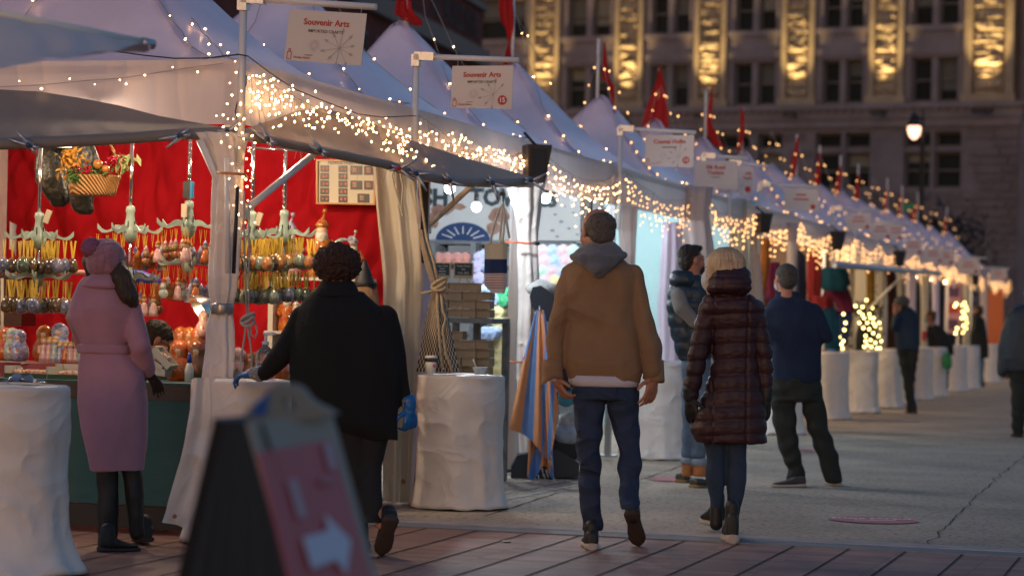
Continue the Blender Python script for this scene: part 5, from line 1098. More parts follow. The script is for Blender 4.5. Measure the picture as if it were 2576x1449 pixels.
for x, y, m in ((1222, 728, T_bl), (1240, 730, T_bl), (1222, 752, T_bl), (1240, 752, T_bl), (1262, 738, T_gn), (1262, 756, T_gn)): roll(x, y, 7.6, .054, m, ('bright blue rolled towel under the tote bag' if m is T_bl else 'green rolled towel under the tote bag'), 'bright towels under the tote bag')
for x, y in ((1215, 838), (1232, 838)): roll(x, y, 7.4, .055, T_bl, 'blue towel glimpsed under the box shelf', 'blue towels under the box shelf')
# kraft boxes on a small rack
US = 5.0
t = thing('box_rack', 'weathered grey rack with kraft soap boxes on top and below', 'rack', S(US+.2, uw(PU(1180, 800, US))[1], 0))
zs = PU(1180, 800, US).z; wl = uw(PU(1098, 800, US))[1]; wr = uw(PU(1240, 800, US))[1]
g = MB(); g.box(S(US+.2, (wl+wr)/2, zs-.02), (wr-wl, .5, .04), (WW, UU, V((0, 0, 1)))); g.build('top_board', mat('weathered_wood', (.2, .2, .19), .8, var=.35, vscale=9), t)
zs2 = PU(1180, 944, US).z; g = MB(); g.box(S(US+.2, (wl+wr)/2, zs2-.02), (wr-wl, .5, .04), (WW, UU, V((0, 0, 1)))); g.build('lower_board', MATS['weathered_wood'], t)
for w in (wl+.02, (wl+wr)/2-.03, wr-.02): g = MB(); g.box(S(US+.42, w, zs/2-.02), (.05, .05, zs-.04), (WW, UU, V((0, 0, 1)))); g.build('post', MATS['weathered_wood'], t)
M_kraft = mat('kraft_card', (.40, .27, .15), .75, var=.1, vscale=8); M_kraft2 = mat('kraft_edge', (.18, .11, .06), .8)
bwid = (PU(1170, 760, US)-PU(1135, 760, US)).length; bh = PU(1180, 735, US).z-PU(1180, 757, US).z
bg_ = MB(); bg_.box((0, 0, bh/2), (bwid*.97, .13, bh*.95), (WW, UU, V((0, 0, 1)))); kp = thing('kraft_box', 'x', 'box'); bg_.build('carton', M_kraft, kp); g = MB(); g.box(V((0, 0, bh*.8))-UU*.066, (bwid*.95, .003, .004), (WW, UU, V((0, 0, 1)))); g.build('lid_edge', M_kraft2, kp)
first = True
def kbox(p, lab, grp, rz=0):
    global first
    o = kp if first else copy_tree(kp); first = False
    o.location = p; o.rotation_euler.z = rz; o['label'] = lab; o['group'] = grp
for r_ in range(4):
    for c_ in range(4):
        if r_ == 3 and c_ == 3: continue
        x = 1113+c_*35; p = PU(x, 760, US); p.z = zs+r_*bh+.002; kbox(p+UU*(.03*rnd.random()), 'kraft box in the stack above the weathered shelf', 'kraft boxes above the shelf', (rnd.random()-.5)*.08)
for r_ in range(5):
    for c_ in range(4):
        if r_ == 4 and c_ > 1: continue
        x = 1113+c_*34; p = PU(x, 880, US); p.z = zs2+r_*bh+.002; kbox(p+UU*(.06*rnd.random()), 'kraft box in the stack below the weathered shelf', 'kraft boxes below the shelf', (rnd.random()-.5)*.1)
M_chalk = mat('chalkboard', (.03, .04, .04), .6)
def chalk(x, y, w, h, lines, lab, ez=True, u=US-.02):
    c = PU(x, y, u); k = c.y/FPX; t = thing('chalkboard_sign', lab, 'sign', c); g = MB(); g.box(c, (w*k, .01, h*k), (WW, UU, V((0, 0, 1))))
    b = g.build('board', M_chalk, t)
    if ez:
        g = MB()
        for s_ in (-1, 1): g.box(c+WW*(s_*w*k*.5)-UU*.002, (.008, .014, h*k+.01), (WW, UU, V((0, 0, 1)))); g.box(c+V((0, 0, s_*h*k*.5))-UU*.002, (w*k, .014, .008), (WW, UU, V((0, 0, 1))))
        g.build('frame', mat('light_wood', (.55, .4, .22), .6), t)
        g = MB(); g.box(c-V((0, 0, h*k*.5+.012))-UU*.012, (w*k*1.05, .02, .014), (WW, UU, V((0, 0, 1))))
        for s_ in (-1, 1): g.tube([c+WW*(s_*.02)-V((0, 0, h*k*.5)), c+WW*(s_*w*k*.36)-V((0, 0, h*k*.5+.09))], .006, 5)
        g.build('easel', MATS['light_wood'], t)
    for s_, sz, dz in lines: text(b, s_, sz, c+V((0, 0, dz*h*k))-UU*.008, WW, V((0, 0, 1)), mat('chalk_ink', (.7, .72, .72), .8))
chalk(1165, 678, 48, 32, [('Vegan Soaps', .022, .28), ('$10', .02, 0), ('4 for $35', .024, -.28)], 'framed chalkboard on an easel pricing soaps, the complete one', u=US+.02)
chalk(1112, 678, 40, 32, [('Vegan Soaps', .018, .28), ('#######', .014, .05), ('##########', .014, -.15), ('#########', .014, -.35)], 'framed chalkboard partly hidden by the checkered cloth', u=US+.02)
chalk(1184, 757, 33, 25, [('Honey', .018, .18), ('Almond Oatmeal', .012, -.15)], 'small black card label stuck on the kraft boxes', False)
g = MB(); c = PU(1149, 782, US-.03); g.box(c, (.085, .03, .07), (WW, UU, V((0, 0, 1)))); t = thing('soap_bar', 'cream soap bar with brown flecks leaning on the kraft boxes', 'soap', c); g.build('bar', mat('soap', (.65, .55, .42), .5, var=.6, vscale=25, col2=(.35, .15, .06)), t)
# tote bag
UT = 3.9
t = thing('tote_bag', 'canvas tote bag with a navy band and red stripes hanging by rope handles', 'bag', PU(1245, 735, UT))
def ts(rows, m, name, bulge=.05):
    g = MB(); g.grid(lambda x, y: PU(*(lambda yy, a, b: (a+(b-a)*x, yy))(*(rows[0][i]*(1-y)+rows[1][i]*y for i in range(3))), UT-bulge*sin(pi*x)-.01*sin(x*9)), 14, 4); return g.build(name, m, t)
M_canvas = mat('canvas', (.62, .56, .42), .85, bump=.4, bscale=120); M_canvw = mat('canvas_white', (.66, .64, .6), .85); M_navy = mat('navy_canvas', (.012, .03, .11), .85); M_rs = mat('red_stripe', (.4, .05, .07), .85)
ts(((612, 1217, 1275), (652, 1217, 1274)), M_canvas, 'canvas_top'); ts(((652, 1217, 1274), (688, 1216, 1274)), M_navy, 'navy_band')
ts(((688, 1216, 1274), (718, 1217, 1273)), M_canvw, 'white_band'); ts(((718, 1217, 1273), (738, 1236, 1268)), M_canvw, 'bottom', .05)
for i in range(6): ts(((691+i*6.5, 1216.5+max(0, i-4)*6, 1273.5-max(0, i-4)*2), (693+i*6.5, 1216.7+max(0, i-4)*6, 1273.5-max(0, i-4)*2)), M_rs, 'stripe', .056)
g = MB(); g.tube([PU(x, y, UT-.05) for x, y in ((1231, 614), (1240, 575), (1252, 535), (1263, 512), (1268, 540), (1266, 580), (1262, 612))], .009, 6); g.tube([PU(x, y, UT+.02) for x, y in ((1255, 612), (1260, 560), (1266, 512), (1273, 560), (1280, 600))], .009, 6); g.build('rope_handle', M_canvw, t)
g = MB(); g.tube([PU(1263, 490, UT-.02), PU(1264, 510, UT-.02)], .006, 5); g.box(PU(1262, 488, UT-.02), (.03, .03, .03), (WW, UU, V((0, 0, 1)))); g.build('hook', M_black, t)
# third leg: stout aluminium post, gathered curtain, bungees
YP3 = S(2*TD, 0).y
t = thing('stall_post', 'stout aluminium post between the kraft boxes and the striped towel', 'post', G(1283, 1192)); c = t.location
g = MB(); g.box(c+V((0, 0, 1.2)), (.1, .05, 2.4)); g.box(c+V((-.036, -.03, 1.2)), (.018, .012, 2.4)); g.box(c+V((.036, -.03, 1.2)), (.018, .012, 2.4)); g.build('post_body', M_alu, t)
g = MB(); g.box(c+V((0, 0, .02)), (.2, .16, .04)); g.build('foot_plate', M_black, t)
t = thing('gathered_curtain', 'white curtain pinched by an orange bungee in the middle of the towel stall', 'curtain', P(1325, 1195, YP3))
g = MB(); column(g, [(440, 1272, 1372), (480, 1277, 1362), (530, 1290, 1358), (580, 1298, 1352), (610, 1302, 1350), (640, 1302, 1352), (720, 1302, 1356), (850, 1300, 1352), (950, 1298, 1345), (1100, 1303, 1340), (1190, 1308, 1338)], YP3-.02, .7, 7, .12, 56, 3, 4); g.build('vinyl', M_cover, t)
M_bung = mat('orange_bungee', (.7, .12, .02), .5)
g = MB(); g.tube([P(x, y, YP3-.22) for x, y in ((1270, 609), (1300, 610), (1325, 613), (1345, 612))], .008, 6); g.build('bungee', M_bung, t); g = MB(); g.tube([P(x, y, YP3-.2) for x, y in ((1262, 911), (1290, 910), (1318, 912))], .007, 6); g.build('lower_bungee', M_bung, t)
g = MB(); g.ball(P(1348, 612, YP3-.23), .03, 8, 5, (1, .6, .6)); g.build('bungee_hook', M_black, t)
# ---- dark display rack with striped towel
YT = G(1360, 1205).y
t = thing('towel_display', 'tiered dark blue display stand with scalloped sides', 'display stand', G(1380, 1205))
M_dk = mat('navy_board', (.012, .02, .035), .45)
def plate(g, pts, Y, th=.03, sk=0.):
    a = [P(x, y, Y) for x, y in pts]; n = len(a); o = len(g.v); b = [p+V((sk, th, 0)) for p in a]
    g.add(a+b, [tuple(range(n)), tuple(range(2*n-1, n-1, -1))]+[(i, i+n, (i+1) % n+n, (i+1) % n) for i in range(n)], False)
def shell(x0, y0, w, h): return [(x0+w, y0), (x0+w, y0+h)]+[(x0+w-w*cos(a)*1.0, y0+h-h*sin(a)) for a in []]
for (xr, yt, w, h) in ((1392, 718, 60, 92), (1392, 900, 55, 80), (1392, 1075, 60, 85)):
    g = MB(); pts = [(xr, yt+h*.25), (xr-w*.55, yt), (xr-w*.9, yt+h*.05), (xr-w*1.02, yt+h*.3), (xr-w*.95, yt+h*.55), (xr-w*.7, yt+h*.8), (xr-w*.3, yt+h*.98), (xr, yt+h)]
    plate(g, pts, YT+.1); g.build('scalloped_side', M_dk, t)
    g = MB(); plate(g, [(xr-6, yt+h*.3), (xr+55, yt+h*.35), (xr+55, yt+h*.95), (xr-6, yt+h*.98)], YT+.12, .4); g.build('bin', MATS['black_base'], t)
g = MB(); plate(g, [(1300, 1145), (1400, 1130), (1456, 1165), (1456, 1198), (1284, 1206), (1284, 1175)], YT+.05, .3); g.build('base', M_dk, t)
g = MB(); plate(g, [(1400, 1130), (1450, 1135), (1450, 1195), (1400, 1195)], YT+.45, .1); g.build('base_box', MATS['black_base'], t)
for i, (x, y, rr_, m, lab) in enumerate(((1365, 728, .1, mat('anchor_towel', (.7, .66, .6), .9, var=.3, vscale=20, col2=(.3, .35, .4)), 'white printed towel tucked in the top bin'), (1342, 902, .07, mat('towel_rose', (.5, .1, .13), .9, bump=.4), 'rose towel poking out of the middle bin'), (1425, 1090, .13, mat('towel_slate', (.2, .28, .36), .9, var=.6, vscale=14, col2=(.5, .55, .6)), 'slate blue towel pile beside the jeans'), (1420, 1000, .09, mat('towel_sea', (.05, .35, .25), .9, var=.5, vscale=20, col2=(.1, .2, .5)), 'green and blue towel by the hand'), (1422, 1060, .09, mat('towel_sand', (.4, .4, .36), .9, var=.5, vscale=18), 'sand coloured towel above the slate pile'))):
    g = MB(); c = P(x, y, YT+.2); g.ball(c, rr_, 16, 10, (1.3, 1, .75)); o = g
    g.v = [(v[0]+.02*NR(V(v)*14), v[1], v[2]+.025*NR(V(v)*11+V((5, 5, 5)))) for v in g.v]; tag(g.build('folded_towel', m), lab, 'towel', 'towels in the display bins')
# striped towel
t = thing('striped_towel', 'orange and blue striped towel hanging by its middle, fringes at the bottom', 'towel', P(1350, 1205, YT))
M_so = mat('stripe_orange', (.92, .38, .15), .85, bump=.3, bscale=150); M_sb = mat('stripe_blue', (.18, .36, .74), .85, bump=.3, bscale=150)
hook = (1356, 778)
def cloth(bottom, Y, name, strf, nx=72, ny=60, d0=0.0):
    g = MB(); vs = []; top = [(hook[0]-8+18*i/nx, hook[1]+5*abs(i/nx-.5)) for i in range(nx+1)]; bl = []
    L_ = len(bottom)-1
    for i in range(nx+1):
        f = i/nx*L_; k = min(L_-1, int(f)); tt = f-k; bl.append((bottom[k][0]*(1-tt)+bottom[k+1][0]*tt, bottom[k][1]*(1-tt)+bottom[k+1][1]*tt))
    for j in range(ny+1):
        s_ = j/ny
        for i in range(nx+1):
            w_ = s_**.85; x = top[i][0]*(1-w_)+bl[i][0]*w_+2.2*sin(i*.5)*s_*0; y = top[i][1]*(1-s_)+bl[i][1]*s_
            vs.append(P(x, y, Y+d0-.03*s_*sin(i/nx*17+.8)-.02*s_*sin(i/nx*31)))
    for j in range(ny):
        for i in range(nx):
            g.cm = strf(i/nx, j/ny); a = j*(nx+1)+i; 
            if i == 0 and j == 0: g.add(vs, [], True)
            g.f.append((a, a+1, a+nx+2, a+nx+1)); g.m.append(g.cm); g.sm.append(True)
    return g.build(name, [M_so, M_sb], t)
bot = [(1279, 1078), (1300, 1086), (1318, 1094), (1338, 1110), (1352, 1128), (1366, 1148), (1378, 1158), (1388, 1128), (1396, 1085), (1406, 1040)]
cloth(bot, YT-.05, 'front_fold', lambda a, b: int((a*5.2+(0 if a < .5 else (b-.5)*4.0*min(1, (a-.5)*6))+.2) % 2 >= 1) if a >= .13 or b > .4 else int(a < .13*(1-b*1.9)))
cloth([(1324, 1198), (1336, 1206), (1348, 1198), (1362, 1172), (1372, 1172), (1382, 1198), (1392, 1206), (1390, 1150)], YT+.0, 'back_fold', lambda a, b: int((a*3+b*3) % 2 >= 1), 40, 40)
g = MB()
for x, y, dx in ((1345, 1205, -3), (1352, 1198, 4), (1362, 1180, 3), (1366, 1195, 5), (1372, 1185, 6), (1378, 1160, 5), (1384, 1162, 6), (1392, 1205, 1), (1404, 1048, 6), (1385, 1150, 3)): g.tube([P(x, y-4, YT-.1), P(x+dx*.6, y+8, YT-.11), P(x+dx, y+17, YT-.1)], [.006, .004, .003], 5)
g.build('fringe', mat('cotton_white', (.6, .55, .52), .9), t)
g = MB(); g.tube([P(1356, 770, YT-.04), P(1356, 780, YT-.06)], .008, 6); g.build('peg', M_alu, t)
# ---- cup and bowl on the second barrel
bc2 = BC['two']; c = V((P(1082, 935, bc2.y-.02).x, bc2.y-.02, .892)); t = thing('paper_cup', 'white paper coffee cup with a dark band and lid on the barrel', 'cup', c)
g = MB(); g.lathe(c, [(.03, 0), (.041, .1)], 20); g.build('cup_body', M_card, t); g = MB(); g.lathe(c, [(.0395, .083), (.0425, .1), (.0425, .084)], 20); g.lathe(c, [(.0385, .075), (.0412, .092)], 20); g.build('band', mat('cup_band', (.06, .04, .03), .5), t)
g = MB(); g.lathe(c, [(.044, .1), (.044, .108), (.04, .112), (.038, .118), (.01, .118)], 20); g.build('lid', mat('lid_white', (.7, .68, .66), .4), t); g = MB(); g.ball(c+V((.022, -.031, .05)), .009, 8, 5, (1, .3, 1.3)); g.build('red_emblem', M_rtxt, t)
c = V((P(1205, 940, bc2.y-.05).x, bc2.y-.05, .892)); t = thing('paper_bowl', 'pale blue patterned paper bowl with a spoon on the barrel', 'bowl', c); g = MB(); g.lathe(c, [(.03, 0), (.048, .045), (.05, .048), (.044, .044), (.005, .038)], 20); g.build('bowl_body', mat('bowl_blue', (.5, .62, .72), .5, var=.3, vscale=20), t)
g = MB(); g.tube([c+V((-.02, 0, .04)), c+V((-.035, 0, .075)), c+V((-.045, 0, .1))], [.004, .004, .006], 6); g.build('spoon', M_card, t)
# ================================================================ stalls further along
M_tl = mat('teal_lining', (.42, .62, .66), .6, var=.06, vscale=1.5, bump=.4, bscale=4, trans=.2)
lining('pale teal lit wall right of the balding head', 14.6, .0, -3.0, M_tl, seed=3)
light_l = [(4.6, -1.5, 60, (.9, .95, 1)), (7.4, -1.4, 60, (.88, .95, 1)), (10.6, -1.3, 90, (.85, .95, 1)), (13.2, -1.2, 90, (.75, .95, 1)), (16.4, -1.2, 90, (1, .8, .5)), (19.8, -1.0, 80, (1, .72, .42)), (22.8, -1., 80, (1, .8, .5))]+[(26+3.1*i, -1.3, 46, (1, .74, .44)) for i in range(9)]
for i, (u, w, e, col) in enumerate(light_l[2:]): fill_lamp(u, w, 2.45, e, col, f'added work light under the {ORD[int(u/3.05)]} tent roof')  # one lamp added per tent so light spills onto the ground
def cloths(name, lab, cat, ol, u, m, ratio=.5, fl=7, amp=.12, w=.0, grp=None):
    Y = PU((ol[0][1]+ol[0][2])/2, ol[0][0], u).y; g = MB(); column(g, ol, Y, ratio, fl, amp, 36, 3, ol[0][1] % 7)
    return tag(g.build(name, m), lab, cat, grp)
lg = 'white curtains gathered at the tent legs'
M_pinkv = mat('pinkish_vinyl', (.62, .52, .5), .45, bump=.5, bscale=8, trans=.2)
cloths('leg_curtain', 'pinkish curtain just left of the teal wall, behind the balding head', 'curtain', [(520, 1548, 1602), (600, 1556, 1598), (720, 1560, 1594), (900, 1562, 1600), (1140, 1556, 1606)], 9.15, M_pinkv, grp=lg)
cloths('leg_curtain', 'white curtain at the right side of the teal wall', 'curtain', [(560, 1668, 1712), (640, 1660, 1716), (760, 1652, 1712), (900, 1656, 1712), (1140, 1650, 1716)], 11.6, M_vinyl, grp=lg)
cloths('leg_curtain', 'pink grey curtain above the man in the padded vest', 'curtain', [(470, 1700, 1790), (540, 1706, 1784), (620, 1712, 1790), (760, 1710, 1798), (1100, 1712, 1800)], 12.2, M_pinkv, grp=lg)
cloths('leg_curtain', 'cream lit curtain behind the blond head', 'curtain', [(500, 1806, 1880), (580, 1808, 1876), (700, 1806, 1884), (900, 1800, 1890), (1080, 1800, 1890)], 15.3, M_cream, grp=lg)
cloths('leg_curtain', 'narrow white curtain between the blond head and the clothes', 'curtain', [(540, 1870, 1905), (620, 1878, 1908), (760, 1884, 1920), (1060, 1880, 1930)], 16.2, M_pinkv, grp=lg)
cloths('leg_curtain', 'pale curtain just above the grey haired head', 'curtain', [(560, 1975, 2005), (640, 1978, 2002), (760, 1975, 2000), (1040, 1975, 2000)], 18.2, M_pinkv, grp=lg)
GM = {n: mat('garment_'+n, tuple(q*.55 for q in c_), .9, var=.3, vscale=14) for n, c_ in dict(red=(.3, .01, .015), navy=(.01, .015, .05), teal=(.0, .1, .17), purple=(.07, .01, .12), blue=(.02, .05, .22), orange=(.5, .16, .02), magenta=(.22, .01, .07), brown=(.1, .03, .015), knitwhite=(.6, .5, .45), mustard=(.45, .24, .03), rust=(.35, .08, .02), lightblue=(.1, .22, .5)).items()}
gr = 'clothes hanging in the garment stall'
for lab, ol, u, m in (('orange and red scarf hanging at the left of the garment stall', [(600, 1905, 1935), (640, 1903, 1938), (700, 1900, 1930), (730, 1902, 1925)], 17.2, 'orange'), ('red patterned scarf beside the orange one', [(660, 1925, 1960), (700, 1920, 1962), (760, 1925, 1960)], 17.4, 'magenta'), ('brown hanging garment behind the grey haired head', [(720, 1900, 1945), (800, 1898, 1950), (900, 1900, 1948)], 17.8, 'brown'),
    ('dark navy coat hanging left of the red sweater', [(630, 2000, 2012), (645, 1992, 2026), (720, 1990, 2028), (780, 1994, 2026)], 20.2, 'navy'), ('long red sweater hanging under the lights', [(632, 2042, 2056), (650, 2030, 2068), (720, 2028, 2066), (760, 2032, 2064)], 20.8, 'red'), ('red folded knitwear below the long sweater', [(745, 2040, 2095), (780, 2036, 2098), (815, 2040, 2090)], 20.6, 'red'),
    ('teal shirt on a hanger at the right of the garment stall', [(674, 2066, 2126), (690, 2060, 2134), (714, 2056, 2138), (732, 2068, 2128)], 21.5, 'teal'), ('purple and magenta poncho under the teal shirt', [(718, 2076, 2130), (750, 2066, 2142), (785, 2076, 2148)], 21.8, 'magenta'), ('violet blue poncho in the lower right of the garment stall', [(775, 2084, 2140), (800, 2080, 2146), (850, 2090, 2134), (880, 2096, 2120)], 21.9, 'blue'),
    ('teal coat beside the navy fleece sleeve', [(775, 2070, 2098), (800, 2066, 2110), (850, 2070, 2112), (890, 2078, 2112)], 20.4, 'teal'), ('blue denim piece low in the garment stall', [(760, 1925, 1960), (820, 1920, 1965), (870, 1926, 1960)], 18.3, 'lightblue'), ('blue striped scarf hanging over the white barrel', [(878, 2078, 2102), (920, 2084, 2112), (962, 2094, 2114)], 20.3, 'lightblue'), ('rust coloured cloth beside the blue striped scarf', [(880, 2066, 2086), (920, 2062, 2088), (945, 2066, 2082)], 20.4, 'rust')):
    cloths('garment', lab, 'garment', ol, u, GM[m], grp=gr, amp=.08)
g = MB(); g.ball(P(2086, 768, 34), .09, 12, 8, (1, 1, .8)); g.lathe(P(2086, 772, 34), [(.13, -.04), (.1, 0)], 14); tag(g.build('white_hat', GM['knitwhite']), 'cream knitted hat above the teal coat', 'hat')
# hangers and back of garment stall
lining('brown back wall of the garment stall', 22.2, .05, -3.0, mat('brown_lining', (.3, .2, .17), .8))  # darker and browner than the other stall linings
lining('cream back wall far behind the lit wreath', 27.5, .0, -3.0, M_cream)
bx('turquoise_panel', 'bright turquoise panel glowing under the eave above the cream curtain', 'panel', PU(1868, 520, 16.8), (.3, .02, .13), mat('turquoise', (.0, .55, .6), .5))
# far awning over several stalls
t = thing('far_awning', 'grey awning band over the stalls behind the lit wreath', 'awning', PW(2230, 670, .6)); g = MB()
g.grid(lambda x, y: PW(*[(a*(1-x)+b*x) for a, b in zip((2098, 655+14*y), (2366, 684+5*y))], .1+.9*y), 40, 5); g.build('fabric', M_vinyl, t); g = MB(); g.tube([PW(2098, 668, 1.0), PW(2366, 689, 1.0)], .03, 6); g.build('rail', M_alu, t)
strut(PW(2160, 800, .1), PW(2280, 682, .9), 'thin strut under the far grey awning')
for i, (a, b, m, lab) in enumerate(((2122, 2148, M_cream, 'cream curtain under the left end of the far awning'), (2176, 2200, GM['mustard'], 'mustard cloth under the far awning'), (2204, 2226, M_cream, 'cream curtain right of the mustard cloth'), (2228, 2250, GM['brown'], 'brown cloth above the grey beanie'), (2254, 2272, M_cream, 'narrow cream curtain right of the grey beanie'), (2280, 2304, M_vinyl, 'white curtain left of the man with the cup'), (2312, 2336, M_cream, 'cream curtain above the man with the cup'), (2342, 2362, M_vinyl, 'white curtain left of the pink poster'), (2420, 2440, M_cream, 'warm curtain behind the long haired woman'), (2462, 2484, M_pinkv, 'pinkish curtain near the end of the row'))):
    u = upx((a+b)/2, 800)-.25; cloths('leg_curtain', lab, 'curtain', [(676, a, b), (760, a+2, b-1), (860, a, b), (920, a-1, b+1)], u, m, grp='curtains under the far awning', fl=5)
t = thing('poster_panel', 'pink and purple poster panel near the far end', 'poster', PW(2396, 860, .02)); g = MB(); c = PW(2396, 775, .0); g.box(c, (.36, .03, 1.1), (WW, UU, V((0, 0, 1)))); g.build('panel', mat('poster_pink', (.5, .25, .3), .6), t)
for dz, m in ((.35, 'poster_dark'), (0, 'poster_red'), (-.35, 'poster_dark')): g = MB(); g.box(c-UU*.02+V((0, 0, dz)), (.24, .01, .22), (WW, UU, V((0, 0, 1)))); g.build('picture', mat(m, (.1, .03, .1) if m == 'poster_dark' else (.5, .04, .03), .5), t)
bx('orange_panel', 'orange lit panel at the very end of the row', 'panel', PW(2502, 800, .0)-V((0, 0, .1)), (.4, .04, 1.6), mat('orange_cloth', (.6, .14, .04), .6))
# decorated wreath of lights
cw = PW(2175, 820, .2); t = thing('lit_garland', 'arch shaped garland covered in bright round lights on the far barrels', 'garland', PW(2175, 880, .2)); pts = [(2130, 762), (2150, 770), (2142, 782), (2168, 772), (2178, 755), (2120, 790), (2128, 800), (2160, 785), (2172, 800), (2185, 790), (2180, 812), (2192, 775), (2196, 800), (2170, 825), (2160, 812), (2185, 828), (2200, 820), (2210, 812), (2212, 826), (2195, 838), (2176, 845), (2208, 845), (2122, 830), (2130, 842), (2110, 848), (2120, 858), (2104, 860), (2118, 876), (2188, 855), (2200, 862), (2176, 858), (2190, 872), (2204, 876), (2212, 876), (2182, 884), (2172, 872), (2215, 858), (2188, 800), (2168, 792), (2195, 812), (2180, 868), (2115, 866), (2125, 812), (2135, 795)]
g = MB(); leaves(g, PW(2190, 830, .2), 200, (.08, .08, .22), .05, 9); leaves(g, PW(2122, 840, .2), 120, (.06, .06, .18), .05, 10); leaves(g, PW(2155, 785, .2), 100, (.16, .06, .06), .05, 11); g.build('foliage', mat('garland_green', (.05, .06, .03), .7), t)
g = MB(); g.ball((0, 0, 0), .019, 8, 5); gb = g.build('bulb', glow('garland_bulb', (1, .72, .22), 9), None, (0, 0, 0)); GB = gb.data; bpy.data.objects.remove(gb)
def gbulb(t, p, s_): o = bpy.data.objects.new('bulb', GB); COL.objects.link(o); o.parent = t; o.location = p-wloc(t); o.scale = (s_,)*3
for x, y in pts: gbulb(t, PW(x, y, .3), 1)
t = thing('small_lit_garland', 'smaller garland of lights left of the long haired woman', 'garland', PW(2405, 850, .2)); g = MB()
pts2 = [(2424, 762), (2417, 768), (2428, 772), (2420, 784), (2430, 780), (2424, 792), (2418, 800), (2428, 800), (2430, 812), (2422, 820), (2428, 826), (2420, 836), (2404, 764), (2400, 770), (2402, 838), (2406, 826)]
for x, y in pts2: gbulb(t, PW(x, y, .2), 1.45)
g = MB(); g.tube([PW(x, y, .2) for x, y in sorted(pts2, key=lambda q: q[1])], .01, 4, False); g.build('wire', M_wireb, t)
# green neon glimpse and dark bushes beyond
bx('green_sign', 'small dim green sign seen over the tents left of the lamp post', 'sign', P(2283, 521, 100), (.55, .05, .3), mat('green_sign', (.0, .12, .05), .5, emit=(0, .3, .12), es=.12))
_t = 0
t = thing('dark_tree', 'dark leafy mass behind the far tents below the stone arch', 'tree', P(2345, 700, 90)); t.location.z = 0
g = MB(); leaves(g, P(2340, 612, 90), 900, (.9, .8, .6), .16, 21); g.build('crown', mat('dark_leaf', (.006, .01, .014), .8), t); g = MB(); q = P(2345, 700, 90); g.tube([V((q.x, q.y, 0)), V((q.x, q.y, 4.2))], [.16, .08], 8); g.build('trunk', mat('bark', (.04, .03, .025), .9), t)
# ================================================================ people
def remesh(g, voxel, smooth=2, disp=None):
    me = bpy.data.meshes.new('tmp'); me.from_pydata(g.v, [], g.f); me.update()
    o = bpy.data.objects.new('tmp', me); COL.objects.link(o)
    m = o.modifiers.new('r', 'REMESH'); m.mode = 'VOXEL'; m.voxel_size = voxel; m.use_smooth_shade = True
    s = o.modifiers.new('s', 'SMOOTH'); s.factor = .5; s.iterations = smooth
    dg = bpy.context.evaluated_depsgraph_get(); ev = o.evaluated_get(dg); em = ev.to_mesh()
    r = MB(); vs = [v.co.copy() for v in em.vertices]
    if disp:
        ns = [v.normal.copy() for v in em.vertices]; vs = [v+n*disp(v, n) for v, n in zip(vs, ns)]
    r.v = [tuple(v) for v in vs]; r.f = [tuple(p.vertices) for p in em.polygons]; r.m = [0]*len(r.f); r.sm = [True]*len(r.f)
    ev.to_mesh_clear(); bpy.data.objects.remove(o); bpy.data.meshes.remove(me)
    return r
SKIN = mat('skin', (.42, .19, .12), .5, var=.12, vscale=25); LEATH = mat('black_leather', (.014, .014, .016), .55); SOLE = mat('pale_sole', (.45, .4, .36), .7); SOLED = mat('dark_sole', (.05, .035, .03), .8)
def chain(g, pts, rad, n=12):
    pts = [V(p) for p in pts]; P_, R_ = [], []
    for i in range(len(pts)-1):
        for s in range(4): P_.append(pts[i].lerp(pts[i+1], s/4)); R_.append(rad[i]+(rad[i+1]-rad[i])*s/4)
    P_.append(pts[-1]); R_.append(rad[-1]); g.tube(P_, R_, n)
    for p, r in zip(pts, rad): g.ball(p, r, n, 8)
def hand(g, w, d, side, pn, curl=.5, s=1.0):
    """palm + five fingers. w wrist, d direction of the fingers, side towards the thumb, pn palm normal"""
    d = V(d).normalized(); pn = V(pn).normalized(); side = d.cross(pn)*(1 if V(side).dot(d.cross(pn)) > 0 else -1); side.normalize()
    g.ball(w+d*.045*s, .045*s, 12, 8, (1.05, .9, .38), (d, side, pn)); chain(g, [w-d*.01, w+d*.03*s], [.026*s, .028*s], 10)
    for i, (o_, L_) in enumerate(((.032, .072), (.011, .082), (-.011, .076), (-.032, .058))):
        b = w+d*.078*s+side*(o_*s); dd = (d+side*(o_*3.2)).normalized(); c1 = (dd*cos(curl*.5)+pn*sin(curl*.5)); c2 = (dd*cos(curl*1.2)+pn*sin(curl*1.2)); c3 = (dd*cos(curl*1.8)+pn*sin(curl*1.8))
        L = L_*s*(1+.06*sin(i*2.3)); p1 = b+c1*L*.45; p2 = p1+c2*L*.32; p3 = p2+c3*L*.26
        chain(g, [b-d*.02, b, p1, p2, p3], [.0095*s, .0098*s, .0088*s, .008*s, .0068*s], 8)
    b = w+d*.025*s+side*.03*s; t1 = b+(d*.6+side*.8+pn*.25).normalized()*.04*s; t2 = t1+(d*.9+side*.35+pn*.4).normalized()*.032*s
    chain(g, [b-side*.02, b, t1, t2], [.013*s, .013*s, .0105*s, .008*s], 8)
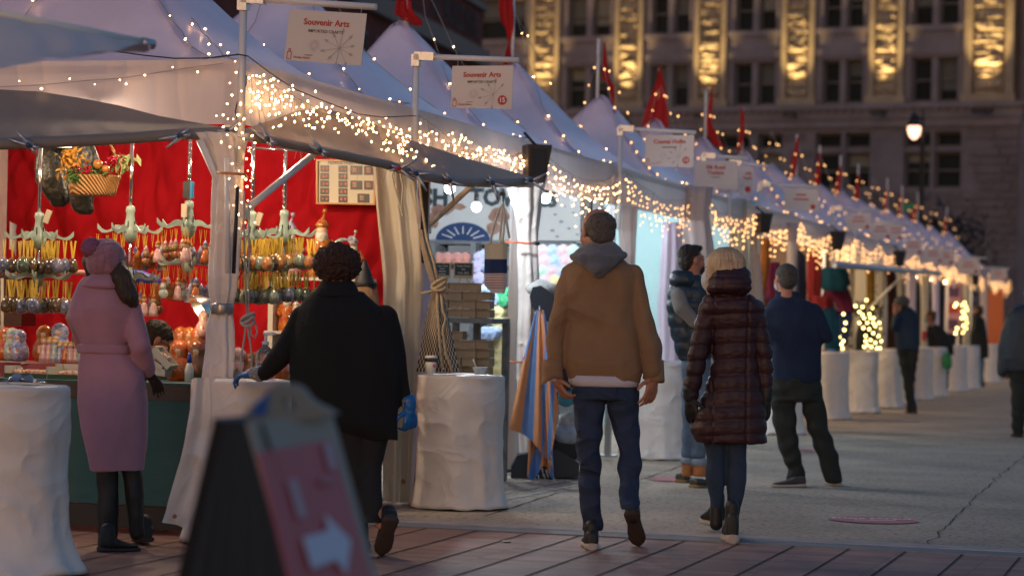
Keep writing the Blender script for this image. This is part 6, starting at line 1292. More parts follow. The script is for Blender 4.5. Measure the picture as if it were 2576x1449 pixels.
class Fig:
    def __init__(s, label, fx, fy, Y=None, group=None):
        s.base = G(fx, fy) if Y is None else V((P(fx, fy, Y).x, Y, 0)); s.Y = s.base.y; s.k = s.Y/FPX
        s.root = thing('person', label, 'person', s.base, group); s.vox = .008 if s.Y < 15 else (.012 if s.Y < 25 else .022)
    def J(s, x, y, d=0.0): return P(x, y, s.Y+d)
    def rows(s, g, rows, ratio=.6, shrink=1.0, n=28, dY=0.0):
        rr = []
        for r in rows:
            y, xl, xr = r[:3]; d = (r[3] if len(r) > 3 else 0)+dY; q = r[4] if len(r) > 4 else ratio
            a, b = s.J(xl, y, d), s.J(xr, y, d); c = (a+b)/2; hw = (b-a).length/2*shrink
            rr.append([c+V((hw*math.copysign(abs(cos(t))**.85, cos(t)), hw*q*math.copysign(abs(sin(t))**.85, sin(t)), 0)) for t in [2*pi*j/n for j in range(n)]])
        g.rings(rr, True)
    def cloth(s, name, m, rows=None, tubes=(), ratio=.6, wr=.006, wf=7, quilt=None, voxel=None, smooth=3, seed=0, parent=None, folds=0, fz=None, extra=None, vseam=()):
        g = MB()
        RL = [] if rows is None else (rows if isinstance(rows[0], list) else [rows])
        for i_, R_ in enumerate(RL): s.rows(g, R_, .56 if len(RL) > 1 and i_ == 0 and name in ('jeans', 'trousers') and len(RL) > 2 else ratio)
        for pts, rad in tubes: chain(g, [s.J(*p) for p in pts], [r*s.k for r in rad])
        if extra: extra(g)
        base = s.base
        def disp(v, n):
            p = v-base; d = wr*(NR(V((p.x*wf, p.y*wf, p.z*wf*.55+seed)))+.5*NR(V((p.x*wf*2.3+seed, p.y*wf*2.3, p.z*wf*1.3+p.x*4))))*1.4
            if folds: d += folds*sin(p.z*38+3*sin(p.x*9+seed)+4*NR(V((p.x*4, p.y*4, p.z*3))))*max(0, fz(p) if fz else 1)
            if quilt:
                z = p.z+.012*sin(p.x*7+seed)+quilt[2]*p.x*p.x if len(quilt) > 2 else p.z; f = (z/quilt[0]) % 1
                d += quilt[1]*(sqrt(max(0, sin(pi*f)))-.6)+quilt[1]*.3*NR(V((p.x*26, p.y*26, p.z*60)))*abs(sin(pi*f))
            for sx in vseam: d -= .012*math.exp(-((p.x-sx)/.007)**2)
            return d
        r = remesh(g, voxel or s.vox, smooth, disp); return r.build(name, m, parent or s.root)
    def head(s, g, c, yaw=0., pitch=0., roll=0., k=1.0):
        """c = centre of head, yaw 0 faces away from the camera (+Y), positive turns to the left"""
        f = V((-sin(yaw)*cos(pitch), cos(yaw)*cos(pitch), sin(pitch))); r = V((cos(yaw), sin(yaw), 0)); r = (r+V((0, 0, 1))*roll).normalized(); u = r.cross(f).normalized()
        A = (r, f, u); B = lambda o, rad, sc_: g.ball(c+r*o[0]*k+f*o[1]*k+u*o[2]*k, rad*k, 16, 12, sc_, A)
        B((0, -.012, .03), .08, (.95, 1.2, 1.05)); B((0, .03, -.03), .068, (.9, 1.05, 1.05)); B((0, .05, -.078), .038, (1.05, 1, .8)); B((0, .085, .03), .035, (1.5, .5, .5))
        B((0, .102, -.012), .014, (.8, 1, 1.9)); B((0, .112, -.026), .015, (1.1, 1, .8)); B((0, .09, -.055), .018, (1.4, .8, .4)); B((0, .088, -.066), .016, (1.3, .8, .4)); B((.04, .07, -.02), .025, (1, .8, 1)); B((-.04, .07, -.02), .025, (1, .8, 1))
        for q in (-1, 1): B((q*.08, -.008, -.005), .02, (.38, .9, 1.6))
        s.hf = (c, r, f, u, k); return A
    def hp(s, a, b, c_): c, r, f, u, k = s.hf; return c+r*a*k+f*b*k+u*c_*k
    def eyes(s):
        e = MB(); c, r, f, u, k = s.hf
        for q in (-1, 1): e.ball(s.hp(q*.032, .088, .008), .011*k, 8, 6, (1.2, .7, .7), (r, f, u))
        e.build('eyes', mat('eye', (.05, .035, .03), .2), s.root)
    def body(s, hc, yaw, pitch, torso, arms, hands, legs, neck=None, hk=1.0, m=None, roll=0., skinhands=True):
        g = MB(); c = s.J(*hc); s.head(g, c, yaw, pitch, roll, hk)
        s.rows(g, torso, .42, .62); t0 = torso[0]; nb = s.J((t0[1]+t0[2])/2, t0[0], (t0[3] if len(t0) > 3 else 0))
        chain(g, [c+V((0, -.01, -.04)), nb, nb-V((0, 0, .06))], [.056*hk, .06*hk, .07*hk])
        for a in arms: chain(g, [s.J(*p) for p in a], [.03, .026, .022][:len(a)] if len(a) == 3 else [.025]*len(a))
        for h in hands: hand(g, *h)
        for l in legs: chain(g, [s.J(*p) for p in l], [.045, .032, .024] if len(l) == 3 else [.03]*len(l))
        remesh(g, .0062 if s.Y < 15 else (.009 if s.Y < 25 else .016), 1).build('body', m or SKIN, s.root); s.eyes()
    def hair(s, balls, m, disp=.006, wf=40, vox=.007, name='hair', st=1.0):
        g = MB(); c, r, f, u, k = s.hf
        for o, rad, sc_ in balls: g.ball(s.hp(*o), rad*k, 16, 12, sc_, (r, f, u))
        def d(v, n): p = v-c; return disp*(NR(V((p.x*wf, p.y*wf, p.z*wf*st)))+.5*NR(V((p.x*wf*2.2, p.y*wf*2.2, p.z*wf*2.2*st))))
        return remesh(g, vox if s.Y < 25 else .015, 1, d).build(name, m, s.root)
    def shoe(s, heel, toe, w, h, m=LEATH, sole=SOLE, sh=.028, up=None, ankle=True):
        t = V(toe)-V(heel); L = t.length; f = t/L; upv = V(up) if up else V((0, 0, 1)); r = f.cross(upv).normalized(); u = r.cross(f)
        def ring(x, ww, z0, z1, q=.0): c = V(heel)+f*(x*L)+r*q; return [c+r*(ww*w*math.copysign(abs(cos(a))**.7, cos(a)))+u*((z0+z1)/2+(z1-z0)/2*math.copysign(abs(sin(a))**.7, sin(a))) for a in [2*pi*j/16 for j in range(16)]]
        g = MB(); g.rings([ring(x, ww, 0, sh*(1+.35*(x < .1))) for x, ww in ((-.03, .2), (0, .38), (.06, .44), (.35, .36), (.6, .46), (.8, .47), (.93, .35), (1.0, .12))], True); o = g.build('shoe_sole', sole, s.root)
        g = MB(); g.rings([ring(x, ww, sh*.8, z) for x, ww, z in ((-.015, .2, h*.8), (.01, .34, h), (.12, .4, h), (.32, .36, h*.95), (.5, .4, h*.68), (.72, .44, h*.5), (.88, .36, h*.42), (.97, .14, h*.32))], True)
        if ankle: chain(g, [V(heel)+f*.2*L+u*h*.5, V(heel)+f*.2*L+u*h*1.25], [w*.43, w*.41])
        remesh(g, .007 if s.Y < 25 else .015, 1).build('shoe_upper', m, s.root)
# ---- man in the tan jacket
f = Fig('balding man in a tan jacket and grey hood walking away in blue jeans', 1510, 1378)
tors = [(645, 1455, 1552), (665, 1425, 1590), (690, 1412, 1604), (748, 1416, 1601), (814, 1420, 1600), (880, 1418, 1609), (930, 1418, 1615), (960, 1426, 1606)]
lw_, rw_ = f.J(1396, 948, -.02), f.J(1642, 945, -.04)
f.body((1501, 584, .0), .42, -.25, [(640, 1470, 1545)]+tors[1:], [[(1425, 690), (1393, 850, -.02), (1396, 945, -.02)], [(1598, 690), (1632, 855, -.03), (1642, 942, -.04)]],
    [(lw_, (.45, -.1, -1), (.9, .1, .2), (.5, .2, .25), .75, 1.12), (rw_, (-.12, -.05, -1), (-1, 0, .1), (-.6, .6, 0), .55, 1.15)], [[(1480, 960), (1482, 1150), (1486, 1310)], [(1567, 960), (1583, 1150, -.04), (1580, 1232, -.12), (1583, 1262, -.19)]], hk=1.1)
f.hair([((0, -.05, .024), .08, (1.02, .87, .84)), ((0, -.05, -.015), .068, (1.08, .82, 1.0)), ((.062, -.012, .01), .032, (.6, 1.1, 1.2)), ((-.062, -.012, .01), .032, (.6, .9, 1.2))], mat('grey_brown_hair', (.06, .045, .038), .75, var=.6, vscale=60, col2=(.15, .13, .12), bump=.6, bscale=160, bstretch=(1, 1, .4)), .003, 60)
M_tan = mat('tan_canvas', (.25, .148, .08), .9, var=.14, vscale=4, bump=1.2, bscale=2.4, sheen=.1, ridge=True)
f.cloth('jacket', M_tan, tors, [([(1432, 693), (1394, 850, -.02), (1392, 925, -.02)], [27, 27, 25]), ([(1590, 690), (1632, 855, -.03), (1641, 925, -.04)], [27, 27, 25]), ([(1450, 668), (1500, 655), (1560, 666)], [20, 24, 20])], .55, .02, 5, seed=2, folds=.005, fz=lambda p: abs(p.x)*3-.3)
for x0, x1, yb, nm in ((1364, 1414, 958, 1), (1619, 1668, 955, -1)):
    g = MB(); c0 = f.J((x0+x1)/2, 912, -.03); k = f.k; rr = []
    for y, hw in ((905, 24), (925, 25), (945, 26), (955, 27)):
        c = f.J((x0+x1)/2, y, -.03); rr.append([c+V((hw*k*cos(a)*1.0, hw*k*.85*sin(a), -.012*sin(a*2+nm)*(y > 930)-.02*max(0, cos(a-pi*(nm > 0)))*(y > 940))) for a in [.35+(2*pi-.7)*j/30-pi/2*0 for j in range(31)]])
    g.rings(rr, False, False); o = g.build('open_cuff', M_tan, f.root); md = o.modifiers.new('t', 'SOLIDIFY'); md.thickness = .004
    g = MB(); c = f.J((x0+x1)/2, 945, -.03); g.lathe(c-V((0, 0, .03)), [(.034, 0), (.036, .05)], 16, None, False); g.build('shirt_cuff', mat('pale_blue_shirt', (.4, .45, .6), .8), f.root)
g = MB(); f.rows(g, [(945, 1430, 1604), (960, 1428, 1608), (968, 1432, 1605), (972, 1438, 1602)], .6); g.build('white_shirt_tail', mat('white_shirt', (.55, .52, .58), .8, bump=.4, bscale=20), f.root)
M_hood = mat('grey_fleece', (.13, .135, .16), .95, var=.12, vscale=10, bump=.5, bscale=180, sheen=.3)
f.cloth('hood', M_hood, [(604, 1486, 1540, -.02), (616, 1470, 1552, -.04), (632, 1448, 1566, -.04), (645, 1434, 1571, -.06), (656, 1440, 1562, -.08), (672, 1466, 1540, -.13, .7), (688, 1486, 1520, -.15, .7), (698, 1497, 1508, -.15, .7)], [([(1438, 645, -.02), (1470, 662, -.14), (1502, 676, -.18), (1540, 660, -.14), (1567, 642, -.02)], [9, 12, 13, 12, 9])], .8, .007, 12, seed=5, smooth=2)
M_jean = mat('dark_denim', (.018, .033, .075), .85, var=.25, vscale=9, bump=1.0, bscale=4, bstretch=(1, 1, 1.8), ridge=True)
f.cloth('jeans', M_jean, [[(962, 1438, 1602), (985, 1435, 1607), (1005, 1436, 1606)], [(966, 1438, 1526), (1000, 1436, 1524), (1040, 1441, 1517), (1072, 1444, 1514), (1136, 1451, 1510), (1200, 1453, 1510), (1264, 1459, 1508), (1312, 1461, 1514), (1334, 1463, 1514)],
    [(966, 1520, 1602), (1000, 1524, 1606), (1040, 1531, 1605), (1072, 1538, 1604), (1104, 1547, 1608, -.02), (1136, 1553, 1612, -.03), (1184, 1553, 1611, -.06), (1232, 1557, 1606, -.12), (1264, 1558, 1610, -.2), (1280, 1560, 1604, -.22)]], ratio=.85, wr=.007, wf=9, folds=.007, fz=lambda p: 1.2-4*abs(p.z-.5) if p.z > .3 else 1.0-5*abs(p.z-.08), seed=1)
f.shoe(G(1487, 1382)+V((0, -.02, .0)), G(1487, 1382)+V((-.015, .27, 0)), .1, .1)
tq = G(1607, 1376); f.shoe(tq+V((-.055, -.13, .19)), tq+V((0, .06, .0)), .105, .075, LEATH, SOLED, .03, up=V((0, .75, .65)))
# ---- woman in the long burgundy puffer coat
f = Fig('blond woman in a long burgundy padded coat, hood down, and white face mask', 1815, 1356)
tors = [(738, 1790, 1882), (752, 1764, 1906), (775, 1760, 1916), (819, 1778, 1910), (860, 1786, 1904), (897, 1787, 1902), (936, 1784, 1907), (995, 1770, 1918), (1040, 1745, 1924), (1080, 1736, 1926), (1100, 1740, 1927), (1112, 1752, 1926)]
f.body((1817, 684, .03), 1.15, -.05, [(735, 1800, 1870)]+tors[2:-2], [[(1782, 780), (1757, 895), (1738, 995)], [(1900, 780), (1922, 885), (1925, 995)]], [], [[(1795, 1100), (1798, 1190), (1801, 1275)], [(1850, 1100), (1850, 1190), (1843, 1290)]])
M_blond = mat('blond_hair', (.8, .62, .42), .45, var=.5, vscale=9, col2=(.42, .29, .17), bump=.8, bscale=60, bstretch=(3, 3, .15))
g_ = f.hair([((0, -.02, .035), .104, (.95, 1.1, 1.0)), ((.03, -.035, -.05), .096, (.9, 1.0, 1.1)), ((-.035, -.035, -.05), .096, (.9, 1.0, 1.2)), ((-.065, .02, -.08), .055, (.7, 1.2, 1.6)), ((.065, .02, -.08), .055, (.7, 1.2, 1.6))], M_blond, .012, 42, st=.08)
def strands(f, m, n, L0, rr, zlo, seed, fr=.9, fwd=.6, name='hair_strands'):
    R_ = random.Random(seed); g = MB()
    for i in range(n):
        a = -pi/2+(R_.random()-.5)*2*(pi*fr); x0, y0 = cos(a), sin(a)
        pts = []
        for j in range(9):
            t_ = j/8; w_ = sin(min(1, t_*1.7)*pi/2); q = 1+.06*(R_.random()-.5)
            pts.append(f.hp(rr*x0*w_*q, rr*1.12*y0*w_*q-.02, .035+.108*cos(min(1, t_*1.7)*pi/2)-max(0, t_-.55)*zlo*(.85+.3*R_.random())))
        g.tube(pts, [.004, .007, .008, .008, .008, .007, .006, .005, .002], 5)
    g.build(name, m, f.root)
strands(f, M_blond, 150, .1, .1, .42, 3)
g = MB(); g.ball(f.hp(0, .09, -.05), .058, 16, 10, (1.05, .75, 1.1), f.hf[1:4]); remesh(g, .006, 1).build('face_mask', mat('mask_white', (.6, .64, .7), .7, bump=.3, bscale=30), f.root)
M_pf = mat('burgundy_nylon', (.034, .009, .014), .55, var=.15, vscale=6, bump=.25, bscale=24, bstretch=(1, 1, 2.2), spec=.5)
f.cloth('padded_coat', M_pf, tors, [([(1782, 776), (1754, 895, -.02), (1737, 990, -.02)], [25, 25, 20]), ([(1896, 776), (1921, 885), (1926, 985)], [24, 21, 15])], .62, .0035, 14, quilt=(.088, .013, .12), vseam=(.118, -.085), seed=3, smooth=2)
f.cloth('coat_hood', M_pf, [(662, 1822, 1862, .02), (674, 1806, 1876, 0), (690, 1790, 1886, -.03), (708, 1782, 1889, -.05), (724, 1777, 1887, -.05), (738, 1778, 1880, -.03), (744, 1790, 1870, 0)], (), .85, .008, 16, quilt=(.05, .008, .3), seed=8, smooth=2)
f.cloth('seam', M_pf, None, [([(1864, 760, -.155), (1868, 900, -.15), (1872, 1000, -.175), (1874, 1110, -.2)], [1.6, 1.6, 1.6, 1.6])], wr=0) if False else None
M_sj = mat('blue_skinny', (.022, .045, .09), .85, var=.15, vscale=7, bump=.3, bscale=120)
f.cloth('jeans', M_sj, [[(1085, 1766, 1822), (1117, 1769, 1822), (1155, 1775, 1822), (1205, 1774, 1822), (1254, 1783, 1817), (1281, 1787, 1815)], [(1085, 1824, 1878), (1122, 1825, 1877), (1155, 1826, 1876), (1205, 1825, 1877), (1242, 1827, 1871), (1279, 1828, 1861), (1302, 1829, 1857)]], ratio=.9, wr=.004, wf=12, folds=.003, fz=lambda p: 1-6*abs(p.z-.45))
def gl(w, d, side, pn, c, s_): g = MB(); hand(g, w, d, side, pn, c, s_); chain(g, [w, w-V(d).normalized()*.05], [.034*s_, .036*s_]); remesh(g, .006, 1).build('glove', LEATH, f.root)
gl(f.J(1735, 1000, -.03), (.1, -.05, -1), (1, 0, 0), (.4, .5, 0), .6, 1.15); gl(f.J(1926, 1000, .0), (0, 0, -1), (-1, 0, 0), (-.5, .5, 0), .5, 1.05)
f.cloth('boot_shaft', LEATH, None, [([(1800, 1276), (1800, 1318)], [15, 17]), ([(1843, 1296), (1841, 1340)], [15, 16])], wr=.002)
b = G(1815, 1340); f.shoe(b+V((-.015, 0, .03)), b+V((-.1, .2, .04)), .105, .15, LEATH, SOLE, .035)
b = G(1841, 1367); f.shoe(b+V((0, 0, 0)), b+V((-.01, .25, 0)), .1, .17, LEATH, SOLE, .04)
# ---- man in padded vest
f = Fig('dark haired man in a navy padded vest, grey sleeves and tan rubber boots', 1740, 1222)
tors = [(680, 1700, 1750), (700, 1688, 1766), (721, 1680, 1778), (760, 1676, 1790), (819, 1680, 1795), (858, 1690, 1795), (885, 1698, 1792), (906, 1706, 1788)]
f.body((1738, 656), -1.05, 0, [(690, 1715, 1765)]+tors[2:], [[(1706, 745, -.08), (1738, 808, -.1), (1790, 800, .1)]], [(f.J(1800, 798, .12), (1, .2, .1), (0, 0, 1), (0, 1, 0), .8, 1.1)], [[(1728, 950), (1726, 1060), (1726, 1180)], [(1758, 950), (1756, 1060), (1756, 1180)]])
f.hair([((0, -.03, .055), .088, (.95, 1.05, .82)), ((0, -.05, .0), .07, (1.06, .9, 1.1)), ((0, .035, .095), .05, (1.2, 1.1, .6))], mat('dark_hair', (.022, .016, .012), .6, var=.4, vscale=40, bump=.6, bscale=120), .008, 40)
g = MB(); g.ball(f.hp(0, .075, -.06), .052, 14, 10, (1.05, .75, 1.0), f.hf[1:4]); remesh(g, .008, 1).build('face_mask', M_black, f.root)
M_vest = mat('navy_nylon', (.012, .03, .05), .4, bump=.5, bscale=22)
f.cloth('padded_vest', M_vest, tors, (), .6, .006, 12, quilt=(.11, .011, .1), seed=6)
f.cloth('vest_hood', M_vest, [(680, 1694, 1742, -.02), (692, 1684, 1748, -.02), (708, 1680, 1752, -.02), (722, 1684, 1748)], (), .9, .006, 12)
f.cloth('grey_sleeve', mat('grey_jersey', (.2, .2, .2), .9, var=.1, vscale=9), None, [([(1703, 742, -.12), (1712, 775, -.16), (1744, 808, -.15), (1790, 800, .08)], [19, 20, 17, 14])], wr=.005, folds=.004)
M_lj = mat('light_denim', (.10, .16, .24), .85, var=.25, vscale=8, bump=.3, bscale=90)
f.cloth('jeans', M_lj, [[(900, 1712, 1788), (960, 1712, 1790)], [(940, 1712, 1752), (1040, 1714, 1745), (1110, 1713, 1740), (1150, 1713, 1738)], [(940, 1746, 1790), (1040, 1740, 1782), (1110, 1736, 1777), (1152, 1735, 1775)]], ratio=.9, wr=.006, folds=.005)
g = MB(); f.rows(g, [(1150, 1711, 1739), (1166, 1711, 1739)], .9); f.rows(g, [(1153, 1733, 1777), (1171, 1733, 1777)], .8); g.build('rolled_cuffs', mat('denim_cuff', (.25, .32, .4), .85), f.root)
M_tb = mat('tan_rubber', (.42, .16, .05), .5)
for x0, x1, y, dx in ((1713, 1738, 1213, -.0), (1738, 1778, 1226, .12)):
    b = G((x0+x1)/2-5, y); f.cloth('boot_shaft', M_tb, [(1164, x0, x1), (1180, x0, x1), (1198, x0-1, x1+2)], (), .9, .004); f.shoe(b+V((-.04, -.05, 0)), b+V((dx+.05, .2, 0)), .12, .075, mat('olive_rubber', (.05, .05, .035), .5), mat('gum_sole', (.28, .17, .07), .7), .02, ankle=False)
# ---- man in navy fleece
f = Fig('grey haired man in a navy fleece and dark trousers, standing with legs apart', 2020, 1222)
tors = [(732, 1948, 2008), (745, 1950, 2012), (757, 1934, 2034), (775, 1927, 2052), (800, 1930, 2062), (840, 1934, 2066), (890, 1936, 2068), (952, 1938, 2067), (965, 1942, 2062)]
f.body((1974, 702, .0), .35, 0, [(730, 1952, 2000)]+tors[2:], [[(2050, 785), (2086, 845, 0), (2040, 850, .25)], [(1935, 785), (1925, 850), (1960, 850, .25)]], [(f.J(2030, 850, .3), (-1, .3, 0), (0, 0, 1), (0, 1, 0), .8, 1.1)], [[(1970, 980), (1980, 1080), (1998, 1190)], [(2036, 980), (2060, 1080), (2095, 1190)]])
f.hair([((0, -.02, .045), .087, (.96, 1.08, .9)), ((0, -.045, -.01), .074, (1.02, .9, 1.0))], mat('salt_hair', (.1, .09, .08), .7, var=.5, vscale=60, col2=(.03, .025, .02), bump=.5, bscale=200), .004, 60)
g = MB(); g.ball(f.hp(0, .085, -.05), .05, 12, 8, (1.05, .75, 1.0), f.hf[1:4]); g.build('face_mask', MATS['mask_white'], f.root)
f.cloth('fleece', mat('navy_fleece', (.009, .02, .055), .95, var=.15, vscale=10, bump=1.0, bscale=2, ridge=True), tors, [([(2042, 788), (2078, 848, -.02), (2050, 852, .2)], [24, 17, 15]), ([(1942, 788), (1936, 850), (1960, 855, .2)], [24, 20, 15])], .58, .01, 5, seed=9)
f.cloth('trousers', mat('dark_trousers', (.012, .016, .014), .8, var=.2, vscale=6, bump=.3, bscale=60), [[(950, 1937, 2064), (985, 1936, 2068), (1008, 1936, 2072)], [(990, 1937, 2004), (1053, 1942, 2000), (1099, 1950, 2005), (1146, 1962, 2012), (1178, 1978, 2020), (1214, 1976, 2026)], [(990, 2006, 2070), (1053, 2022, 2079), (1099, 2036, 2092), (1146, 2055, 2106), (1178, 2064, 2114), (1212, 2078, 2117)]], ratio=.75, wr=.008, wf=7, folds=.006, seed=4)
b = G(2022, 1225); f.shoe(b, G(1938, 1225), .1, .085, mat('brown_shoe', (.05, .042, .045), .7), SOLE, .025, ankle=False); b = G(2095, 1222); f.shoe(b+V((.03, -.02, 0)), b+V((-.02, .26, 0)), .1, .08, M_black, SOLE, .025, ankle=False)
# ---- woman in the pink coat
f = Fig('woman in a long mauve pink belted coat and knitted bobble hat at the counter', 300, 1380)
tors = [(700, 212, 298), (720, 196, 312), (747, 184, 332), (776, 172, 344), (800, 172, 342), (830, 182, 334), (868, 197, 318), (885, 196, 322), (910, 194, 340), (940, 195, 356), (1013, 198, 365), (1053, 206, 365), (1120, 216, 366), (1184, 224, 366)]
f.body((262, 668, .0), -.55, -.15, [(700, 225, 290)]+tors[3:-4], [[(328, 775), (352, 880, -.02), (372, 935, .15)], [(190, 770), (175, 800, .1), (210, 880, .25)]], [(f.J(372, 940, .16), (.3, .6, -.4), (-1, 0, 0), (0, 0, -1), .7, .8)], [[(265, 1150), (269, 1250), (270, 1350)], [(330, 1150, .05), (336, 1250, .05), (343, 1340, .05)]])
M_lh = mat('long_brown_hair', (.035, .018, .01), .5, var=.5, vscale=12, bump=.7, bscale=50, bstretch=(3, 3, .2))
g_h = None
f.cloth('hair', M_lh, None, [([(288, 660, .0), (304, 700, -.06), (322, 745, -.08), (342, 785, .02), (352, 815, .06)], [24, 27, 22, 15, 6]), ([(300, 672, .03), (316, 712, -.02), (336, 760, -.04)], [18, 22, 14]), ([(240, 660, .02), (262, 690, .02), (262, 715, .01)], [34, 36, 28]), ([(225, 655, .05), (232, 685, .05)], [20, 18])], wr=.008, wf=18)
M_hat = mat('mauve_knit', (.42, .18, .27), .95, var=.3, vscale=30, bump=.9, bscale=90, bstretch=(1, 1, 3), sheen=.4)
f.cloth('knitted_hat', M_hat, [(602, 248, 284), (611, 232, 298), (626, 219, 308), (650, 214, 312), (668, 216, 310), (684, 222, 300), (691, 232, 290)], (), 1.12, .004, 30, smooth=1)
g = MB(); g.ball(f.J(228, 624, -.06), 26*f.k, 18, 12)
def pomd(v, n): return .007*NR(V(v)*90)
remesh(g, .007, 0, pomd).build('bobble', mat('bobble_yarn', (.34, .08, .12), .95, var=.5, vscale=30, col2=(.28, .14, .3), bump=1, bscale=120), f.root)
M_pk = mat('mauve_wool', (.37, .19, .26), .9, var=.1, vscale=5, bump=1.0, bscale=1.3, sheen=.2, ridge=True)
f.cloth('coat', M_pk, tors, [([(326, 775), (352, 868, -.05), (368, 925, .08)], [28, 29, 22]), ([(198, 765), (180, 800, .0), (205, 870, .15)], [24, 19, 18])], .62, .014, 4, seed=11, smooth=4)
f.cloth('collar', M_pk, [(682, 240, 284, .0), (690, 226, 296, -.01), (706, 210, 302, -.02), (722, 200, 306, -.02), (730, 214, 296, 0)], (), .85, .005, 8)
g = MB(); rr = []
for y0, y1 in ((866, 870), (886, 890)): pass
f.cloth('belt', M_pk, [(866, 197, 322), (868, 193, 326), (888, 193, 327), (891, 197, 324)], (), .64, .004, 8)
f.cloth('sleeve_crease', M_pk, None, [([(310, 790, -.16), (330, 775, -.16)], [4, 4])], wr=0) if False else None
f.cloth('boots', LEATH, None, [([(268, 1180), (270, 1250), (270, 1366)], [27, 27, 24]), ([(328, 1180, .05), (336, 1250, .05), (344, 1340, .05)], [25, 24, 20])], wr=.006, wf=10)
g = MB(); hand(g, f.J(374, 940, .14), (.3, .6, -.5), (-1, 0, 0), (0, 0, -1), .7, .95); remesh(g, .006, 1).build('glove', LEATH, f.root)
b = G(262, 1388); f.shoe(b+V((-.03, 0, 0)), b+V((.17, .1, 0)), .1, .09, LEATH, SOLED, .022); b = G(345, 1372); f.shoe(b+V((.05, 0, .02)), b+V((-.03, .2, 0)), .1, .09, LEATH, SOLED, .022)
# ---- woman in the black poncho coat
f = Fig('woman with short curly dark hair in a wide black coat and blue gloves', 950, 1395)
tors = [(735, 785, 912), (756, 762, 938), (779, 748, 964), (819, 735, 988), (858, 730, 1002), (897, 728, 1010), (936, 730, 1014), (975, 734, 1012), (1014, 744, 1010), (1040, 760, 1008), (1066, 800, 1005, -.02), (1090, 880, 1004, -.04), (1110, 930, 1002, -.05)]
f.body((846, 676, .0), .1, -.1, [(725, 810, 890)]+tors[2:-3], [[(750, 800), (705, 895, -.02), (650, 945, .05)], [(975, 800), (1003, 900), (1022, 1005)]], [], [[(880, 1080), (900, 1200), (905, 1380)], [(940, 1080), (940, 1200), (955, 1320, -.15)]])
M_curl = mat('curly_hair', (.055, .024, .017), .75, var=.4, vscale=50, bump=1.0, bscale=110)
g = MB(); hcn = f.J(846, 664); R_ = random.Random(4)
g.ball(hcn, 58*f.k, 20, 14, (1.05, 1, .88))
for i in range(170):
    d = V((R_.gauss(0, 1), R_.gauss(0, 1), R_.gauss(0, 1))).normalized(); g.ball(hcn+V((d.x*54, d.y*52, d.z*45))*f.k, (7+3*R_.random())*f.k, 7, 5)
remesh(g, .006, 0, lambda v, n: .014*NR(V(v)*52)+.006*NR(V(v)*120)).build('hair', M_curl, f.root)
M_bk = mat('black_wool', (.0055, .006, .0075), .95, bump=.3, bscale=150)
f.cloth('coat', M_bk, tors, [([(756, 800), (708, 888, -.02), (662, 938, .05)], [32, 29, 18]), ([(968, 800), (1002, 900), (1026, 1016)], [32, 21, 17])], .62, .016, 3.5, seed=13, smooth=4)
f.cloth('collar', M_bk, [(702, 826, 880, .02), (710, 806, 892, 0), (728, 794, 900, -.01), (748, 786, 910, -.02)], (), .85, .006, 8)
g = MB(); 
for w, q in ((f.J(652, 944, .06), V((-1, .1, .35))), (f.J(1025, 1008), V((.1, 0, -1)))): chain(g, [w-q*.0, w+q*.03], [.036, .034])
g.build('patterned_cuffs', mat('knit_cuff', (.03, .03, .035), .9, var=.9, vscale=60, col2=(.5, .5, .5)), f.root)
M_nit = mat('blue_nitrile', (.01, .13, .42), .35)
def gl2(w, d, side, pn, c, s_): g = MB(); hand(g, w, d, side, pn, c, s_); chain(g, [w, w-V(d).normalized()*.03], [.034*s_, .036*s_]); remesh(g, .006, 1).build('glove', M_nit, f.root)
gl2(f.J(640, 938, .08), (-.8, .2, -.15), (0, .3, 1), (0, .1, -1), 1.0, 1.0); gl2(f.J(1028, 1022), (.12, -.05, -1), (-1, 0, 0), (-.5, .6, .1), 1.0, 1.1)
f.cloth('trousers', mat('black_trousers', (.01, .01, .012), .85, bump=.3, bscale=40), [[(1040, 820, 990), (1076, 845, 985)], [(1060, 840, 925), (1169, 860, 925), (1262, 875, 925), (1350, 880, 925)], [(1060, 905, 985), (1120, 900, 972), (1169, 897, 960), (1230, 900, 958, -.05), (1290, 905, 962, -.1), (1315, 915, 966, -.15)]], ratio=.9, wr=.008)
tq = G(956, 1398); f.shoe(tq+V((.06, -.16, .2)), tq+V((0, .02, .0)), .105, .09, LEATH, SOLED, .03, up=V((-.1, .8, .6))); b = G(905, 1386); f.shoe(b, b+V((0, .25, 0)), .1, .09, LEATH, SOLED)
# ---- seller bending over the counter
Ys = PU(390, 850, .95).y
f = Fig('dark haired seller with glasses bending over the counter behind the pink coat', 385, 1000, Ys)
f.body((392, 858, .0), -1.25, -.62, [(905, 345, 405), (930, 335, 410), (980, 335, 412)], [[(350, 915), (352, 960), (385, 950, -.2)]], [(f.J(388, 945, -.25), (.6, -.7, -.3), (0, 0, 1), (.2, 0, -1), .6, 1.0)], [[(360, 990), (360, 1100), (360, 1250)], [(390, 990), (390, 1100), (390, 1250)]])
f.hair([((0, -.02, .05), .09, (.95, 1.1, .85)), ((0, -.045, .0), .076, (1.02, .92, 1.05)), ((0, .05, .085), .04, (1.3, 1, .6))], MATS['dark_hair'], .006, 50)
g = MB(); c, r, fw, u, k = f.hf
for q in (-1, 1):
    cc = f.hp(q*.032, .108, .006); g.tube([cc+r*(.022*cos(a))+u*(.017*sin(a)) for a in [2*pi*j/14 for j in range(15)]], .0022, 5, False); g.tube([f.hp(q*.055, .1, .01), f.hp(q*.082, 0, .01)], .002, 5)
g.build('glasses', M_black, f.root)
f.cloth('black_jacket', MATS['black_wool'], [(885, 352, 395, .0), (905, 342, 412), (930, 332, 416), (970, 330, 418)], [([(350, 912), (350, 955), (385, 950, -.18)], [18, 16, 13])], .7, .01)
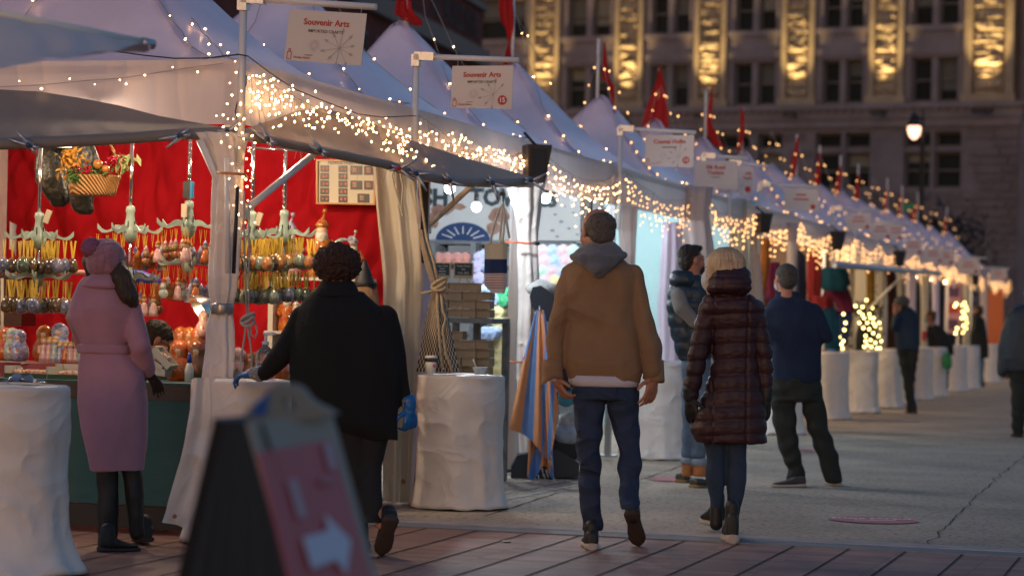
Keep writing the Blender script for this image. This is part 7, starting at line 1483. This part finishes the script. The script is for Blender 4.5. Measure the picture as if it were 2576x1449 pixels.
f.cloth('trousers', MATS['black_trousers'], [[(960, 335, 415), (1010, 336, 414)], [(1000, 338, 374), (1250, 345, 372), (1320, 345, 372)], [(1000, 376, 414), (1250, 378, 406), (1320, 378, 406)]], ratio=.8)
# ---- person in the pointed hat
f = Fig('person in a pointed black hat and rust coat behind the black coat', 935, 1300, 15.7)
f.body((915, 762, .0), -.4, -.2, [(765, 900, 950), (790, 880, 985), (850, 880, 990), (960, 885, 985)], [[(960, 800), (965, 880), (950, 900, .2)], [(885, 800), (880, 880), (910, 900, .2)]], [(f.J(945, 900, .22), (-.3, 1, 0), (0, 0, 1), (0, 0, -1), .7, 1.0)], [[(900, 960), (900, 1100), (900, 1270)], [(940, 960), (940, 1100), (940, 1270)]])
f.cloth('trousers', MATS['dark_trousers'] if 'dark_trousers' in MATS else M_black, [[(1060, 880, 962), (1100, 880, 962)], [(1080, 880, 920), (1290, 885, 915)], [(1080, 922, 962), (1290, 925, 955)]], ratio=.85)
f.cloth('hair', mat('sandy_hair', (.25, .13, .06), .6, bump=.7, bscale=50, bstretch=(3, 3, .2)), None, [([(915, 738, -.0), (922, 760, -.03), (938, 790, -.08)], [34, 32, 18])], wr=.008, wf=20)
g = MB(); c = f.J(915, 718); k = f.k; g.lathe(c, [(.072, .0), (.066, .02), (.045, .08), (.02, .14), (.004, .17)], 20); 
g.rings([[c+V((q*k*cos(a), q*k*.9*sin(a), .008*sin(a*2+1)+.01*sin(a*3)+z)) for a in [2*pi*j/28 for j in range(28)]] for q, z in ((20, -.004), (33, -.006), (34, 0), (33, .006), (20, .01))], True); g.build('pointed_hat', LEATH, f.root)
f.cloth('rust_coat', mat('rust_wool', (.25, .07, .02), .9, sheen=.3), [(772, 905, 960), (780, 892, 972), (795, 878, 984), (850, 874, 984), (960, 872, 978), (1080, 870, 970)], [([(968, 800), (970, 880)], [20, 16])], .6, .01)
# ---- far figures
def walker(label, fx, fy, rows_t, head, legs, mt, ml, hairm=None, arms=(), yaw=0., extra=None, Y=None, hatm=None, hk=1.0):
    f = Fig(label, fx, fy, Y); x, y = head
    f.body((x, y, 0), yaw, 0, [rows_t[0]]+rows_t[1:-1], [], [], [[(l[0][1]/2+l[0][2]/2, l[0][0]), (l[1][1]/2+l[1][2]/2, l[1][0]), (l[-1][1]/2+l[-1][2]/2, l[-1][0])] for l in legs], hk=hk)
    f.hair([((0, -.02, .045), .09, (.96, 1.08, .9)), ((0, -.045, -.01), .078, (1.04, .9, 1.1))], hairm or MATS['dark_hair'], .004, 30)
    f.cloth('jacket', mt, rows_t, arms, .6, .01, 6); f.cloth('trousers', ml, legs, (), .85, .008, 6, folds=.006)
    for l in legs: b = V((f.J((l[-1][1]+l[-1][2])/2, l[-1][0]).x, f.Y+(l[-1][3] if len(l[-1]) > 3 else 0), 0)); f.shoe(b+V((.02, -.04, 0)), b+V((-.02, .2, 0)), .11, .08, M_black, SOLED, .02, ankle=False)
    return f
f = walker('man in a grey knitted beanie and navy jacket holding a hand to his face', 2285, 1040, [(772, 2262, 2290), (782, 2252, 2300), (800, 2248, 2308), (830, 2247, 2312), (860, 2249, 2314), (882, 2252, 2310)], (2264, 768), [[(878, 2254, 2282), (930, 2264, 2286), (975, 2272, 2290), (1032, 2280, 2298)], [(878, 2280, 2310), (930, 2286, 2304), (975, 2278, 2298), (1036, 2284, 2306)]], mat('navy_jacket', (.008, .025, .06), .8, var=.15), MATS['dark_trousers'], yaw=1.2, arms=[([(2256, 800, -.1), (2246, 825, -.1), (2250, 790, -.05)], [10, 9, 7])])
g = MB(); g.ball(f.hp(0, -.015, .05), .105, 16, 10, (1, 1.12, .85), f.hf[1:4]); remesh(g, .012, 1, lambda v, n: .005*NR(V(v)*40)).build('beanie', mat('grey_knit', (.09, .09, .1), .95, bump=.8, bscale=60), f.root)
g = MB(); hand(g, f.J(2250, 788, -.08), (.1, 0, 1), (1, 0, 0), (0, 1, 0), .9, 1.1); remesh(g, .01, 1).build('raised_hand', SKIN, f.root)
f = walker('man with glasses, teal mask and black jacket holding a red cup behind the barrels', 2350, 1000, [(815, 2335, 2352), (822, 2330, 2368), (840, 2328, 2384), (865, 2332, 2396), (892, 2338, 2398)], (2338, 797), [[(885, 2336, 2362), (940, 2338, 2360), (985, 2340, 2358)], [(885, 2362, 2390), (940, 2364, 2386), (985, 2366, 2384)]], mat('black_jacket_far', (.012, .014, .013), .8), MATS['dark_trousers'], mat('brown_hair', (.12, .06, .03), .7), yaw=1.3, Y=44.5)
g = MB(); g.ball(f.hp(0, .08, -.05), .055, 12, 8, (1.05, .8, 1.0), f.hf[1:4]); g.build('face_mask', mat('mask_teal', (.2, .5, .5), .7), f.root)
c = P(2323, 845, 44.2); t = thing('red_cup', 'red cup held up by the masked man in the black jacket', 'cup', c); g = MB(); g.lathe(c, [(.035, -.09), (.045, .09)], 12); g.build('cup_body', mat('red_cup', (.5, .02, .04), .5), t); g = MB(); g.lathe(c, [(.048, .09), (.046, .12)], 12); g.build('lid', M_card, t)
g = MB(); c = P(2380, 892, 43.6); g.v = []; column(g, [(890, 2372, 2388), (900, 2368, 2392), (918, 2368, 2393), (928, 2372, 2390)], 43.6, .5, 5, .06, 24, 2); t = thing('green_bag', 'bright green carrier bag between the pale barrels', 'bag', P(2380, 928, 43.6)); g.build('bag_body', mat('green_plastic', (.03, .35, .12), .4, trans=.3), t); g = MB(); g.tube([P(2374, 891, 43.6), P(2377, 882, 43.6), P(2383, 882, 43.6), P(2387, 891, 43.6)], .01, 5); g.build('handle', MATS['green_plastic'], t)
walker('long haired woman in a black coat and jeans near the far end', 2462, 972, [(795, 2450, 2468), (802, 2444, 2474), (830, 2440, 2480), (860, 2438, 2484), (900, 2440, 2486)], (2459, 783), [[(895, 2451, 2464), (935, 2451, 2462), (970, 2452, 2462)], [(895, 2462, 2476), (935, 2463, 2474), (966, 2464, 2474)]], MATS['black_jacket_far'], MATS['light_denim'], mat('far_brown_hair', (.05, .025, .015), .7), arms=[([(2456, 790, -.1), (2452, 830, -.15)], [7, 6])], yaw=1.0)
walker('dark dressed person left of the pair beside the last barrel', 2514, 950, [(885, 2508, 2518), (890, 2503, 2523), (915, 2503, 2524), (925, 2505, 2522)], (2513, 874), [[(922, 2506, 2514), (935, 2507, 2513), (950, 2507, 2513)], [(922, 2514, 2522), (935, 2515, 2521), (950, 2515, 2521)]], MATS['navy_fleece'], MATS['dark_trousers'], Y=None)
walker('dark dressed person right of the pair beside the last barrel', 2531, 952, [(882, 2526, 2536), (888, 2521, 2541), (915, 2521, 2542), (925, 2523, 2540)], (2531, 871), [[(922, 2524, 2532), (935, 2525, 2531), (952, 2525, 2531)], [(922, 2532, 2540), (935, 2533, 2539), (952, 2533, 2539)]], MATS['navy_jacket'], MATS['dark_trousers'])
walker('person in black seen through the lit garland', 2170, 1040, [(815, 2163, 2178), (822, 2155, 2186), (850, 2150, 2190), (885, 2150, 2190)], (2170, 800), [[(880, 2152, 2170), (950, 2154, 2168), (1010, 2155, 2166)], [(880, 2170, 2188), (950, 2172, 2186), (1010, 2174, 2185)]], MATS['black_jacket_far'], MATS['dark_trousers'], Y=37.8)
f = walker('person in a dark quilted jacket cut off by the right edge', 2572, 1100, [(765, 2568, 2610), (775, 2545, 2632), (800, 2528, 2645), (850, 2520, 2652), (900, 2518, 2652), (935, 2530, 2645)], (2592, 738), [[(925, 2536, 2592), (980, 2540, 2585), (1040, 2542, 2578), (1092, 2544, 2574)], [(925, 2590, 2645), (980, 2595, 2640), (1040, 2600, 2636), (1090, 2600, 2632, .3)]], mat('dark_quilted', (.012, .022, .035), .5, bump=.5, bscale=20, bstretch=(.3, .3, 3)), MATS['dark_trousers'], arms=[([(2545, 800), (2522, 870), (2520, 935)], [18, 16, 13])])
# ================================================================ folding A-frame sign, close to the camera
YA = 5.0
t = thing('folding_sign', 'out of focus folding pavement sign with a red panel and white arrow', 'sign', P(700, 1449, YA)*1); t.location.z = 0
M_sg = mat('sign_grey', (.36, .29, .22), .6); M_sd = mat('sign_black', (.012, .013, .018), .6); M_srd = mat('sign_red', (.5, .055, .045), .45); M_sw = mat('sign_white', (.6, .58, .68), .5)
def slab(g, pts, th):
    n = len(pts); nn = (pts[1]-pts[0]).cross(pts[2]-pts[0]).normalized(); b = [p+nn*th for p in pts]
    g.add(pts+b, [tuple(range(n)), tuple(range(2*n-1, n-1, -1))]+[(i, i+n, (i+1) % n+n, (i+1) % n) for i in range(n)], False)
# geometry: right (front) leaf in its own plane: local a = across, b = down
hl, hr = P(621, 1062, 5.05), P(830, 1022, 5.5)
bl_, br_ = P(803, 1700, 4.62), P(1004, 1650, 5.05)
def LF(a, b, o=0.): 
    p = hl.lerp(hr, a).lerp(bl_.lerp(br_, a), b); n_ = (hr-hl).cross(bl_-hl).normalized(); n_ = n_ if n_.y < 0 else -n_; return p+n_*o
def LQ(x, y, o=.006):
    n_ = (hr-hl).cross(bl_-hl).normalized(); n_ = n_ if n_.y < 0 else -n_; q0 = hl+n_*o; r = ray(x, y); c0 = V((0, 0, HC)); tt_ = (q0-c0).dot(n_)/r.dot(n_); return c0+r*tt_
g = MB(); slab(g, [LF(0, 0), LF(1, 0), LF(1, 1), LF(0, 1)], .004); g.build('front_leaf', M_sg, t)
g = MB(); slab(g, [LQ(647, 1138), LQ(832, 1104), LQ(934, 1449), LQ(996, 1660), LQ(793, 1690), LQ(721, 1431)], .003); g.build('red_panel', M_srd, t)
g = MB(); slab(g, [LQ(x, y, .012) for x, y in ((760, 1352), (823, 1334), (815, 1294), (880, 1359), (869, 1442), (844, 1409), (783, 1431))], .002); g.build('arrow', M_sw, t)
for pts in (((724, 1208), (744, 1203), (770, 1298), (750, 1302)), ((812, 1114), (830, 1110), (846, 1176), (828, 1180))):
    g = MB(); slab(g, [LQ(x, y, .012) for x, y in pts], .002); g.build('faint_letter', mat('sign_pale', (.45, .3, .33), .5), t)
g = MB(); slab(g, [LQ(x, y, .012) for x, y in ((803, 1200), (838, 1195), (842, 1212), (807, 1218))], .002); g.build('faint_line', mat('faint_print', (.45, .12, .13), .5), t)
# rear leaf, seen from the side as a dark ribbed panel
rl, rr_ = P(560, 1062, 5.2), P(660, 1062, 5.1); b1, b2 = P(410, 1700, 5.55), P(870, 1700, 4.7)
g = MB(); g.grid(lambda x, y: rl.lerp(rr_, x).lerp(b1.lerp(b2, x), y)+V((0, .012*sin(x*40)*y, 0)), 60, 10); o = g.build('side_skirt', M_sd, t)
rb = P(600, 1062, 5.75); g = MB(); slab(g, [P(566, 1066, 5.22), P(760, 1050, 5.62), P(650, 1700, 6.1), P(418, 1700, 5.6)], .03); g.build('rear_leaf', M_sd, t)
# handle head
ho = [(652, 1066), (600, 1050), (640, 1012), (668, 996), (676, 978), (700, 966), (730, 966), (752, 978), (775, 1008), (800, 1022), (835, 1022), (842, 1050)]
g = MB(); outer = ho; hole = [(706, 1000), (722, 996), (738, 1006), (740, 1028), (722, 1034), (708, 1026)]
def HP_(x, y): a = (x-600)/240; return P(x, y, 5.08+.33*a)
cN = 28
def polar(pl, ang):
    cx, cy = 722, 1014; best = None
    for i in range(len(pl)):
        a, b = pl[i], pl[(i+1) % len(pl)]; d = (cos(ang), sin(ang)); ex, ey = b[0]-a[0], b[1]-a[1]; det = d[0]*(-ey)+ex*d[1]
        if abs(det) < 1e-9: continue
        ax_, ay_ = a[0]-cx, a[1]-cy; s_ = (ax_*(-ey)+ex*ay_)/det; u_ = (d[0]*ay_-d[1]*ax_)/det
        if s_ > 0 and -1e-6 <= u_ <= 1+1e-6: best = s_ if best is None else max(best, s_)
    return (cx+cos(ang)*(best or 10), cy+sin(ang)*(best or 10))
A_ = [2*pi*i/cN for i in range(cN)]; O = [polar(outer, a) for a in A_]; I = [polar(hole, a) for a in A_]
g.rings([[HP_(*p)+V((0, 0, 0)) for p in I], [HP_(*p)+V((0, 0, 0)) for p in O], [HP_(*p)+V((.01, .05, 0)) for p in O], [HP_(*p)+V((.01, .05, 0)) for p in I], [HP_(*p) for p in I]], False, True, False); g.build('handle', M_sg, t)
g = MB(); slab(g, [HP_(x, y)+V((0, -.01, 0)) for x, y in ((632, 1046), (650, 1012), (678, 984), (670, 1044))], .004); g.build('blue_sticker', mat('sticker_blue', (.02, .1, .35), .5), t)
# things on the left barrel
c = BC['left']+V((.08, 0, .91)); tt = thing('foil_scrap', 'crumpled clear and grey wrapper on the big left barrel', 'wrapper', c+V((0, 0, 0)))
g = MB(); R_ = random.Random(2)
g.grid(lambda x, y: c+V(((x-.5)*.22, (y-.5)*.1, .035*abs(NR(V((x*5, y*5, 1))))*2*sin(pi*x)+.004)), 14, 8, False); g.build('foil', mat('foil', (.3, .33, .4), .25, .6), tt)
# litter on the paving
p = G(1273, 1363); g = MB(); g.grid(lambda x, y: p+V(((x-.5)*.05, (y-.5)*.08, .006+.012*abs(NR(V((x*4, y*4, 2)))))), 6, 5, False); tag(g.build('paper_scrap', mat('scrap', (.5, .42, .33), .8)), 'tiny pale paper scrap lying on the brick paving', 'litter')
